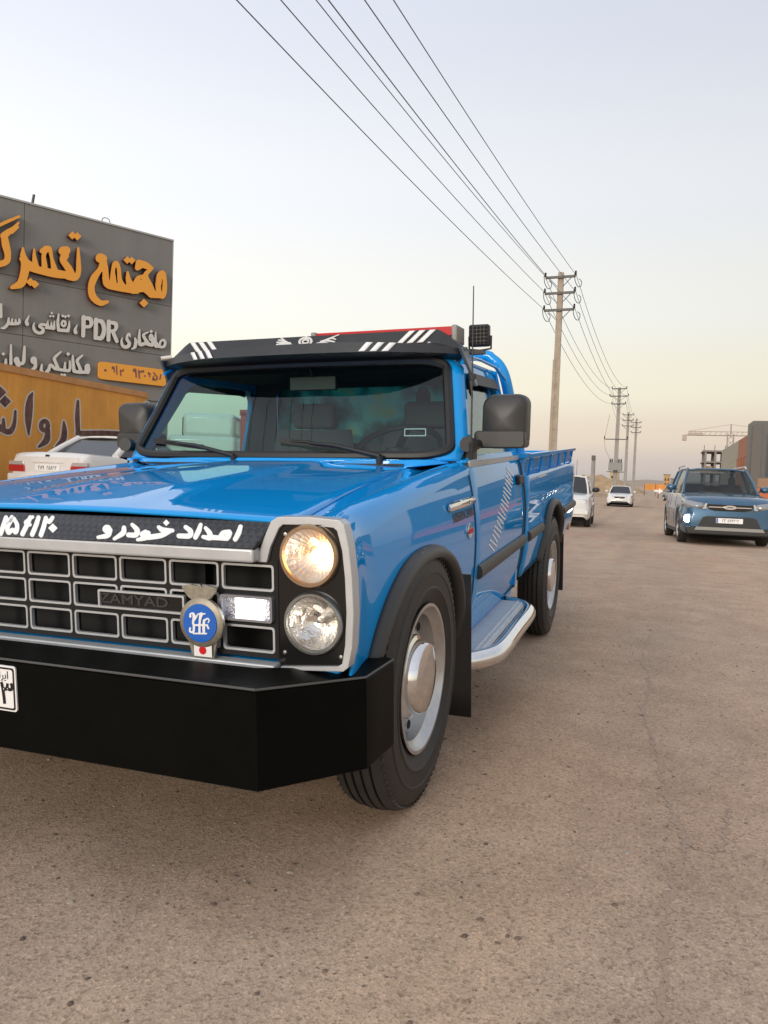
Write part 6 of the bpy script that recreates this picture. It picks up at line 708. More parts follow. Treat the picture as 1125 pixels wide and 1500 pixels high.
# --- doors
for s in (1, -1):
    G = []
    for i in range(13):
        y = lerp(0.676, 1.742, i / 12)
        G.append([Vector((s * (xside(z) + 0.001), y, z)) for z in [lerp(0.972, 0.305, k / 26) for k in range(27)]])
    door = P('door', MB().grid(G), 'blue', solid=0.03, smooth=50, bevel=0.004)
    # window frame
    zb, zt = 0.975, 1.385
    fo = [(0.700, zb), (1.740, zb), (1.735, 1.05), (1.660, 1.30), (1.60, 1.372), (1.54, zt), (1.00, zt), (0.935, 1.365), (0.885, 1.29)]
    fi = [(0.775, zb + 0.035), (1.675, zb + 0.035), (1.665, 1.06), (1.595, 1.28), (1.55, 1.325), (1.51, 1.335), (1.04, 1.335), (0.99, 1.315), (0.95, 1.255)]
    ff = lambda u, v, w: Vector((s * (xg(v) + w), u, v))
    P('window_frame', MB().prism([fo, fi], ff, -0.028, 0.004), 'blue', door, smooth=30, bevel=0.004)
    P('window_pane', MB().prism([fi], ff, -0.016, -0.012), 'glass', door, smooth=0)
    P('rain_guard', MB().prism([[(0.955, 1.262), (1.00, 1.335), (1.04, 1.352), (1.52, 1.352), (1.575, 1.335), (1.58, 1.30), (1.52, 1.306), (1.05, 1.30), (1.01, 1.285), (0.975, 1.240)]], ff, 0.010, 0.020), 'black', door, smooth=0, bevel=0.003)
    # bright belt moulding, lower moulding, handle
    P('belt_strip', MB().bar((s * 0.770, 0.70, 0.978), (s * 0.770, 1.735, 0.978), 0.010, 0.022), 'silver', door)
    P('side_moulding', MB().tube([(s * (xside(0.563) + 0.006), y, 0.563) for y in (0.72, 1.0, 1.4, 1.735)], 0.028, 10, sx=1.0, sy=0.6), 'flare', door)
    P('handle', MB().box((s * (xside(0.87) + 0.012), 1.615, 0.872), (0.022, 0.13, 0.045)), 'black', door, bevel=0.008, seg=3)
    # diagonal hatched decal
    mb = MB()
    for k in range(19):
        t = k / 18
        yc_, zc_ = lerp(0.955, 1.45, t), lerp(0.625, 0.915, t)
        hw_ = 0.062 + 0.012 * math.sin(k * 2.1)
        yy = lambda a: yc_ + a
        q = [(yc_ - hw_ - 0.004, zc_ + 0.022), (yc_ - hw_ + 0.011, zc_ + 0.026), (yc_ + hw_ + 0.011, zc_ - 0.020), (yc_ + hw_ - 0.004, zc_ - 0.024)]
        mb.prism([q[::-1]], lambda u, v, w: Vector((s * (xside(v) + w), u, v)), 0.0016, 0.0028)
    P('door_decal', mb, 'white', door, smooth=0)
    # dark strips and thin black tubes stand in for the shade in the door gaps
    P('door_gap_shade', MB().grid([[Vector((s * (xside(z) - 0.008), y, z)) for z in [lerp(0.972, 0.305, k / 12) for k in range(13)]] for y in (0.655, 0.69)]), 'void', solid=0.01)
    P('door_seam_shade', MB().tube([(s * (xside(z) - 0.0012), 0.672, z) for z in [lerp(0.985, 0.31, k / 14) for k in range(15)]], 0.0042, 6), 'seal', door)
    P('door_seam_shade', MB().tube([(s * (xside(z) - 0.002), 1.752, z) for z in [lerp(0.975, 0.31, k / 14) for k in range(15)]], 0.008, 6), 'seal', door)
    P('door_gap_shade', MB().grid([[Vector((s * (xside(z) - 0.004), y, z)) for z in [lerp(0.972, 0.345, k / 12) for k in range(13)]] for y in (1.746, 1.799)]), 'void', solid=0.01)
    P('sill', MB().box((s * 0.70, 1.20, 0.30), (0.08, 1.10, 0.05)), 'blue')
    # fender script bar, lettering, red badge
    P('fender_bar', MB().tube([(s * (xside(0.848) + 0.008), y, 0.848) for y in (0.30, 0.32, 0.50, 0.648, 0.660)], [0.008, 0.015, 0.015, 0.014, 0.007], 10, sy=0.6), 'chrome')
    fs_ = lambda u, v, w: Vector((s * (xside(0.806 + v) + 0.0025), 0.50 + s * u, 0.806 + v))
    mb = MB(); put_text(mb, 'NISSAN 2400', 0.044, fs_, 0.0012, sx=1.15)
    P('fender_lettering', mb, 'black_gloss', smooth=0)
    red = [(-0.034, 0.0), (0.0, 0.026), (0.034, 0.0), (0.0, -0.026)]
    fr_ = lambda u, v, w: Vector((s * (xside(0.742 + v) + w), 0.565 + u, 0.742 + v))
    fb = P('fender_badge', MB().prism([circle(0, 0, 0.028, 20)], fr_, 0.0, 0.006), 'chrome', smooth=0, bevel=0.002)
    P('badge_bar', MB().prism([rrect(0.070, 0.016, 0.004)], fr_, 0.006, 0.009), 'red', fb, smooth=0)
    # side step
    path = smooth_path([(s * 0.70, 0.50, 0.265), (s * 0.80, 0.535, 0.265), (s * 0.868, 0.62, 0.265), (s * 0.892, 0.74, 0.265), (s * 0.892, 1.05, 0.265), (s * 0.892, 1.34, 0.265), (s * 0.868, 1.45, 0.265), (s * 0.80, 1.545, 0.265), (s * 0.70, 1.57, 0.265)], 5)
    st = P('side_step', MB().tube(path, 0.036, 14), 'chrome', smooth=60)
    mb = MB().box((s * 0.792, 1.035, 0.288), (0.142, 0.92, 0.012))
    for k in range(2): mb.box((s * (0.822 + k * 0.022), 1.035, 0.295), (0.012, 0.92, 0.005))
    P('tread_plate', mb, 'plate_alu', st, bevel=0.002)
    # mud flap behind the front wheel
    flap = P('mud_flap', MB().grid([[Vector((s * x, 0.475 + (0.52 - z) * 0.02, z)) for x in (0.50, 0.66, 0.838)] for z in (0.60, 0.45, 0.30, 0.18, 0.080)]), 'black', solid=0.010)
    for z in (0.48, 0.43, 0.38, 0.33): P('rivet', MB().lathe([(0, 0.004), (0.005, 0.003), (0.006, 0)], (s * 0.800, 0.474, z), 'Y', 8, -1, cap=False), 'white', flap)
    # mirror
    mo = [(x * 1.0, z) for x, z in rrect(0.178, 0.212, 0.045, 6)]
    G = []
    for sc_, dy in ((0.86, -0.066), (0.95, -0.056), (1.0, -0.034), (1.0, 0.035), (0.93, 0.040)):
        G.append([Vector((s * (0.866 + x * sc_ + (0.010 if z > 0 else -0.005) * (z / 0.1)), 0.91 + dy, 1.141 + z * sc_)) for x, z in mo])
    mb = MB().grid(G, closed_j=True)
    mb.add([Vector((s * 0.866, 0.91 - 0.070, 1.141))] + G[0], [(0, k + 1, (k + 1) % len(mo) + 1) for k in range(len(mo))])
    mir = P('side_mirror', mb, 'mirror', smooth=50)
    lo = [(x, z - 0.07) for x, z in rrect(0.20, 0.068, 0.016, 4)]
    G = [[Vector((s * (0.857 + x), 0.91 + dy, 1.141 + z)) for x, z in lo] for dy in (-0.077, -0.02, 0.03)]
    mb = MB().grid(G, closed_j=True); n_ = len(lo)
    mb.add(G[0], [tuple(range(n_))])
    P('mirror_base', mb, 'mirror', mir, bevel=0.006, seg=3)
    P('mirror_face', MB().prism([rrect(0.15, 0.18, 0.035)], lambda u, v, w: Vector((s * (0.866 + u), 0.944 + w, 1.141 + v)), 0, 0.004), 'chrome', mir, smooth=0)
    mb = MB().tube([(s * 0.765, 0.72, 1.03), (s * 0.775, 0.84, 1.055), (s * 0.80, 0.90, 1.065)], 0.018, 8).tube([(s * 0.772, 0.66, 1.055), (s * 0.777, 0.70, 1.05)], 0.030, 10).box((s * 0.757, 0.78, 1.02), (0.02, 0.13, 0.06))
    P('mirror_arm', mb, 'black', mir)

# --- external sun visor
def visor(u, t):
    """u -1..1, t 0..5 over the profile stations"""
    au = abs(u)
    bow = 1 - au ** 3
    endf = max(0, (au - 0.84) / 0.16)
    zt_ = 1.512 - 0.085 * endf
    prof = [(0.955, zt_ + 0.004), (0.905, zt_ + 0.003), (0.882 + 0.01 * endf, lerp(1.458, 1.425, endf)), (0.876 - 0.195 * bow, 1.455 - 0.024 * (1 - bow)), (0.876 - 0.208 * bow, 1.414 - 0.006 * (1 - bow)), (0.915, 1.392)]
    i = min(int(t), 4); f_ = t - i
    y = lerp(prof[i][0], prof[i + 1][0], f_); z = lerp(prof[i][1], prof[i + 1][1], f_)
    if i == 2: z -= 0.004 * math.sin(math.pi * f_)
    return Vector((u * 0.705, y, z))
vm = mat('visor_black', (0.022, 0.024, 0.028), 0.38, noise=0.2, nscale=10)
P_v = P('sun_visor', MB().grid([[visor(j / 30, t) for t in (0, 1, 1.1, 1.5, 1.9, 2, 2.1, 2.4, 2.8, 3, 3.4, 4, 4.3, 5)] for j in range(-30, 31)]), vm, solid=0.006, smooth=40)
def on_visor(u, t, off):
    p = visor(u, t); a_ = visor(u + 0.002, t) - p; b_ = visor(u, t + 0.01) - p
    n_ = a_.cross(b_).normalized()
    if n_.y > 0 and n_.z < 0.2: n_ = -n_
    if n_.y > 0.3: n_ = -n_
    return p + n_ * off
for s in (1, -1):
    for k in range(3):
        for (t0, t1, ua, ub_) in ((3.04, 3.97, 0.585, 0.545), (1.05, 1.95, 0.745, 0.675)):
            o_ = (k - 1) * 0.062
            G = []
            for q in range(7):
                t = lerp(t0, t1, q / 6); uc = lerp(ua, ub_, q / 6) + o_
                G.append([on_visor(s * (uc + d), t, 0.0035) for d in (-0.018, 0, 0.018)])
            P('stripe', MB().grid(G), 'white', P_v, solid=0.001, smooth=60)
        # bracket plate at the visor end
    tri = [(0.700, 1.425), (0.715, 1.425), (0.752, 1.355), (0.757, 1.28), (0.745, 1.30), (0.700, 1.395)]
    P('visor_bracket', MB().prism([[(-0.03, 1.432), (0.095, 1.445), (0.110, 1.29), (0.085, 1.285), (0.06, 1.33)]], lambda u, v, w: Vector((s * (0.690 + (1.432 - v) * 0.26 + w), 0.862 + u, v)), 0.0, 0.012), mat('bracket_grey', (0.16, 0.17, 0.18), 0.4, metal=0.5), P_v, smooth=0, bevel=0.002)
    for k, u in enumerate((0.20, 0.55, 0.80)):
        p = visor(s * u, 2.12)
        P('bolt', MB().lathe([(0, 0.007), (0.006, 0.006), (0.008, 0.0)], p + Vector((0, -0.004, 0.001)), 'Z', 8, 1, cap=False), 'alu', P_v)
# winged rose emblem in white on the visor
mb = MB()
def em(u, v, w): return on_visor(u / 0.705, 1.5 - v / 0.058, 0.003 + w)
exs = [p[1] for l in VISOR_EMBLEM for p in l]; ez = (min(exs) + max(exs)) / 2
mb.prism([[(p[0], (p[1] - ez) * 0.98) for p in l] for l in VISOR_EMBLEM], em, 0, 0.001)
P('visor_emblem', mb, mat('emblem_print', (0.62, 0.62, 0.62), 0.5), P_v, smooth=0)
# red light bar on the roof
lb = P('roof_light_bar', MB().prism([rrect(0.62, 0.036, 0.010)], lambda u, v, w: Vector((0.325 + u, 1.02 + w, 1.515 + v)), -0.055, 0.055), 'red', bevel=0.006, seg=3)
for x in (0.008, 0.642): P("end_cap", MB().box((x, 1.02, 1.502), (0.024, 0.13, 0.072)), mat('cap_grey', (0.28, 0.27, 0.25), 0.5), lb, bevel=0.006)
P('light_bar_foot', MB().box((0.325, 1.02, 1.474), (0.5, 0.06, 0.058)), 'black', lb)
# square work light
wl_ = P('work_light', MB().box((0.715, 1.10, 1.506), (0.086, 0.045, 0.090)), 'black', bevel=0.008, seg=3)
mb = MB()
for i in range(5):
    for j in range(5): mb.lathe([(0.0, 0.002), (0.0055, 0.003), (0.007, 0.0)], (0.715 + (i - 2) * 0.0155, 1.0765, 1.506 + (j - 2) * 0.0155), 'Y', 8, -1, cap=False)
P('lens_studs', mb, 'void', wl_)['kind'] = 'stuff'
mb = MB().tube([(0.668, 1.11, 1.506), (0.668, 1.11, 1.452), (0.715, 1.11, 1.445), (0.762, 1.11, 1.452), (0.762, 1.11, 1.506)], 0.005, 6).box((0.70, 1.11, 1.437), (0.07, 0.05, 0.014))
P('bracket', mb, 'black', wl_)
# antenna
mb = MB().tube([(0.792, 0.640, 1.00), (0.793, 0.640, 1.06)], 0.009, 8).tube([(0.793, 0.640, 1.05), (0.795, 0.640, 1.30), (0.797, 0.645, 1.625)], [0.0035, 0.003, 0.002], 6).tube([(0.80, 0.64, 1.30), (0.78, 0.70, 1.30)], 0.012, 8)
P('antenna', mb, 'black')

# --- cab interior
P('cab_floor', MB().box((0, 1.15, 0.40), (1.46, 1.02, 0.03)), 'void')
P('headliner', MB().box((0, 1.28, 1.372), (1.22, 0.70, 0.02)), 'void')
P('dashboard', MB().grid([[Vector((x, y, z)) for y, z in ((0.66, 0.990), (0.78, 1.004), (0.90, 0.998), (0.94, 0.97), (0.94, 0.70))] for x in (-0.73, -0.3, 0.3, 0.73)]), 'dash', solid=0.01)
sw = []
ct, ax = Vector((0.36, 1.055, 1.02)), Vector((0, -0.55, 0.83)).normalized()
e1 = Vector((1, 0, 0)); e2_ = ax.cross(e1)
mb = MB().tube([ct + e1 * 0.195 * math.cos(2*math.pi*k/32) + e2_ * 0.195 * math.sin(2*math.pi*k/32) for k in range(32)], 0.014, 8, closed=True)
for a_ in (90, 210, 330): mb.bar(ct, ct + (e1 * math.cos(R(a_)) + e2_ * math.sin(R(a_))) * 0.19, 0.03, 0.012)
mb.lathe([(0, 0.02), (0.05, 0.015), (0.06, -0.01)], ct, 'Z', 16, 1, cap=False).tube([ct, ct - ax * 0.25], 0.02, 8)
P('steering_wheel', mb, 'black')
for x in (0.36, -0.25):
    sb = MB()
    G = []
    for k in range(7):
        t = k / 6
        w_ = 0.25 * (1 - 0.15 * t ** 3)
        G.append([Vector((x + w_ * math.cos(a_) * (1 if abs(math.cos(a_)) < 0.9 else 1), 1.40 + 0.10 * t + 0.055 * math.sin(a_), 0.62 + 0.50 * t)) for a_ in [2 * math.pi * q / 16 for q in range(16)]])
    sb.grid(G, closed_j=True); sb.add(G[-1], [tuple(range(16))])
    sb.box((x, 1.22, 0.60), (0.50, 0.46, 0.14))
    seat = P('seat', sb, 'grey_int')
    P('headrest', MB().box((x, 1.515, 1.19), (0.23, 0.07, 0.13)), 'grey_int', seat, bevel=0.025, seg=4)
P('rear_view_mirror', MB().box((0.02, 0.93, 1.315), (0.22, 0.025, 0.06)).tube([(0.02, 0.93, 1.33), (0.02, 0.90, 1.38)], 0.008, 6), 'black', bevel=0.008, seg=3)
P('windshield_sticker', MB().prism([rrect(0.085, 0.030, 0.003), rrect(0.077, 0.022, 0.002)], lambda u, v, w: ws((0.555 + u) / 0.69, (1.100 + v - 1.012) / 0.38) + Vector((0, 0.006, 0)), 0, 0.001), mat('sticker_grey', (0.45, 0.47, 0.47), 0.6), wind, smooth=0)

# --- cargo bed
BY0, BY1 = 1.800, 4.030
bed = P('bed', MB().box((0, (BY0 + BY1) / 2, 0.60), (1.50, BY1 - BY0 - 0.04, 0.04)).box((0, BY0 + 0.02, 0.78), (1.48, 0.035, 0.40)), 'blue')
for s in (1, -1):
    ys = ystations(BY0, BY1, ARCH_R[0], ARCH_R[1])
    G = []
    for y in ys:
        ar = arch(*ARCH_R, y)
        zb = 0.355 if ar is None else max(ar, 0.355)
        prof = [(0.770, 0.985), (0.774, 0.960), (0.774, 0.890), (0.782, 0.881), (0.797, 0.877), (0.803, 0.866), (0.803, 0.80)]
        row = [Vector((s * x, y, z)) for x, z in prof]
        for k in range(1, 15):
            z = lerp(0.80, zb, k / 14)
            dx = 0.005 if 0.725 > z > 0.60 else 0
            row.append(Vector((s * (0.803 - dx - 0.03 * max(0, (0.5 - z) / 0.15)), y, z)))
        G.append(row)
    sd = P('bed_side', MB().grid(G), 'blue', bed, solid=0.02, smooth=40)
    # top rail with slanted braces
    P('bed_rail', MB().bar((s * 0.790, BY0 + 0.02, 0.980), (s * 0.790, BY1 + 0.02, 0.980), 0.034, 0.024), 'blue', bed, bevel=0.004)
    for k in range(6):
        y = BY0 + 0.12 + k * 0.385
        P('rail_brace', MB().bar((s * 0.803, y + 0.012, 0.972), (s * 0.791, y, 0.882), 0.010, 0.010, up=(1, 0, 0)), 'blue', bed)
    path = []
    yc, a, zt, zbs = ARCH_R
    for k in range(61):
        t = -math.cos(math.pi * k / 60)
        path.append((yc + a * t, zbs + (zt - zbs) * max(0, 1 - abs(t) ** 2.3) ** (1 / 2.3)))
    path = [(y, z) for y, z in path if z > 0.34]
    G = []
    for i, (y, z) in enumerate(path):
        y0, z0 = path[max(0, i - 1)]; y1, z1 = path[min(len(path) - 1, i + 1)]
        ty, tz = y1 - y0, z1 - z0; L = math.hypot(ty, tz); ny, nz = -tz / L, ty / L
        G.append([Vector((s * (0.803 - 0.03 * max(0, (0.5 - z) / 0.15) + h), y + ny * d, z + nz * d)) for d, h in sec])
    P('wheel_arch_flare', MB().grid(G), 'flare', bed, solid=0.004, smooth=60)
    for y0, y1 in ((BY0 + 0.06, 2.33), (3.30, 3.99)):
        P('side_moulding', MB().tube([(s * 0.808, y0, 0.560), (s * 0.808, y1, 0.560)], 0.027, 10, sy=0.6), 'flare', bed)
    P('mud_flap', MB().box((s * 0.68, 3.31, 0.20), (0.27, 0.010, 0.40)), 'black')
    P('marker_lamp', MB().box((s * 0.74, 3.86, 0.395), (0.10, 0.05, 0.055)), 'amber', bevel=0.006)
    P('marker_bracket', MB().box((s * 0.70, 3.82, 0.41), (0.14, 0.03, 0.03)), mat('rusty_steel', (0.10, 0.055, 0.035), 0.8))
    P('tail_light', MB().box((s * 0.70, 4.045, 0.52), (0.14, 0.03, 0.22)), 'red', bevel=0.006)
    P('wheel_housing', MB().grid([[Vector((s * x, 2.80 - 0.46 * math.cos(R(32 + 116 * k / 20)), 0.20 + 0.46 * math.sin(R(32 + 116 * k / 20)))) for x in (0.45, 0.78)] for k in range(21)]), 'void', bed, solid=0.004)
tail = P('tailgate', MB().box((0, BY1 - 0.015, 0.68), (1.56, 0.035, 0.58)), 'blue', bed, bevel=0.004)
# roll bar
pth = [(0.775, 1.775, 0.95), (0.760, 1.765, 1.08), (0.722, 1.745, 1.27), (0.690, 1.735, 1.40), (0.635, 1.73, 1.468), (0.54, 1.73, 1.492), (0, 1.73, 1.495)]
pth = pth + [(-x, y, z) for x, y, z in reversed(pth[:-1])]
rb = P('roll_bar', MB().tube(smooth_path(pth, 5), 0.028, 14), 'blue', smooth=60)
for s in (1, -1):
    P('foot', MB().box((s * 0.765, 1.79, 0.985), (0.10, 0.12, 0.03)), 'blue', rb, bevel=0.005)
# chassis
mb = MB()
for s in (1, -1): mb.box((s * 0.40, 1.70, 0.42), (0.08, 4.4, 0.12))
for y in (-0.3, 1.0, 2.2, 3.6): mb.box((0, y, 0.42), (0.74, 0.08, 0.10))
P('chassis', mb, 'void', bevel=0.004)

# --- wheels (stand on the ground, not tilted with the body)
def tyre_prof(rad, hw, rim):
    p = [(rim, -hw * 0.72), (rim + 0.02, -hw * 0.86), (rim + 0.050, -hw * 0.985), (rim + 0.053, -hw * 1.02), (rim + 0.058, -hw * 1.02), (rim + 0.061, -hw * 0.99), (rad - 0.075, -hw * 1.0), (rad - 0.072, -hw * 1.025), (rad - 0.066, -hw * 1.025), (rad - 0.063, -hw * 0.985), (rad - 0.048, -hw * 0.965), (rad - 0.030, -hw * 0.90), (rad - 0.016, -hw * 0.80)]
    ribs = 5; w = hw * 0.78
    for k in range(ribs):
        a_, b_ = -w + 2 * w * k / ribs, -w + 2 * w * (k + 1) / ribs
        c_ = lambda x: rad - 0.010 * (x / w) ** 2
        p += [(c_(a_) , a_ + 0.004), (c_(b_), b_ - 0.004)]
        if k < ribs - 1: p += [(c_(b_) - 0.009, b_ - 0.002), (c_(b_) - 0.009, b_ + 0.002)]
    p += [(r_, -t_) for r_, t_ in reversed(p[:13])]
    return p
def truck_wheel(s, y, dual=False):
    c = (s * 0.735, y, 0.385)
    rimp = [(0.219, 0.070), (0.222, 0.078), (0.212, 0.078), (0.200, 0.060), (0.188, 0.052), (0.184, 0.030), (0.178, 0.012), (0.150, 0.020), (0.128, 0.034), (0.110, 0.036), (0.0, 0.036)]
    wh = MB().lathe(rimp, c, 'X', 64, s, cap=False).build('wheel', M['alu'], truck, smooth=40)
    MB().lathe(tyre_prof(0.385, 0.085, 0.212), c, 'X', 96, s, cap=False).build('tyre', M['rubber'], wh, smooth=28)
    mb = MB()
    for k in range(84):
        a_ = 2 * math.pi * k / 84
        for sd_ in (1, -1):
            rot = Matrix.Rotation(a_, 3, 'X')
            mb.box(Vector(c) + rot @ Vector((sd_ * 0.0700, 0, 0.3665)), (0.008, 0.013, 0.008), rot)
    tb = mb.build('tread_lugs', M['rubber'], wh, smooth=0); tb['kind'] = 'stuff'
    cap_ = [(0.126, 0.034), (0.124, 0.045), (0.112, 0.050), (0.108, 0.074), (0.101, 0.083), (0.085, 0.087), (0.05, 0.089), (0.0, 0.090)] if not dual else [(0.110, 0.034), (0.105, 0.05), (0.08, 0.075), (0.06, 0.10), (0.035, 0.108), (0.0, 0.11)]
    MB().lathe(cap_, c, 'X', 48, s, cap=False).build('hub_cap', M['chrome'], wh, smooth=30)
    mb = MB()
    for k in range(8):
        a_ = R(45 * k + 10)
        mb.lathe([(0.0, 0.0255), (0.012, 0.0255), (0.015, 0.022)], (c[0], c[1] + 0.160 * math.cos(a_), c[2] + 0.160 * math.sin(a_)), 'X', 10, s, cap=False)
    mb.build('vent_holes', M['void'], wh)['kind'] = 'stuff'
for s in (1, -1):
    truck_wheel(s, 0.0); truck_wheel(s, 2.792)
MB().tube([(-0.68, 2.792, 0.385), (0.68, 2.792, 0.385)], 0.05, 12).tube([(-0.68, 0, 0.36), (0.68, 0, 0.36)], 0.04, 12).build('axles', M['void'], truck)

# ================================================================ ground
def gz(y):
    return sinterp([(-40, 0.0), (3.5, 0.0), (9, -0.10), (16, -0.22), (28, -0.36), (50, -0.58), (90, -0.62), (400, -0.62)], y)
gm = bpy.data.materials.new('dusty_asphalt'); gm.use_nodes = True
nt = gm.node_tree; b = nt.nodes['Principled BSDF']; N = nt.nodes.new; Lk = nt.links.new
tc = N('ShaderNodeTexCoord')
def noise(scale, detail=6, rough=0.6):
    n = N('ShaderNodeTexNoise'); n.inputs['Scale'].default_value = scale; n.inputs['Detail'].default_value = detail; n.inputs['Roughness'].default_value = rough
    Lk(tc.outputs['Object'], n.inputs['Vector']); return n
def ramp(src, stops):
    r_ = N('ShaderNodeValToRGB'); e_ = r_.color_ramp.elements
    e_[0].position, e_[0].color = stops[0]; e_[1].position, e_[1].color = stops[-1]
    for p_, c_ in stops[1:-1]:
        x_ = e_.new(p_); x_.color = c_
    Lk(src, r_.inputs[0]); return r_
def mixc(fac, a_, b_, mode='MIX'):
    m_ = N('ShaderNodeMix'); m_.data_type = 'RGBA'; m_.blend_type = mode
    for sock, val in (('Factor', fac), ('A', a_), ('B', b_)):
        if hasattr(val, 'is_linked') or hasattr(val, 'node'): Lk(val, m_.inputs[sock])
        else: m_.inputs[sock].default_value = val
    return m_.outputs['Result']
big = noise(0.35, 5, 0.55); mid = noise(3.0, 8, 0.7); fine = noise(420, 3, 0.7)
c1 = ramp(big.outputs['Fac'], [(0.32, (0.500, 0.350, 0.250, 1)), (0.68, (0.525, 0.410, 0.315, 1))])
c2 = ramp(mid.outputs['Fac'], [(0.28, (0.80, 0.78, 0.76, 1)), (0.72, (1.14, 1.12, 1.10, 1))])
cc = mixc(1.0, c1.outputs[0], c2.outputs[0], 'MULTIPLY')
# faint wheel tracks along the road
mp_ = N('ShaderNodeMapping'); mp_.inputs['Scale'].default_value = (1.5, 0.07, 1.0); Lk(tc.outputs['Object'], mp_.inputs['Vector'])
trk = N('ShaderNodeTexNoise'); trk.inputs['Scale'].default_value = 1.0; trk.inputs['Detail'].default_value = 4; Lk(mp_.outputs[0], trk.inputs['Vector'])
c4 = ramp(trk.outputs['Fac'], [(0.35, (0.88, 0.90, 0.92, 1)), (0.62, (1.05, 1.03, 1.0, 1))])
cc = mixc(1.0, cc, c4.outputs[0], 'MULTIPLY')
# stone grain of the asphalt: every cell its own tone
def cells(scale):
    v_ = N('ShaderNodeTexVoronoi'); v_.inputs['Scale'].default_value = scale; Lk(tc.outputs['Object'], v_.inputs['Vector'])
    s_ = N('ShaderNodeSeparateColor'); Lk(v_.outputs['Color'], s_.inputs[0]); return v_, s_
va, sa_ = cells(140); vb, sb_ = cells(330)
g1 = ramp(sa_.outputs[0], [(0.0, (0.42, 0.39, 0.37, 1)), (0.10, (0.70, 0.67, 0.65, 1)), (0.35, (0.96, 0.95, 0.94, 1)), (0.85, (1.08, 1.07, 1.05, 1)), (1.0, (1.35, 1.33, 1.30, 1))])
g2 = ramp(sb_.outputs[1], [(0.0, (0.62, 0.60, 0.58, 1)), (0.3, (0.93, 0.93, 0.93, 1)), (1.0, (1.16, 1.15, 1.14, 1))])
cc = mixc(0.62, cc, g1.outputs[0], 'MULTIPLY'); cc = mixc(0.7, cc, g2.outputs[0], 'MULTIPLY')
Lk(cc, b.inputs['Base Color'])
b.inputs['Roughness'].default_value = 0.92; b.inputs['Specular IOR Level'].default_value = 0.2
bp = N('ShaderNodeBump'); bp.inputs['Strength'].default_value = 0.45; bp.inputs['Distance'].default_value = 0.002
ad = N('ShaderNodeMath'); ad.operation = 'ADD'; Lk(fine.outputs['Fac'], ad.inputs[0]); Lk(va.outputs['Distance'], ad.inputs[1])
Lk(ad.outputs[0], bp.inputs['Height']); Lk(bp.outputs[0], b.inputs['Normal'])
M['ground'] = gm
ys = [-60, -30, -12] + [-6 + 0.5 * k for k in range(40)] + [14 + 2 * k for k in range(1, 20)] + [60, 80, 110, 160, 240, 400, 800, 1800]
xs = [-900, -300, -100, -40, -20, -12, -8, -4, 0, 4, 8, 12, 20, 40, 100, 300, 900]
ground = MB().grid([[Vector((x, y, gz(y))) for x in xs] for y in ys]).build('ground', gm)
structure(ground)
# cracks filled with finer sand
def crack(pts, w, seed):
    rnd = random.Random(seed)
    pth_ = smooth_path([(x, y, 0) for x, y in pts], 14)
    Lr, Rr = [], []
    for i, p_ in enumerate(pth_):
        jx = 0.006 * math.sin(i * 0.9 + seed) + 0.005 * math.sin(i * 2.3 + 1.7 * seed) + rnd.uniform(-0.0015, 0.0015)
        ww = w * (0.55 + 0.3 * math.sin(i * 0.55 + seed * 2) + 0.2 * math.sin(i * 1.7)) * math.sin(math.pi * (i + 0.6) / (len(pth_) + 0.2)) ** 0.4
        Lr.append(Vector((p_.x + jx - ww / 2, p_.y, gz(p_.y) + 0.0015))); Rr.append(Vector((p_.x + jx + ww / 2, p_.y, gz(p_.y) + 0.0015)))
    o_ = MB().grid([Lr, Rr]).build('crack', M['sand'], ground)
    return o_
M['sand'] = mat('crack_sand', (0.385, 0.272, 0.200), 0.95, noise=0.25, nscale=120, bump=0.15, bscale=200)
crack([(1.497, -0.85), (1.50, -0.60), (1.505, -0.36), (1.53, -0.12), (1.557, 0.05), (1.53, 0.22), (1.50, 0.45), (1.475, 0.80)], 0.032, 1)
crack([(1.557, 0.05), (1.60, 0.02), (1.645, 0.05), (1.665, 0.18), (1.68, 0.30), (1.69, 0.36)], 0.026, 2)
crack([(1.475, 0.80), (1.42, 1.3), (1.44, 1.8), (1.39, 2.5), (1.44, 3.3)], 0.03, 3)
# grit and pebbles
rnd = random.Random(11)
mb = MB()
ico = [(0, 0, 1), (0.89, 0, 0.45), (0.28, 0.85, 0.45), (-0.72, 0.53, 0.45), (-0.72, -0.53, 0.45), (0.28, -0.85, 0.45), (0.95, 0.2, -0.2), (0.1, 0.98, -0.2), (-0.9, 0.4, -0.2), (-0.6, -0.8, -0.2), (0.5, -0.85, -0.2)]
icf = [(0, 1, 2), (0, 2, 3), (0, 3, 4), (0, 4, 5), (0, 5, 1), (1, 6, 2), (2, 6, 7), (2, 7, 3), (3, 7, 8), (3, 8, 4), (4, 8, 9), (4, 9, 5), (5, 9, 10), (5, 10, 1), (1, 10, 6)]
for k in range(5200):
    t = rnd.random() ** 1.6
    y = -1.9 + 9.0 * t
    x = rnd.uniform(-1.3, 3.4) + 0.15 * (y)
    r_ = rnd.choice((0.0015, 0.002, 0.0025, 0.003, 0.004, 0.006)) * rnd.uniform(0.7, 1.3)
    if rnd.random() < 0.004: r_ *= 1.6
    a_ = rnd.uniform(0, 6.28); ca, sa = math.cos(a_), math.sin(a_); sx_, sz_ = rnd.uniform(0.8, 1.6), rnd.uniform(0.4, 0.8)
    mb.add([(x + (p_[0] * sx_ * ca - p_[1] * sa) * r_, y + (p_[0] * sx_ * sa + p_[1] * ca) * r_, gz(y) + p_[2] * r_ * sz_) for p_ in ico], icf, rnd.choice((0, 0, 1, 1, 2)))
peb = mb.build('grit', [mat('grit_dark', (0.13, 0.095, 0.075), 0.9), mat('grit_brown', (0.18, 0.125, 0.095), 0.9), mat('grit_pale', (0.36, 0.31, 0.26), 0.9)], None, smooth=0)
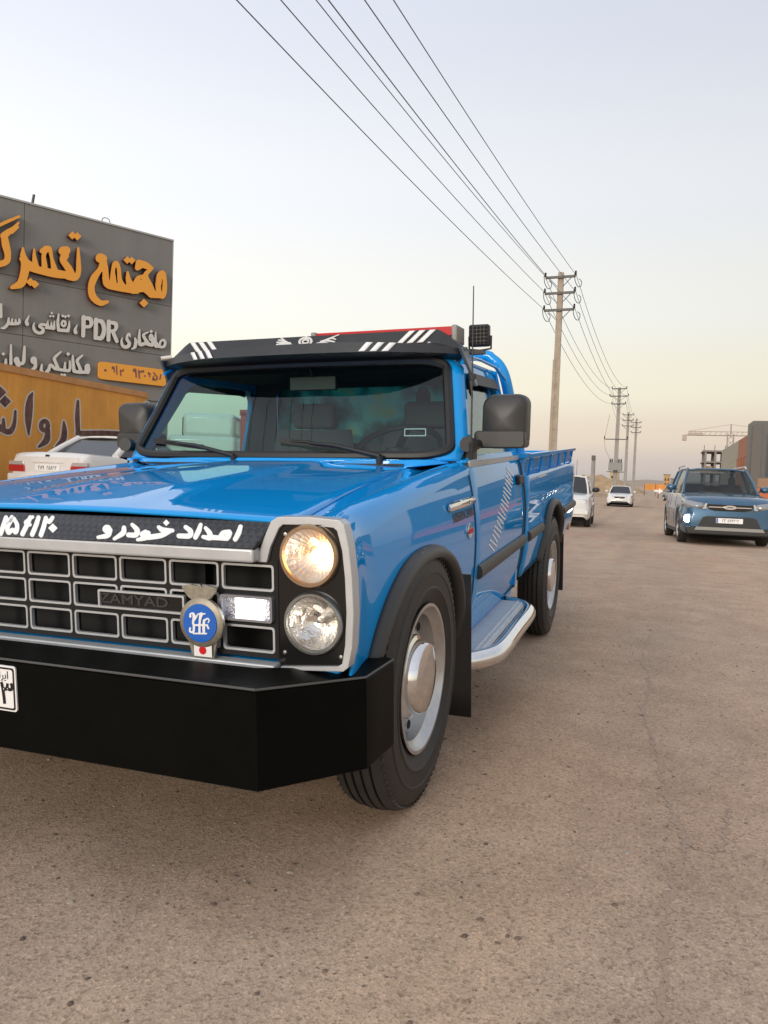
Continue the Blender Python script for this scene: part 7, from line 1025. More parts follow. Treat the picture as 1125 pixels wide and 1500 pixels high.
peb['kind'] = 'stuff'
peb['label'] = 'loose grit and pebbles scattered over the dusty road'

# ================================================================ workshop sign building and car-wash wall
SD, SN = Vector((0.4472136, 0.8944272, 0)), Vector((0.8944272, -0.4472136, 0))
S0 = Vector((-15.5898, 13.8627, 0))
sf = lambda u, v, w: S0 + SD * u + SN * w + Vector((0, 0, v))
cladding = mat('grey_composite_cladding', (0.20, 0.198, 0.186), 0.42, noise=0.06, nscale=0.9, bump=0.02, bscale=3)
streaks(cladding, 0.07, 1.2, 0.06)
shop = thing('workshop_building', 'grey clad repair workshop with raised orange and white lettering', 'building', loc=(0, 0, 0))
mb = MB()
for a_ in ((-9.0, 0.0, 0), (0, 0, 0)): pass
cor = [(-9.0, -7.0), (5.05, -7.0), (5.05, -0.06), (-9.0, -0.06)]
mb.prism([[(u, w) for u, w in cor]], lambda u, w, h: S0 + SD * u + SN * w + Vector((0, 0, h)), -0.35, 8.06)
mb.build('wall', cladding, shop, smooth=0)
for (u0, u1) in ((-8.9, -5.8), (-5.78, -2.6), (-2.58, 0.618), (0.632, 5.05)):
    for (v0, v1) in ((3.05, 4.47), (4.484, 6.03), (6.044, 8.06)):
        MB().prism([[(u0, v0), (u1, v0), (u1, v1), (u0, v1)]], sf, -0.055, 0.0).build('cladding_panel', cladding, shop, smooth=0)
MB().bar(sf(-8.95, 8.085, -0.03), sf(5.08, 8.085, -0.03), 0.12, 0.05).build('coping', mat('coping_metal', (0.45, 0.44, 0.42), 0.4, metal=0.5), shop, smooth=0)
MB().bar(sf(5.06, 3.05, -0.03), sf(5.06, 8.1, -0.03), 0.10, 0.03, up=SD).build('corner_trim', mat('corner_trim_metal', (0.42, 0.42, 0.40), 0.4, metal=0.4), shop, smooth=0)
orange_f = mat('orange_letter_face', (0.84, 0.37, 0.045), 0.45)
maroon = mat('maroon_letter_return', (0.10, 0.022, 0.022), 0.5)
white_f = mat('off_white_letter_face', (0.66, 0.65, 0.61), 0.5)
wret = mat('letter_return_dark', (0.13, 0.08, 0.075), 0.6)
for loops in SIGN_WORDS:
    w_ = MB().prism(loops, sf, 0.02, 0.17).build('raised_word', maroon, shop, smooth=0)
    MB().prism(loops, sf, 0.171, 0.185).build('word_face', orange_f, w_, smooth=0)
for loops in SIGN_SMALL:
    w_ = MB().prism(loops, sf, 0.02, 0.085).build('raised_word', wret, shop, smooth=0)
    MB().prism(loops, sf, 0.086, 0.096).build('word_face', white_f, w_, smooth=0)
pp = MB().prism([rrect(2.14, 0.51, 0.10, 5, 3.80, 3.775)], sf, 0.02, 0.11).build('phone_panel', [orange_f], shop, smooth=0)
pm_ = mat('faded_purple_print', (0.16, 0.06, 0.10), 0.6)
for grp in split_loops(PHONE): MB().prism(grp, sf, 0.112, 0.118).build('phone_digit', pm_, pp, smooth=0)
# small security camera on the sign
p0 = sf(4.86, 4.43, 0.0)
MB().tube([p0, p0 + SN * 0.22], 0.03, 8).tube([p0 + SN * 0.12 + SD * -0.18 + Vector((0, 0, -0.06)), p0 + SN * 0.30 + SD * 0.10], 0.06, 10).build('security_camera', M['white_car'], shop)
for u in (0.86, 2.95):
    q0 = sf(u, 8.10, -0.1)
    (MB().tube(smooth_path([q0 + SD * -0.13, q0 + SD * -0.1 + Vector((0, 0, .13)), q0 + Vector((0, 0, .17)), q0 + SD * 0.1 + Vector((0, 0, .13)), q0 + SD * 0.13], 4), 0.012, 6) if u > 1 else MB().tube([q0, q0 + Vector((0.03, 0.03, 0.28))], 0.035, 8)).build('lifting_eye' if u > 1 else 'rooftop_pipe', M['flare'], shop)

WD, WN = Vector((-0.0765293, 0.9970673, 0)), Vector((0.9970673, 0.0765293, 0))
W0 = Vector((-11.0044, 9.6029, 0))
wf = lambda u, v, w: W0 + WD * u + WN * w + Vector((0, 0, v))
wash = thing('car_wash_wall', 'orange rendered wall painted with brown car wash lettering outlined in white', 'wall')
om = mat('orange_render', (0.72, 0.335, 0.065), 0.85, noise=0.12, nscale=1.2, bump=0.25, bscale=14)
streaks(om, 0.14, 1.5, 0.12)
MB().prism([[(-9.0, -0.3), (5.13, -0.3), (5.13, 2.87), (-9.0, 2.87)]], wf, -0.30, 0.0).build('wall', om, wash, smooth=0)
MB().prism([[(-9.0, 2.79), (5.16, 2.79), (5.16, 2.93), (-9.0, 2.93)]], wf, -0.33, 0.035).build('coping', mat('pale_orange_coping', (0.55, 0.27, 0.10), 0.8, noise=0.15, nscale=3), wash, smooth=0)
MB().prism(WALL_OUT, wf, 0.001, 0.006).build('letter_outline', mat('white_wall_paint', (0.62, 0.57, 0.50), 0.8), wash, smooth=0)
MB().prism(WALL_TEXT, wf, 0.007, 0.011).build('wall_letters', mat('brown_wall_paint', (0.125, 0.060, 0.050), 0.75, noise=0.6, nscale=5), wash, smooth=0)

# ================================================================ cars
def car(name, label, dims, prof, paint, opts, group=None):
    """dims: length, width, height; x across, y along (front at -L/2 facing -Y), origin on the ground under the middle"""
    L, W, H = dims
    root = thing(name, label, 'car', group)
    wr, yf, yr, gc = prof['wheel_r'], -L / 2 + prof['front'], L / 2 - prof['rear'], prof['clear']
    hood_tab, w_tab = prof['deck'], prof['plan']
    ys = sorted(set([round(-L / 2 + L * k / 60, 4) for k in range(61)] + [round(yc + (wr + .06) * math.cos(math.pi * k / 20), 4) for yc in (yf, yr) for k in range(21)]))
    G = []
    for y in ys:
        t = y / L + 0.5
        wd_ = W / 2 * sinterp(w_tab, t); zt_ = sinterp(hood_tab, t)
        zb_ = interp([(0, gc + 0.10), (0.03, gc + 0.02), (0.1, gc), (0.9, gc), (0.97, gc + 0.04), (1, gc + 0.14)], t)
        for yc in (yf, yr):
            d = abs(y - yc) / (wr + .06)
            if d < 1: zb_ = max(zb_, wr + (wr + .055) * math.sqrt(1 - d * d) * 0.98)
        row = [Vector((wd_ * 0.90, y, zb_))]
        for k in range(1, 11):
            z = lerp(zb_, zt_ - 0.05, k / 10)
            q = (z - gc) / (zt_ - gc)
            row.append(Vector((wd_ * (1 - 0.05 * (2 * q - 0.9) ** 2 - (0.02 if q > 0.62 else 0)), y, z)))
        row += [Vector((wd_ * 0.91, y, zt_ - 0.022)), Vector((wd_ * 0.80, y, zt_)), Vector((wd_ * 0.4, y, zt_ + 0.018)), Vector((0, y, zt_ + 0.022))]
        row = row + [Vector((-v.x, v.y, v.z)) for v in reversed(row[:-1])]
        G.append(row)
    mb = MB().grid(G)
    for row in (G[0], G[-1]): mb.add(row, [tuple(range(len(row)))])
    mb.build('body', paint, root, smooth=38)
    MB().box((0, 0, gc + 0.10), (W * 0.78, L * 0.90, 0.12)).build('underbody', M['void'], root)
    for yc in (yf, yr):
        MB().box((0, yc, wr * 1.1), (W * 0.80, wr * 2.05, wr * 1.5)).build('wheel_well', M['void'], root)
    # greenhouse: base and roof outlines
    b0, r0, r1, b1 = prof['glass']           # y of windshield base, roof front, roof rear, rear glass base
    zb0, zb1 = sinterp(hood_tab, b0 / L + 0.5) - 0.01, sinterp(hood_tab, b1 / L + 0.5) - 0.01
    wb, wt = W / 2 * 0.90, W / 2 * prof.get('roofw', 0.70)
    zr = H - 0.05
    base = [Vector((wb * 0.93, b0, zb0)), Vector((wb, lerp(b0, b1, 0.28), zb0 + 0.03)), Vector((wb, lerp(b0, b1, 0.62), zb1 + 0.03)), Vector((wb * 0.93, b1, zb1))]
    top = [Vector((wt * 0.94, r0, zr)), Vector((wt, lerp(r0, r1, 0.22), zr + 0.01)), Vector((wt, lerp(r0, r1, 0.66), zr + 0.01)), Vector((wt * 0.94, r1, zr - 0.02))]
    mir_ = lambda l_: [Vector((-v.x, v.y, v.z)) for v in reversed(l_)]
    B, T = base + mir_(base), top + mir_(top)
    mid_ = [lerp(p_, q_, 0.5) + Vector((math.copysign(0.018, p_.x), 0, 0.0)) for p_, q_ in zip(B, T)]
    mb = MB().grid([B, mid_, T], closed_j=True)
    mb.build('windows', opts.get('glass', M['dark_glass']), root, smooth=25)
    # roof skin
    rows = []
    for k in range(9):
        t = k / 8
        y = lerp(r0 - 0.03, r1 + 0.03, t); ww = wt * (0.96 + 0.05 * math.sin(math.pi * t)) + 0.015
        rows.append([Vector((ww * u, y, zr + 0.055 * (1 - abs(u) ** 4) - 0.025 * (2 * t - 1) ** 4 - 0.004)) for u in (-1, -.9, -.6, 0, .6, .9, 1)])
    MB().grid(rows).build('roof', opts.get('roof', paint), root, solid=0.03, smooth=60)
    for s in (1, -1):
        f = lambda v: Vector((s * abs(v.x) * 1.006, v.y, v.z))
        for (p_, q_, w_) in ((base[0], top[0], 0.055), (base[3], top[3], prof.get('cpillar', 0.09)), (lerp(base[1], base[2], 0.5), lerp(top[1], top[2], 0.45), 0.06)):
            m0 = lerp(p_, q_, 0.5) + Vector((0.016, 0, 0))
            MB().tube([f(p_), f(m0), f(q_)], w_ * 0.5, 8).build('pillar', paint, root, smooth=50)
        MB().tube([f(top[0]), f(top[1]), f(top[2]), f(top[3])], 0.03, 8).build('roof_edge', paint, root, smooth=50)
    # wheels
    for yc in (yf, yr):
        for s in (1, -1):
            c = (s * (W / 2 - 0.11), yc, wr)
            rp = [(wr * 0.64, 0.085), (wr * 0.62, 0.088), (wr * 0.58, 0.06), (wr * 0.50, 0.055), (wr * 0.2, 0.07), (0, 0.072)]
            wh = MB().lathe(rp, c, 'X', 32, s, cap=False).build('wheel', M['alu'], root, smooth=40)
            MB().lathe([(wr * 0.62, -0.10), (wr * 0.80, -0.105), (wr * 0.96, -0.09), (wr, -0.06), (wr, 0.06), (wr * 0.96, 0.088), (wr * 0.80, 0.10), (wr * 0.62, 0.085)], c, 'X', 40, s, cap=False).build('tyre', M['rubber'], wh, smooth=40)
            mb = MB()
            for k in range(5):
                a_ = R(72 * k + 36)
                mb.lathe([(0, 0.0765), (wr * 0.12, 0.076), (wr * 0.13, 0.05)], (c[0], c[1] + wr * 0.38 * math.cos(a_), c[2] + wr * 0.38 * math.sin(a_)), 'X', 8, s, cap=False)
            mb.build('rim_holes', M['void'], wh)['kind'] = 'stuff'
    # door mirrors
    for s in (1, -1):
        ym = b0 + 0.42
        mb = MB().lathe([(0.0, -0.07), (0.06, -0.06), (0.085, -0.02), (0.088, 0.02), (0.07, 0.035), (0, 0.036)], (0, 0, 0), 'Y', 16, 1, cap=False)
        mb.v = [(s * (W / 2 + 0.07) + v[0] * 1.25, ym + v[1], zb0 + 0.13 + v[2] * 0.85) for v in mb.v]
        o_ = mb.build('door_mirror', opts.get('mirror', paint), root, smooth=50)
        MB().bar((s * (W / 2 - 0.06), ym, zb0 + 0.08), (s * (W / 2 + 0.03), ym, zb0 + 0.10), 0.05, 0.03).build('mirror_stalk', M['black'], o_)
    # door seams
    for s in (1, -1):
        for t in (0.12, 0.47, 0.78):
            yy = lerp(b0, b1, t)
            if yy > yr - wr - 0.1: yy = yr - wr - 0.12
            pts_ = []
            for q in (0.22, 0.45, 0.7, 0.93):
                tt = yy / L + 0.5; zt_ = sinterp(hood_tab, tt); z = lerp(gc, zt_, q)
                pts_.append(Vector((s * (W / 2 * sinterp(w_tab, tt) * (1 - 0.05 * (2 * q - 0.9) ** 2 - (0.02 if q > 0.62 else 0)) + 0.000), yy, z)))
            MB().tube(pts_, 0.006, 5).build('door_seam', M['void'], root)
    # wiper blades
    MB().bar((-0.45, b0 - 0.03, zb0 + 0.05), (0.05, b0 - 0.01, zb0 + 0.04), 0.02, 0.02).bar((0.05, b0 - 0.03, zb0 + 0.05), (0.52, b0 - 0.01, zb0 + 0.04), 0.02, 0.02).build('wipers', M['black'], root)
    return root

def place(root, x, y, rz): root.location = (x, y, gz(y)); root.rotation_euler = (math.atan2(gz(y + 1) - gz(y - 1), 2), 0, rz)
def face(root, y, loops, z0, depth, m, name, smooth=0, bevel=0.0):
    return MB().prism(loops, lambda u, v, w: Vector((u, y - w, z0 + v)), 0, depth).build(name, m, root, smooth=smooth, bevel=bevel)
clear = mat('headlamp_clear', (0.30, 0.31, 0.32), 0.15, metal=0.4, bump=0.6, bscale=18, coat=1)

# blue crossover driving towards the camera on the right
suv_paint = mat('blue_grey_metallic', (0.028, 0.10, 0.185), 0.4, metal=0.35, coat=0.9, noise=0.15, nscale=3)
suv = car('crossover_car', 'blue grey crossover with one bright fog lamp on the open road', (4.32, 1.80, 1.66),
          dict(wheel_r=0.345, front=0.86, rear=0.80, clear=0.22, deck=[(0, 0.78), (0.015, 0.86), (0.06, 0.97), (0.16, 1.02), (0.30, 1.07), (0.45, 1.08), (0.9, 1.08), (0.97, 1.02), (1, 0.9)],
               plan=[(0, 0.80), (0.012, 0.88), (0.05, 0.955), (0.12, 0.995), (0.3, 1.0), (0.8, 1.0), (0.93, 0.97), (0.985, 0.90), (1, 0.82)], glass=(-0.92, -0.22, 1.55, 1.98), roofw=0.71), suv_paint,
          dict(glass=glass('tinted_car_glass', (0.45, 0.50, 0.51)), roof=suv_paint))
place(suv, 2.56, 16.9, R(5.0))
yf_ = -2.16
gr = face(suv, yf_ + 0.015, [[(-0.44, 0.045), (0.44, 0.045), (0.40, -0.055), (0.28, -0.085), (-0.28, -0.085), (-0.40, -0.055)]], 0.80, 0.03, M['black_gloss'], 'grille')
face(suv, yf_ - 0.012, [rrect(0.80, 0.018, 0.006)], 0.79, 0.012, M['chrome'], 'grille_bar')
bd = face(suv, yf_ - 0.020, [[(0.12 * math.cos(2*math.pi*k/24), 0.042 * math.sin(2*math.pi*k/24)) for k in range(24)]], 0.79, 0.016, M['chrome'], 'grille_badge')
mb = MB(); put_text(mb, 'LIFAN', 0.045, lambda u, v, w: Vector((u, yf_ - 0.039, 0.79 + v)), 0.001); mb.build('badge_letters', M['black_gloss'], bd, smooth=0)
lowg = face(suv, yf_ + 0.02, [[(-0.62, -0.17), (0.62, -0.17), (0.50, 0.075), (0.42, 0.10), (-0.42, 0.10), (-0.50, 0.075)]], 0.50, 0.045, M['black'], 'lower_grille')
face(suv, yf_ + 0.00, [[(-0.66, -0.03), (0.66, -0.03), (0.62, 0.035), (-0.62, 0.035)]], 0.345, 0.06, mat('skid_plate_grey', (0.26, 0.26, 0.25), 0.5, metal=0.4), 'skid_plate')
MB().box((0, yf_ + 0.06, 0.30), (1.62, 0.22, 0.16)).build('bumper_skirt', M['black'], suv, bevel=0.03)
pl = face(suv, yf_ - 0.032, [rrect(0.50, 0.10, 0.006)], 0.520, 0.008, M['white'], 'license_plate')
mb = MB(); put_text(mb, '\u06f2\u06f3 \u06f5\u06f9\u06f4\u06f2\u06f6\u06f2', 0.088, lambda u, v, w: Vector((u + 0.02, yf_ - 0.0412, 0.520 + v)), 0.0006, sx=0.85); mb.build('plate_digits', M['black_gloss'], pl, smooth=0)
face(suv, yf_ - 0.0405, [[(-0.245, -0.045), (-0.215, -0.045), (-0.215, 0.045), (-0.245, 0.045)]], 0.520, 0.001, M['steel_blue'], 'plate_band')
for s in (1, -1):
    G = [[Vector((s * x, y, z)) for x, y, z in r_] for r_ in (((0.50, -2.150, 0.86), (0.66, -2.10, 0.885), (0.80, -1.99, 0.915), (0.862, -1.80, 0.945)), ((0.48, -2.175, 0.80), (0.66, -2.135, 0.80), (0.81, -2.035, 0.82), (0.872, -1.84, 0.88)), ((0.50, -2.165, 0.755), (0.66, -2.13, 0.745), (0.81, -2.035, 0.765), (0.870, -1.88, 0.83)))]
    hl = MB().grid(G).build('headlight', clear, suv, solid=0.02, solid_off=1, smooth=60)
    MB().prism([[(s * 0.455, -0.055), (s * 0.52, -0.055), (s * 0.47, 0.06), (s * 0.43, 0.06)]], lambda u, v, w: Vector((u, yf_ - 0.012 - w, 0.80 + v)), 0, 0.016).build('grille_end', M['chrome'], suv, smooth=0)
    G = [[Vector((s * x, y, z)) for x, y, z in r_] for r_ in (((0.60, -2.135, 0.60), (0.74, -2.075, 0.615), (0.83, -1.985, 0.62)), ((0.58, -2.14, 0.53), (0.74, -2.08, 0.515), (0.835, -1.985, 0.515)), ((0.60, -2.13, 0.47), (0.74, -2.07, 0.45), (0.835, -1.98, 0.45)))]
    fh = MB().grid(G).build('fog_lamp', M['flare'], suv, solid=0.02, solid_off=1, smooth=60)
    lit = s < 0
    MB().lathe([(0.0, 0.075), (0.05, 0.072), (0.080, 0.055), (0.085, 0.0)], (s * 0.770, -2.062, 0.535), 'Y', 20, -1, cap=False).build('fog_bulb', mat('lit_fog_lamp', (1, 1, 1), 0.3, emit=(0.98, 0.96, 1.0), estr=14) if lit else clear, fh)
    MB().tube([(s * 0.62, -0.15, 1.665), (s * 0.63, 0.0, 1.70), (s * 0.63, 1.3, 1.70), (s * 0.61, 1.5, 1.66)], 0.018, 6).build('roof_rail', M['plate_alu'], suv)
    MB().box((s * 0.80, 0.05, 0.27), (0.14, 2.2, 0.14)).build('sill_cladding', M['flare'], suv, bevel=0.02)
MB().box((0, -0.55, 0.98), (1.5, 0.5, 0.10)).build('dashboard', M['dash'], suv)
for x in (-0.38, 0.38):
    MB().box((x, 0.35, 0.98), (0.48, 0.14, 0.62)).build('seat', M['grey_int'], suv, bevel=0.05)
MB().box((0, 1.2, 1.02), (1.3, 0.14, 0.5)).build('rear_seat', M['grey_int'], suv, bevel=0.05)
# driver behind the windscreen of the crossover
dm = bpy.data.meshes.new('person')
skel = [(0, 0, 0.0), (0, 0.0, 0.22), (0, -0.01, 0.44), (0, -0.02, 0.53), (0, -0.04, 0.62), (0, -0.045, 0.74), (0.20, -0.02, 0.40), (0.25, -0.13, 0.22), (0.18, -0.36, 0.25), (-0.20, -0.02, 0.40), (-0.25, -0.13, 0.22), (-0.18, -0.36, 0.25)]
dm.from_pydata(skel, [(0, 1), (1, 2), (2, 3), (3, 4), (4, 5), (2, 6), (6, 7), (7, 8), (2, 9), (9, 10), (10, 11)], [])
dr = bpy.data.objects.new('person', dm); COL.objects.link(dr)
tag(dr, 'driver in dark clothing seated behind the windscreen of the crossover', 'person')
sk = dr.modifiers.new('skin', 'SKIN'); dr.modifiers.new('sub', 'SUBSURF').levels = 1
rads = [(.17, .12), (.16, .12), (.13, .10), (.06, .06), (.085, .10), (.07, .085), (.065, .065), (.048, .048), (.035, .035), (.065, .065), (.048, .048), (.035, .035)]
for sv, r_ in zip(dm.skin_vertices[0].data, rads): sv.radius = r_
dm.skin_vertices[0].data[0].use_root = True
dm.materials.append(mat('driver_clothes', (0.06, 0.055, 0.055), 0.85))
dr.matrix_world = Matrix.Translation(suv.location) @ suv.rotation_euler.to_matrix().to_4x4() @ Matrix.Translation((0.38, 0.14, 0.74))

# white sedan approaching further down the road
sed = car('sedan_car', 'white sedan facing the camera far down the dusty road', (4.5, 1.76, 1.47),
          dict(wheel_r=0.31, front=0.85, rear=0.95, clear=0.18, deck=[(0, 0.66), (0.015, 0.74), (0.08, 0.83), (0.25, 0.93), (0.5, 0.95), (0.8, 0.99), (0.97, 0.98), (1, 0.85)],
               plan=[(0, 0.78), (0.012, 0.87), (0.05, 0.95), (0.12, 0.99), (0.3, 1.0), (0.8, 1.0), (0.93, 0.96), (1, 0.84)], glass=(-1.0, -0.25, 0.95, 1.6), roofw=0.66), M['white_car'], dict())
place(sed, -1.35, 55.5, R(1))
face(sed, -2.24, [[(-0.40, 0.05), (0.40, 0.05), (0.30, -0.07), (-0.30, -0.07)]], 0.66, 0.03, M['black_gloss'], 'grille')
face(sed, -2.27, [circle(0, 0, 0.05, 12)], 0.655, 0.012, M['chrome'], 'grille_badge')
face(sed, -2.25, [[(-0.52, 0.05), (0.52, 0.05), (0.62, -0.05), (-0.62, -0.05)]], 0.33, 0.03, M['black'], 'lower_grille')
face(sed, -2.28, [rrect(0.5, 0.10, 0.01)], 0.47, 0.01, M['white'], 'license_plate')
for s in (1, -1):
    MB().grid([[Vector((s * x, y, z)) for x, y, z in r_] for r_ in (((0.44, -2.20, 0.74), (0.80, -1.98, 0.79)), ((0.46, -2.24, 0.63), (0.82, -2.02, 0.68)))]).build('headlight', clear, sed, solid=0.02, solid_off=1)
    MB().grid([[Vector((s * x, y, z)) for x, y, z in r_] for r_ in (((0.58, -2.20, 0.46), (0.80, -2.03, 0.50)), ((0.60, -2.20, 0.36), (0.80, -2.03, 0.36)))]).build('fog_recess', M['black'], sed, solid=0.02, solid_off=1)

# white hatchback parked behind the tail of the pickup
hat = car('hatchback_car', 'white boxy hatchback parked behind the tail of the blue pickup', (3.75, 1.64, 1.50),
          dict(wheel_r=0.30, front=0.70, rear=0.62, clear=0.20, deck=[(0, 0.74), (0.02, 0.82), (0.10, 0.90), (0.26, 0.95), (0.5, 0.98), (0.9, 1.0), (1, 0.92)],
               plan=[(0, 0.82), (0.012, 0.90), (0.05, 0.96), (0.12, 0.99), (0.3, 1.0), (0.85, 1.0), (0.95, 0.97), (1, 0.88)], glass=(-0.86, -0.38, 1.45, 1.80), roofw=0.74, cpillar=0.12), M['white_car'], dict(mirror=M['black']))
place(hat, -1.30, 21.6, R(3))
face(hat, -1.86, [rrect(0.62, 0.11, 0.02)], 0.70, 0.03, M['black_gloss'], 'grille')
MB().box((0, -1.85, 0.42), (1.50, 0.16, 0.14)).build('front_bumper', M['white_car'], hat, bevel=0.03)
face(hat, -1.935, [rrect(0.46, 0.10, 0.01)], 0.43, 0.01, M['white'], 'license_plate')
for s in (1, -1):
    MB().prism([rrect(0.30, 0.15, 0.02, 4, s * 0.54, 0)], lambda u, v, w: Vector((u, -1.84 - w + abs(u) * 0.05, 0.71 + v)), 0, 0.03).build('headlight', clear, hat, smooth=0)
    MB().tube([(s * 0.805, -1.3, 0.50), (s * 0.818, 0, 0.50), (s * 0.805, 1.5, 0.50)], 0.02, 6).build('side_moulding', M['flare'], hat)
MB().tube([(0.3, -0.30, 1.48), (0.3, -0.20, 1.95)], 0.006, 5).build('antenna', M['black'], hat)

# white saloon parked along the orange wall, seen from behind
sal = car('saloon_car', 'white saloon parked with its tail lights out by the orange wall', (4.52, 1.70, 1.40),
          dict(wheel_r=0.30, front=0.90, rear=1.0, clear=0.17, deck=[(0, 0.66), (0.02, 0.74), (0.10, 0.82), (0.28, 0.90), (0.5, 0.92), (0.76, 0.97), (0.80, 0.995), (0.975, 1.015), (0.99, 0.98), (1, 0.92)],
               plan=[(0, 0.80), (0.012, 0.88), (0.05, 0.95), (0.12, 0.99), (0.3, 1.0), (0.85, 1.0), (0.95, 0.975), (0.99, 0.93), (1, 0.89)], glass=(-0.95, -0.25, 0.80, 1.42), roofw=0.68, cpillar=0.13), M['white_car'], dict())
sal.location = (-8.45, 10.35, 0.145); sal.rotation_euler = (0, 0, R(180 + 3))
sal['label'] = 'dusty white saloon parked tail towards the road beside the orange wall'
yb = 2.26
rf = lambda u, v, w: Vector((u, yb + w, v))
MB().prism([rrect(1.24, 0.30, 0.03, 4, 0, 0.80)], rf, -0.01, 0.006).build('trunk_panel', M['white_car'], sal, smooth=0, bevel=0.004)
for s in (1, -1):
    tl_ = MB().prism([[(s * 0.46, 0.685), (s * 0.80, 0.69), (s * 0.80, 0.80), (s * 0.47, 0.80)]], rf, -0.05, 0.022).build('tail_light', mat('tail_red', (0.42, 0.02, 0.025), 0.2, coat=0.8), sal, smooth=0, bevel=0.008)
    MB().prism([[(s * 0.47, 0.803), (s * 0.80, 0.803), (s * 0.79, 0.865), (s * 0.50, 0.865)]], rf, -0.05, 0.020).build('indicator_lens', mat('smoked_lens', (0.40, 0.36, 0.36), 0.15, coat=0.8), tl_, smooth=0, bevel=0.008)
pl = MB().prism([rrect(0.50, 0.11, 0.008, 3, 0, 0.765)], rf, 0.007, 0.016).build('license_plate', M['white'], sal, smooth=0)
mb = MB(); put_text(mb, '\u06f2\u06f8\u06f9  \u06f2\u06f5\u06f8\u06f6\u06f2', 0.095, lambda u, v, w: Vector((-u, yb + 0.0185, 0.762 + v)), 0.0008, sx=0.85); mb.build('plate_digits', M['black_gloss'], pl, smooth=0)
MB().prism([rrect(0.62, 0.022, 0.006, 3, 0, 0.86)], rf, 0.007, 0.022).build('plate_light_bar', M['white_car'], sal, smooth=0)
MB().prism([rrect(0.07, 0.085, 0.02, 3, 0.02, 0.945)], rf, -0.02, 0.004).build('trunk_badge', M['black'], sal, smooth=0)
MB().box((0, yb - 0.02, 0.555), (1.62, 0.14, 0.20)).build('rear_bumper', M['white_car'], sal, bevel=0.03)
MB().box((0, yb - 0.005, 0.50), (1.64, 0.15, 0.07)).build('bumper_strip', M['black'], sal, bevel=0.02)

fc = structure(MB().box((-19.2, 14.0, -0.10), (23.6, 40.0, 0.42)).build('forecourt', mat('forecourt_dust', (0.33, 0.265, 0.205), 0.95, noise=0.15, nscale=2, bump=0.4, bscale=60), smooth=0))
# red framed flatbed truck glimpsed through the cab glass
rt = thing('flatbed_truck', 'white cab flatbed truck with red load frame parked beyond the wall', 'truck')
rp_ = mat('red_frame_paint', (0.34, 0.035, 0.035), 0.5, noise=0.2, nscale=3)
MB().box((0, 0, 1.05), (2.0, 1.7, 1.5)).box((0, 0.15, 2.05), (1.9, 1.3, 0.6)).build('cab', M['white_car'], rt, bevel=0.12, seg=4)
MB().box((0, -0.47, 2.02), (1.7, 0.12, 0.46)).build('windshield', M['dark_glass'], rt, bevel=0.03)
MB().box((0, 3.1, 1.0), (2.2, 4.2, 0.16)).build('load_bed', rp_, rt, bevel=0.02)
for s in (1, -1):
    for y in (1.05, 3.1, 5.15): MB().box((s * 1.05, y, 1.72), (0.12, 0.14, 1.3)).build('post', rp_, rt)
    MB().bar((s * 1.05, 1.0, 2.38), (s * 1.05, 5.2, 2.38), 0.12, 0.14).build('top_rail', rp_, rt)
    for y in (0.0, 4.2):
        wh = MB().lathe([(0.24, 0.08), (0.2, 0.03), (0, 0.05)], (s * 0.92, y, 0.42), 'X', 24, s, cap=False).build('wheel', M['alu'], rt)
        MB().lathe([(0.22, -0.1), (0.38, -0.1), (0.42, -0.06), (0.42, 0.06), (0.38, 0.1), (0.22, 0.09)], (s * 0.92, y, 0.42), 'X', 28, s, cap=False).build('tyre', M['rubber'], wh)
    MB().box((s * 0.8, -0.86, 0.78), (0.3, 0.04, 0.18)).build('headlight', clear, rt)
MB().box((0, -0.86, 0.5), (2.0, 0.12, 0.22)).build('bumper', M['black'], rt)
for y in (1.0, 5.2): MB().bar((-1.05, y, 2.38), (1.05, y, 2.38), 0.12, 0.14).build('cross_rail', rp_, rt)
rt.location = (-9.5, 14.9, 0.0); rt.rotation_euler = (0, 0, R(-72))

# ================================================================ power poles and wires
concrete = mat('weathered_concrete', (0.36, 0.30, 0.235), 0.9, noise=0.18, nscale=3, bump=0.3, bscale=30)
far_conc = mat('grey_concrete_pole', (0.30, 0.28, 0.26), 0.9, noise=0.15, nscale=2)
galv = mat('galvanised_steel', (0.11, 0.105, 0.10), 0.6, metal=0.3)
ARM_Z = (10.02, 9.32, 8.58)
POLES = [(-5.25, -9.2, 10.25, 0), (-3.25, 32.8, 10.25, 0), (-2.86, 74.4, 10.15, 1), (-3.2, 103.0, 10.35, 2), (-2.6, 116.0, 10.6, 3)]
AD = Vector((1, -0.05, 0)).normalized()
labels = ['tall concrete power pole with three crossarms and hanging jumper loops', 'tall concrete power pole with three crossarms and hanging jumper loops beside the pickup bed', 'concrete power pole carrying a grey transformer below its crossarms', 'thin far power pole just beyond the transformer pole', 'thin farthest power pole beyond the transformer pole and its neighbour']
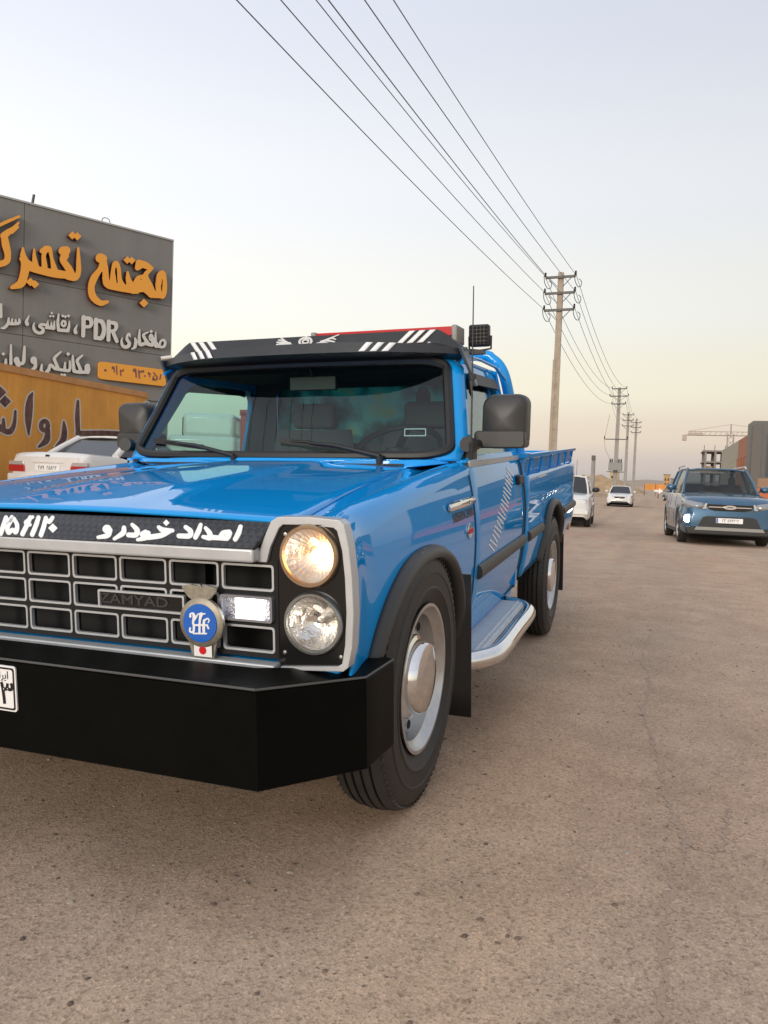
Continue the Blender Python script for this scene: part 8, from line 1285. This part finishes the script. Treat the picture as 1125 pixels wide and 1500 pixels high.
for i, (px, py, ph, kind) in enumerate(POLES):
    pole = thing('power_pole', labels[i], 'utility pole', 'power poles along the road', (px, py, gz(py)))
    g = gz(py); mb = MB()
    hb, ht = (0.185, 0.12) if kind == 0 else (0.22, 0.13)
    m_ = concrete if kind == 0 else far_conc
    H_ = ph - g
    ring_ = lambda z, h_: [Vector((h_ * sx, h_ * 0.8 * sy, z)) for sx, sy in ((-1, -1), (1, -1), (1, 1), (-1, 1))]
    if kind == 0:      # H-shaped post with cast recesses between rungs
        mb.grid([ring_(-0.3, hb * 0.9), ring_(H_ * 0.62, lerp(hb, ht, 0.62) * 0.9), ring_(H_, ht)], closed_j=True); mb.add(ring_(H_, ht), [(0, 1, 2, 3)])
        mb2 = MB()
        for sx in (-1, 1):
            mb2.bar((sx * hb * 0.72, -hb * 0.74, 0), (sx * lerp(hb, ht, 0.62) * 0.72, -lerp(hb, ht, 0.62) * 0.74, H_ * 0.64), 0.12, 0.05, up=(0, 1, 0))
        for k in range(13):
            z = 0.3 + k * 0.5; h_ = lerp(hb, ht, z / H_)
            mb2.box((0, -h_ * 0.735, z), (h_ * 1.2, 0.046, 0.10))
        mb2.build('ladder_ribs', m_, pole, smooth=0)
    else:
        mb.grid([ring_(-0.3, hb), ring_(H_ * 0.5, lerp(hb, ht, 0.5)), ring_(H_, ht)], closed_j=True); mb.add(ring_(H_, ht), [(0, 1, 2, 3)])
    mb.build('post', m_, pole, smooth=0)
    for k, z in enumerate(ARM_Z):
        zz = z - g; ha = 0.66 if kind != 1 else (0.66, 0.84, 0.62)[k]
        arm = MB().bar(AD * -ha + Vector((0, -0.16, zz)), AD * ha + Vector((0, -0.16, zz)), 0.09, 0.10).build('crossarm', galv, pole, smooth=0)
        for s in (1, -1):
            MB().bar(AD * s * ha * 0.75 + Vector((0, -0.16, zz - 0.03)), Vector((s * 0.12, -0.16, zz - 0.42)), 0.03, 0.03).build('brace', galv, arm, smooth=0)
            e0 = AD * s * ha + Vector((0, -0.16, zz))
            ins = MB().lathe([(0.03, -0.02), (0.055, 0.02), (0.03, 0.05), (0.055, 0.09), (0.03, 0.12), (0.05, 0.16), (0, 0.2)], e0 + Vector((0, 0, 0.05)), 'Z', 10, 1, cap=False).build('insulator', M['black'], arm)
            if kind == 0:
                q0, q1 = e0 + Vector((0, -0.35, -0.02)), e0 + Vector((0, 0.35, -0.02))
                lp_ = [e0 + Vector((-s * 0.0 + dx, dy, dz)) for dx, dy, dz in ((0, -0.45, -0.02), (0.03, -0.40, -0.30), (0.10, -0.2, -0.46), (0.16, 0.0, -0.48), (0.22, 0.2, -0.40), (0.22, 0.4, -0.15), (0.1, 0.45, -0.02))]
                MB().tube(smooth_path(lp_, 4), 0.016, 5).build('jumper_loop', M['black'], arm)
    if kind == 1:
        arm = MB().bar((-1.15, -0.16, 5.85), (0.95, -0.16, 5.85), 0.09, 0.10).build('crossarm', galv, pole, smooth=0)
        for x in (-1.15, 0.95): MB().lathe([(0.03, 0), (0.06, 0.05), (0.03, 0.1), (0.06, 0.15), (0.02, 0.3)], (x, -0.16, 5.88), 'Z', 8, 1, cap=False).build('insulator', M['black'], arm)
        tr = MB().box((0, -0.42, 3.25), (1.25, 0.55, 0.75)).box((0, -0.30, 2.75), (1.6, 0.10, 0.10)).build('transformer', mat('transformer_grey', (0.22, 0.22, 0.21), 0.5), pole, bevel=0.05)
        for x in (-0.5, -0.32, 0.3, 0.5): MB().lathe([(0.05, 0), (0.08, 0.08), (0.05, 0.15), (0.08, 0.22), (0.02, 0.42)], (x, -0.42, 3.6), 'Z', 8, 1, cap=False).build('bushing', M['black'], tr)
        MB().tube([(-1.15, -0.16, 5.9), (-0.75, -0.3, 8.2)], 0.012, 4).tube(smooth_path([(-1.15, -0.16, 5.8), (-1.0, -0.3, 4.9), (-0.55, -0.42, 4.0)], 4), 0.012, 4).build('drop_wires', M['black'], pole)
wire_m = mat('wire_grey', (0.09, 0.09, 0.095), 0.6)
names = ['top', 'middle', 'lowest']
for i in range(len(POLES) - 1):
    for k, z in enumerate(ARM_Z):
        for s in (1, -1):
            a = Vector((POLES[i][0], POLES[i][1] - 0.16, z + 0.06)) + AD * s * 0.68
            c = Vector((POLES[i + 1][0], POLES[i + 1][1] - 0.16, z + 0.06)) + AD * s * 0.66
            span = (c - a).length
            sag = 0.45 if i == 0 else 1.1 * (span / 42) ** 2
            pts_ = [a.lerp(c, t / 28) - Vector((0, 0, 4 * sag * (t / 28) * (1 - t / 28))) for t in range(29)]
            o_ = MB().tube(pts_, 0.0105 if i == 0 else 0.012, 5).build('power_line', wire_m, None, smooth=60)
            where = ('sweeping from overhead to the nearest pole beside the pickup bed', 'sagging between the pole by the pickup bed and the transformer pole', 'running from the transformer pole to the next thin pole', 'between the two farthest thin poles')[i]
            tag(o_, 'dark %s %s wire %s' % (names[k], 'road-side' if s > 0 else 'workshop-side', where), 'power line', 'power line wires')

# ================================================================ buildings and works in the distance
depot = thing('depot_building', 'low long depot with grey end block, rust coloured piers and yellow sign', 'building')
dg = mat('depot_grey_panel', (0.085, 0.085, 0.082), 0.5, noise=0.15, nscale=1); dt = mat('depot_tan_render', (0.30, 0.19, 0.12), 0.85, noise=0.12, nscale=1); dr_ = mat('depot_rust_panel', (0.33, 0.135, 0.075), 0.8, noise=0.15, nscale=1); dpale = mat('depot_pale_panel', (0.33, 0.31, 0.25), 0.8)
g = gz(48)
MB().box((11.9, 49.5, (5.0 + g) / 2), (11.2, 3.0, 5.0 - g)).build('end_block', dg, depot, smooth=0)
MB().box((6.55, 48.4, (4.72 + g) / 2), (0.5, 1.0, 4.75 - g)).build('corner_pier', mat('depot_dark_pier', (0.12, 0.11, 0.10), 0.7), depot, smooth=0)
MB().box((12.0, 47.94, 1.35), (10.6, 0.08, 0.55)).build('sign_fascia', dt, depot, smooth=0)
MB().box((12.0, 47.94, 0.62), (10.6, 0.10, 0.85)).build('banner', mat('orange_red_banner', (0.46, 0.13, 0.045), 0.7), depot, smooth=0)
MB().box((8.3, 47.96, 3.0), (2.4, 0.06, 2.5)).build('window_pane', mat('depot_dull_glass', (0.05, 0.06, 0.065), 0.15), depot, smooth=0)
MB().box((11.2, 47.96, 3.0), (2.4, 0.06, 2.5)).build('window_pane', depot.children[-1].data.materials[0], depot, smooth=0)
ysn = MB().box((8.9, 47.92, 4.52), (2.6, 0.10, 0.62)).build('roof_sign', mat('yellow_sign', (0.72, 0.42, 0.03), 0.5), depot, smooth=0)
mb = MB(); put_text(mb, '\u06f1\u06f1\u06f2', 0.75, lambda u, v, w: Vector((8.5 + u, 47.865, 4.50 + v)), 0.02); mb.build('sign_digits', M['black_gloss'], ysn, smooth=0)
MB().box((9.6, 66.5, (4.5 + g) / 2), (5.0, 31.0, 4.5 - g)).build('hall', mat('depot_hall_glass', (0.10, 0.10, 0.10), 0.4), depot, smooth=0)  # hall in one even dark grey
MB().box((7.02, 57.0, 4.0), (0.30, 14.0, 1.45)).build('parapet', dr_, depot, smooth=0)
MB().box((7.02, 73.1, 4.0), (0.30, 18.0, 1.45)).build('parapet', dpale, depot, smooth=0)
for k in range(15): MB().box((6.98, 50.8 + k * 2.15, (3.3 + g) / 2), (0.34, 0.75, 3.3 - g)).build('pier', dr_ if k < 7 else dpale, depot, smooth=0)

tower = thing('concrete_frame_building', 'unfinished concrete frame block with open floors behind the depot', 'building')
tcn = mat('raw_concrete', (0.22, 0.20, 0.185), 0.9, noise=0.2, nscale=0.4)
bx0, bx1, by0, by1 = 9.3, 17.5, 172.0, 184.0
for k in range(5):
    z = gz(170) + k * 2.3
    MB().box(((bx0 + bx1) / 2, (by0 + by1) / 2, z), (bx1 - bx0 + 0.4, by1 - by0, 0.32)).build('floor_slab', tcn, tower, smooth=0)
    if k < 4:
        for cx_ in range(5):
            for cy_ in range(3):
                MB().box((lerp(bx0 + .3, bx1 - .3, cx_ / 4), lerp(by0 + .4, by1 - .4, cy_ / 2), z + 1.15), (0.42, 0.42, 2.3)).build('column', tcn, tower, smooth=0)
        for cx_ in (0, 2, 3):
            if (cx_ + k) % 2 == 0: MB().box((lerp(bx0, bx1, (cx_ + 0.5) / 4), by0 + 0.8, z + 0.8), (1.5, 0.2, 1.3)).build('infill_wall', dt, tower, smooth=0)
for k in range(5): MB().tube([(lerp(bx0, bx1, k / 4), by0 + 1, 8.5), (lerp(bx0, bx1, k / 4), by0 + 1, 9.8)], 0.06, 4).build('rebar', galv, tower)
MB().box((bx0 - 1.0, by0 + 2, 4.4), (1.8, 2.0, 0.2)).build('loading_deck', tcn, tower, smooth=0)

crane = thing('tower_crane', 'pale tower crane standing over the unfinished concrete block', 'crane')
cm = mat('crane_haze_tone', (0.40, 0.33, 0.28), 0.7)  # lightened tone stands in for haze over the distance
mb = MB(); cx_, cy_ = 14.6, 178.0
for sx in (-0.6, 0.6):
    for sy in (-0.6, 0.6): mb.tube([(cx_ + sx, cy_ + sy, -0.6), (cx_ + sx, cy_ + sy, 12.6)], 0.10, 4)
for k in range(10):
    z = k * 1.25; mb.tube([(cx_ - 0.6, cy_ - 0.6, z), (cx_ + 0.6, cy_ - 0.6, z + 1.25)], 0.06, 4).tube([(cx_ + 0.6, cy_ - 0.6, z), (cx_ - 0.6, cy_ - 0.6, z + 1.25)], 0.06, 4)
mb.build('mast', cm, crane)
mb = MB().tube([(cx_, cy_, 12.3), (cx_, cy_, 14.6)], 0.14, 4)
mb.build('apex', cm, crane)
mb = MB().tube([(cx_ - 9.2, cy_, 12.2), (cx_ + 13, cy_, 12.2)], 0.12, 4).tube([(cx_ - 8.5, cy_, 13.0), (cx_ + 12.5, cy_, 13.0)], 0.07, 4).tube([(cx_ - 8.6, cy_, 13.0), (cx_, cy_, 14.6)], 0.04, 4).tube([(cx_, cy_, 14.6), (cx_ + 11, cy_, 13.0)], 0.04, 4)
for k in range(20): mb.tube([(cx_ - 8.5 + k * 1.05, cy_, 12.2), (cx_ - 8.0 + k * 1.05, cy_, 13.0)], 0.05, 4)
mb.build('jib', cm, crane)
MB().box((cx_ - 7.0, cy_, 12.45), (3.0, 0.6, 0.6)).box((cx_ - 9.2, cy_, 11.6), (0.9, 0.9, 1.3)).build('counterweight', cm, crane, bevel=0.05)

# dirt bank, far skyline, banner and barriers
def bank(x0, x1, y0, h, seed, name, m_):
    rn = random.Random(seed); rows = []
    for i in range(41):
        t = i / 40; x = lerp(x0, x1, t)
        hh = h * (0.55 + 0.45 * math.sin(t * 9 + seed) * 0.5 + 0.25 * rn.random()) * min(1, t * 8, (1 - t) * 8)
        rows.append([Vector((x, y0 - 3, gz(y0) - 0.1)), Vector((x, y0 - 1.2, gz(y0) + hh * 0.7)), Vector((x, y0, gz(y0) + hh)), Vector((x, y0 + 2, gz(y0) + hh * 0.8)), Vector((x, y0 + 8, gz(y0) - 0.1))])
    o_ = MB().grid(rows).build(name, m_); structure(o_); return o_
earth = mat('ochre_earth', (0.33, 0.235, 0.14), 0.95, noise=0.25, nscale=0.8, bump=0.4, bscale=4)
bank(-60, -2.2, 92, 2.6, 3, 'dirt_bank', earth)
bank(-70, -1.0, 150, 4.2, 5, 'dirt_bank', earth)
bank(-320, 330, 700, 9, 8, 'hills', mat('far_haze_brown', (0.27, 0.235, 0.21), 1.0))
fence = thing('orange_barrier', 'long orange site barrier across the end of the road', 'barrier')
obm = mat('orange_barrier_sheet', (0.62, 0.25, 0.05), 0.7, noise=0.2, nscale=1)
for k in range(10): MB().box((-0.3 + k * 1.52, 118 + k * 0.3, gz(118) + 1.35), (1.46, 0.06, 0.85)).build('barrier_panel', obm, fence, smooth=0)
for k in range(11): MB().box((-1.06 + k * 1.52, 118.1 + k * 0.3, gz(118) + 0.9), (0.10, 0.10, 1.9)).build('post', galv, fence, smooth=0)
for k, (x, y, w_, h_, c_, lab) in enumerate(((2.4, 210, 1.6, 4.4, (0.42, 0.27, 0.13), 'small ochre tower block on the skyline above the orange barrier'), (4.6, 212, 2.4, 3.4, (0.40, 0.36, 0.30), 'pale grey block beside the small ochre tower on the skyline'), (-9.5, 190, 2.0, 4.4, (0.44, 0.34, 0.18), 'lone yellowish block above the dirt bank left of the transformer pole'))):
    bl = thing('distant_block', lab, 'building')
    z0 = gz(200)
    MB().box((x, y, z0 + h_ / 2), (w_, 3, h_)).build('wall', mat('block_render_%d' % k, c_, 0.9), bl, smooth=0)
    MB().box((x, y, z0 + h_ + 0.1), (w_ + 0.2, 3.2, 0.2)).build('roof', tcn, bl, smooth=0)
    for a_ in range(2):
        for b_ in range(3): MB().box((x - w_ * 0.22 + a_ * w_ * 0.44, y - 1.52, z0 + 0.8 + b_ * 1.2), (w_ * 0.2, 0.06, 0.6)).build('window', M['dark_glass'], bl, smooth=0)
far_mast = thing('lamp_post', 'slim steel lamp post standing behind the white hatchback', 'lamp post')
x_, y_ = -2.4, 44.0
MB().tube([(x_, y_, gz(y_)), (x_, y_, 2.35)], [0.14, 0.11], 8).build('post', far_conc, far_mast)
MB().box((x_, y_ - 0.05, 2.45), (0.22, 0.22, 0.28)).build('lamp_head', galv, far_mast, bevel=0.03)
# parked grey pickup and white arrow board far right of the sedan
brd = thing('arrow_board', 'white arrow board on a post at the end of the road', 'sign')
ar_ = [(-0.8 * .6, 0.12), (0.06, 0.12), (0.06, 0.36), (0.54, 0.0), (0.06, -0.36), (0.06, -0.12), (-0.48, -0.12)]
MB().prism([ar_], lambda u, v, w: Vector((1.0 + u, 96 - w, gz(96) + 0.95 + v)), 0, 0.06).build('arrow', M['white'], brd, smooth=0)
MB().tube([(1.0, 96.05, gz(96)), (1.0, 96.05, gz(96) + 0.6)], 0.06, 6).build('post', galv, brd)
far_car = car('estate_car', 'small grey car stopped before the orange barrier', (4.3, 1.75, 1.5),
              dict(wheel_r=0.31, front=0.85, rear=0.8, clear=0.18, deck=[(0, 0.7), (0.02, 0.78), (0.25, 0.93), (0.5, 0.95), (0.97, 0.98), (1, 0.85)], plan=[(0, 0.8), (0.012, 0.88), (0.05, 0.95), (0.12, 0.99), (0.8, 1.0), (0.93, 0.96), (1, 0.84)], glass=(-1.0, -0.3, 1.5, 1.95), roofw=0.68), mat('grey_car_paint', (0.20, 0.21, 0.22), 0.4, coat=0.6), dict())
place(far_car, 2.9, 84, R(20))
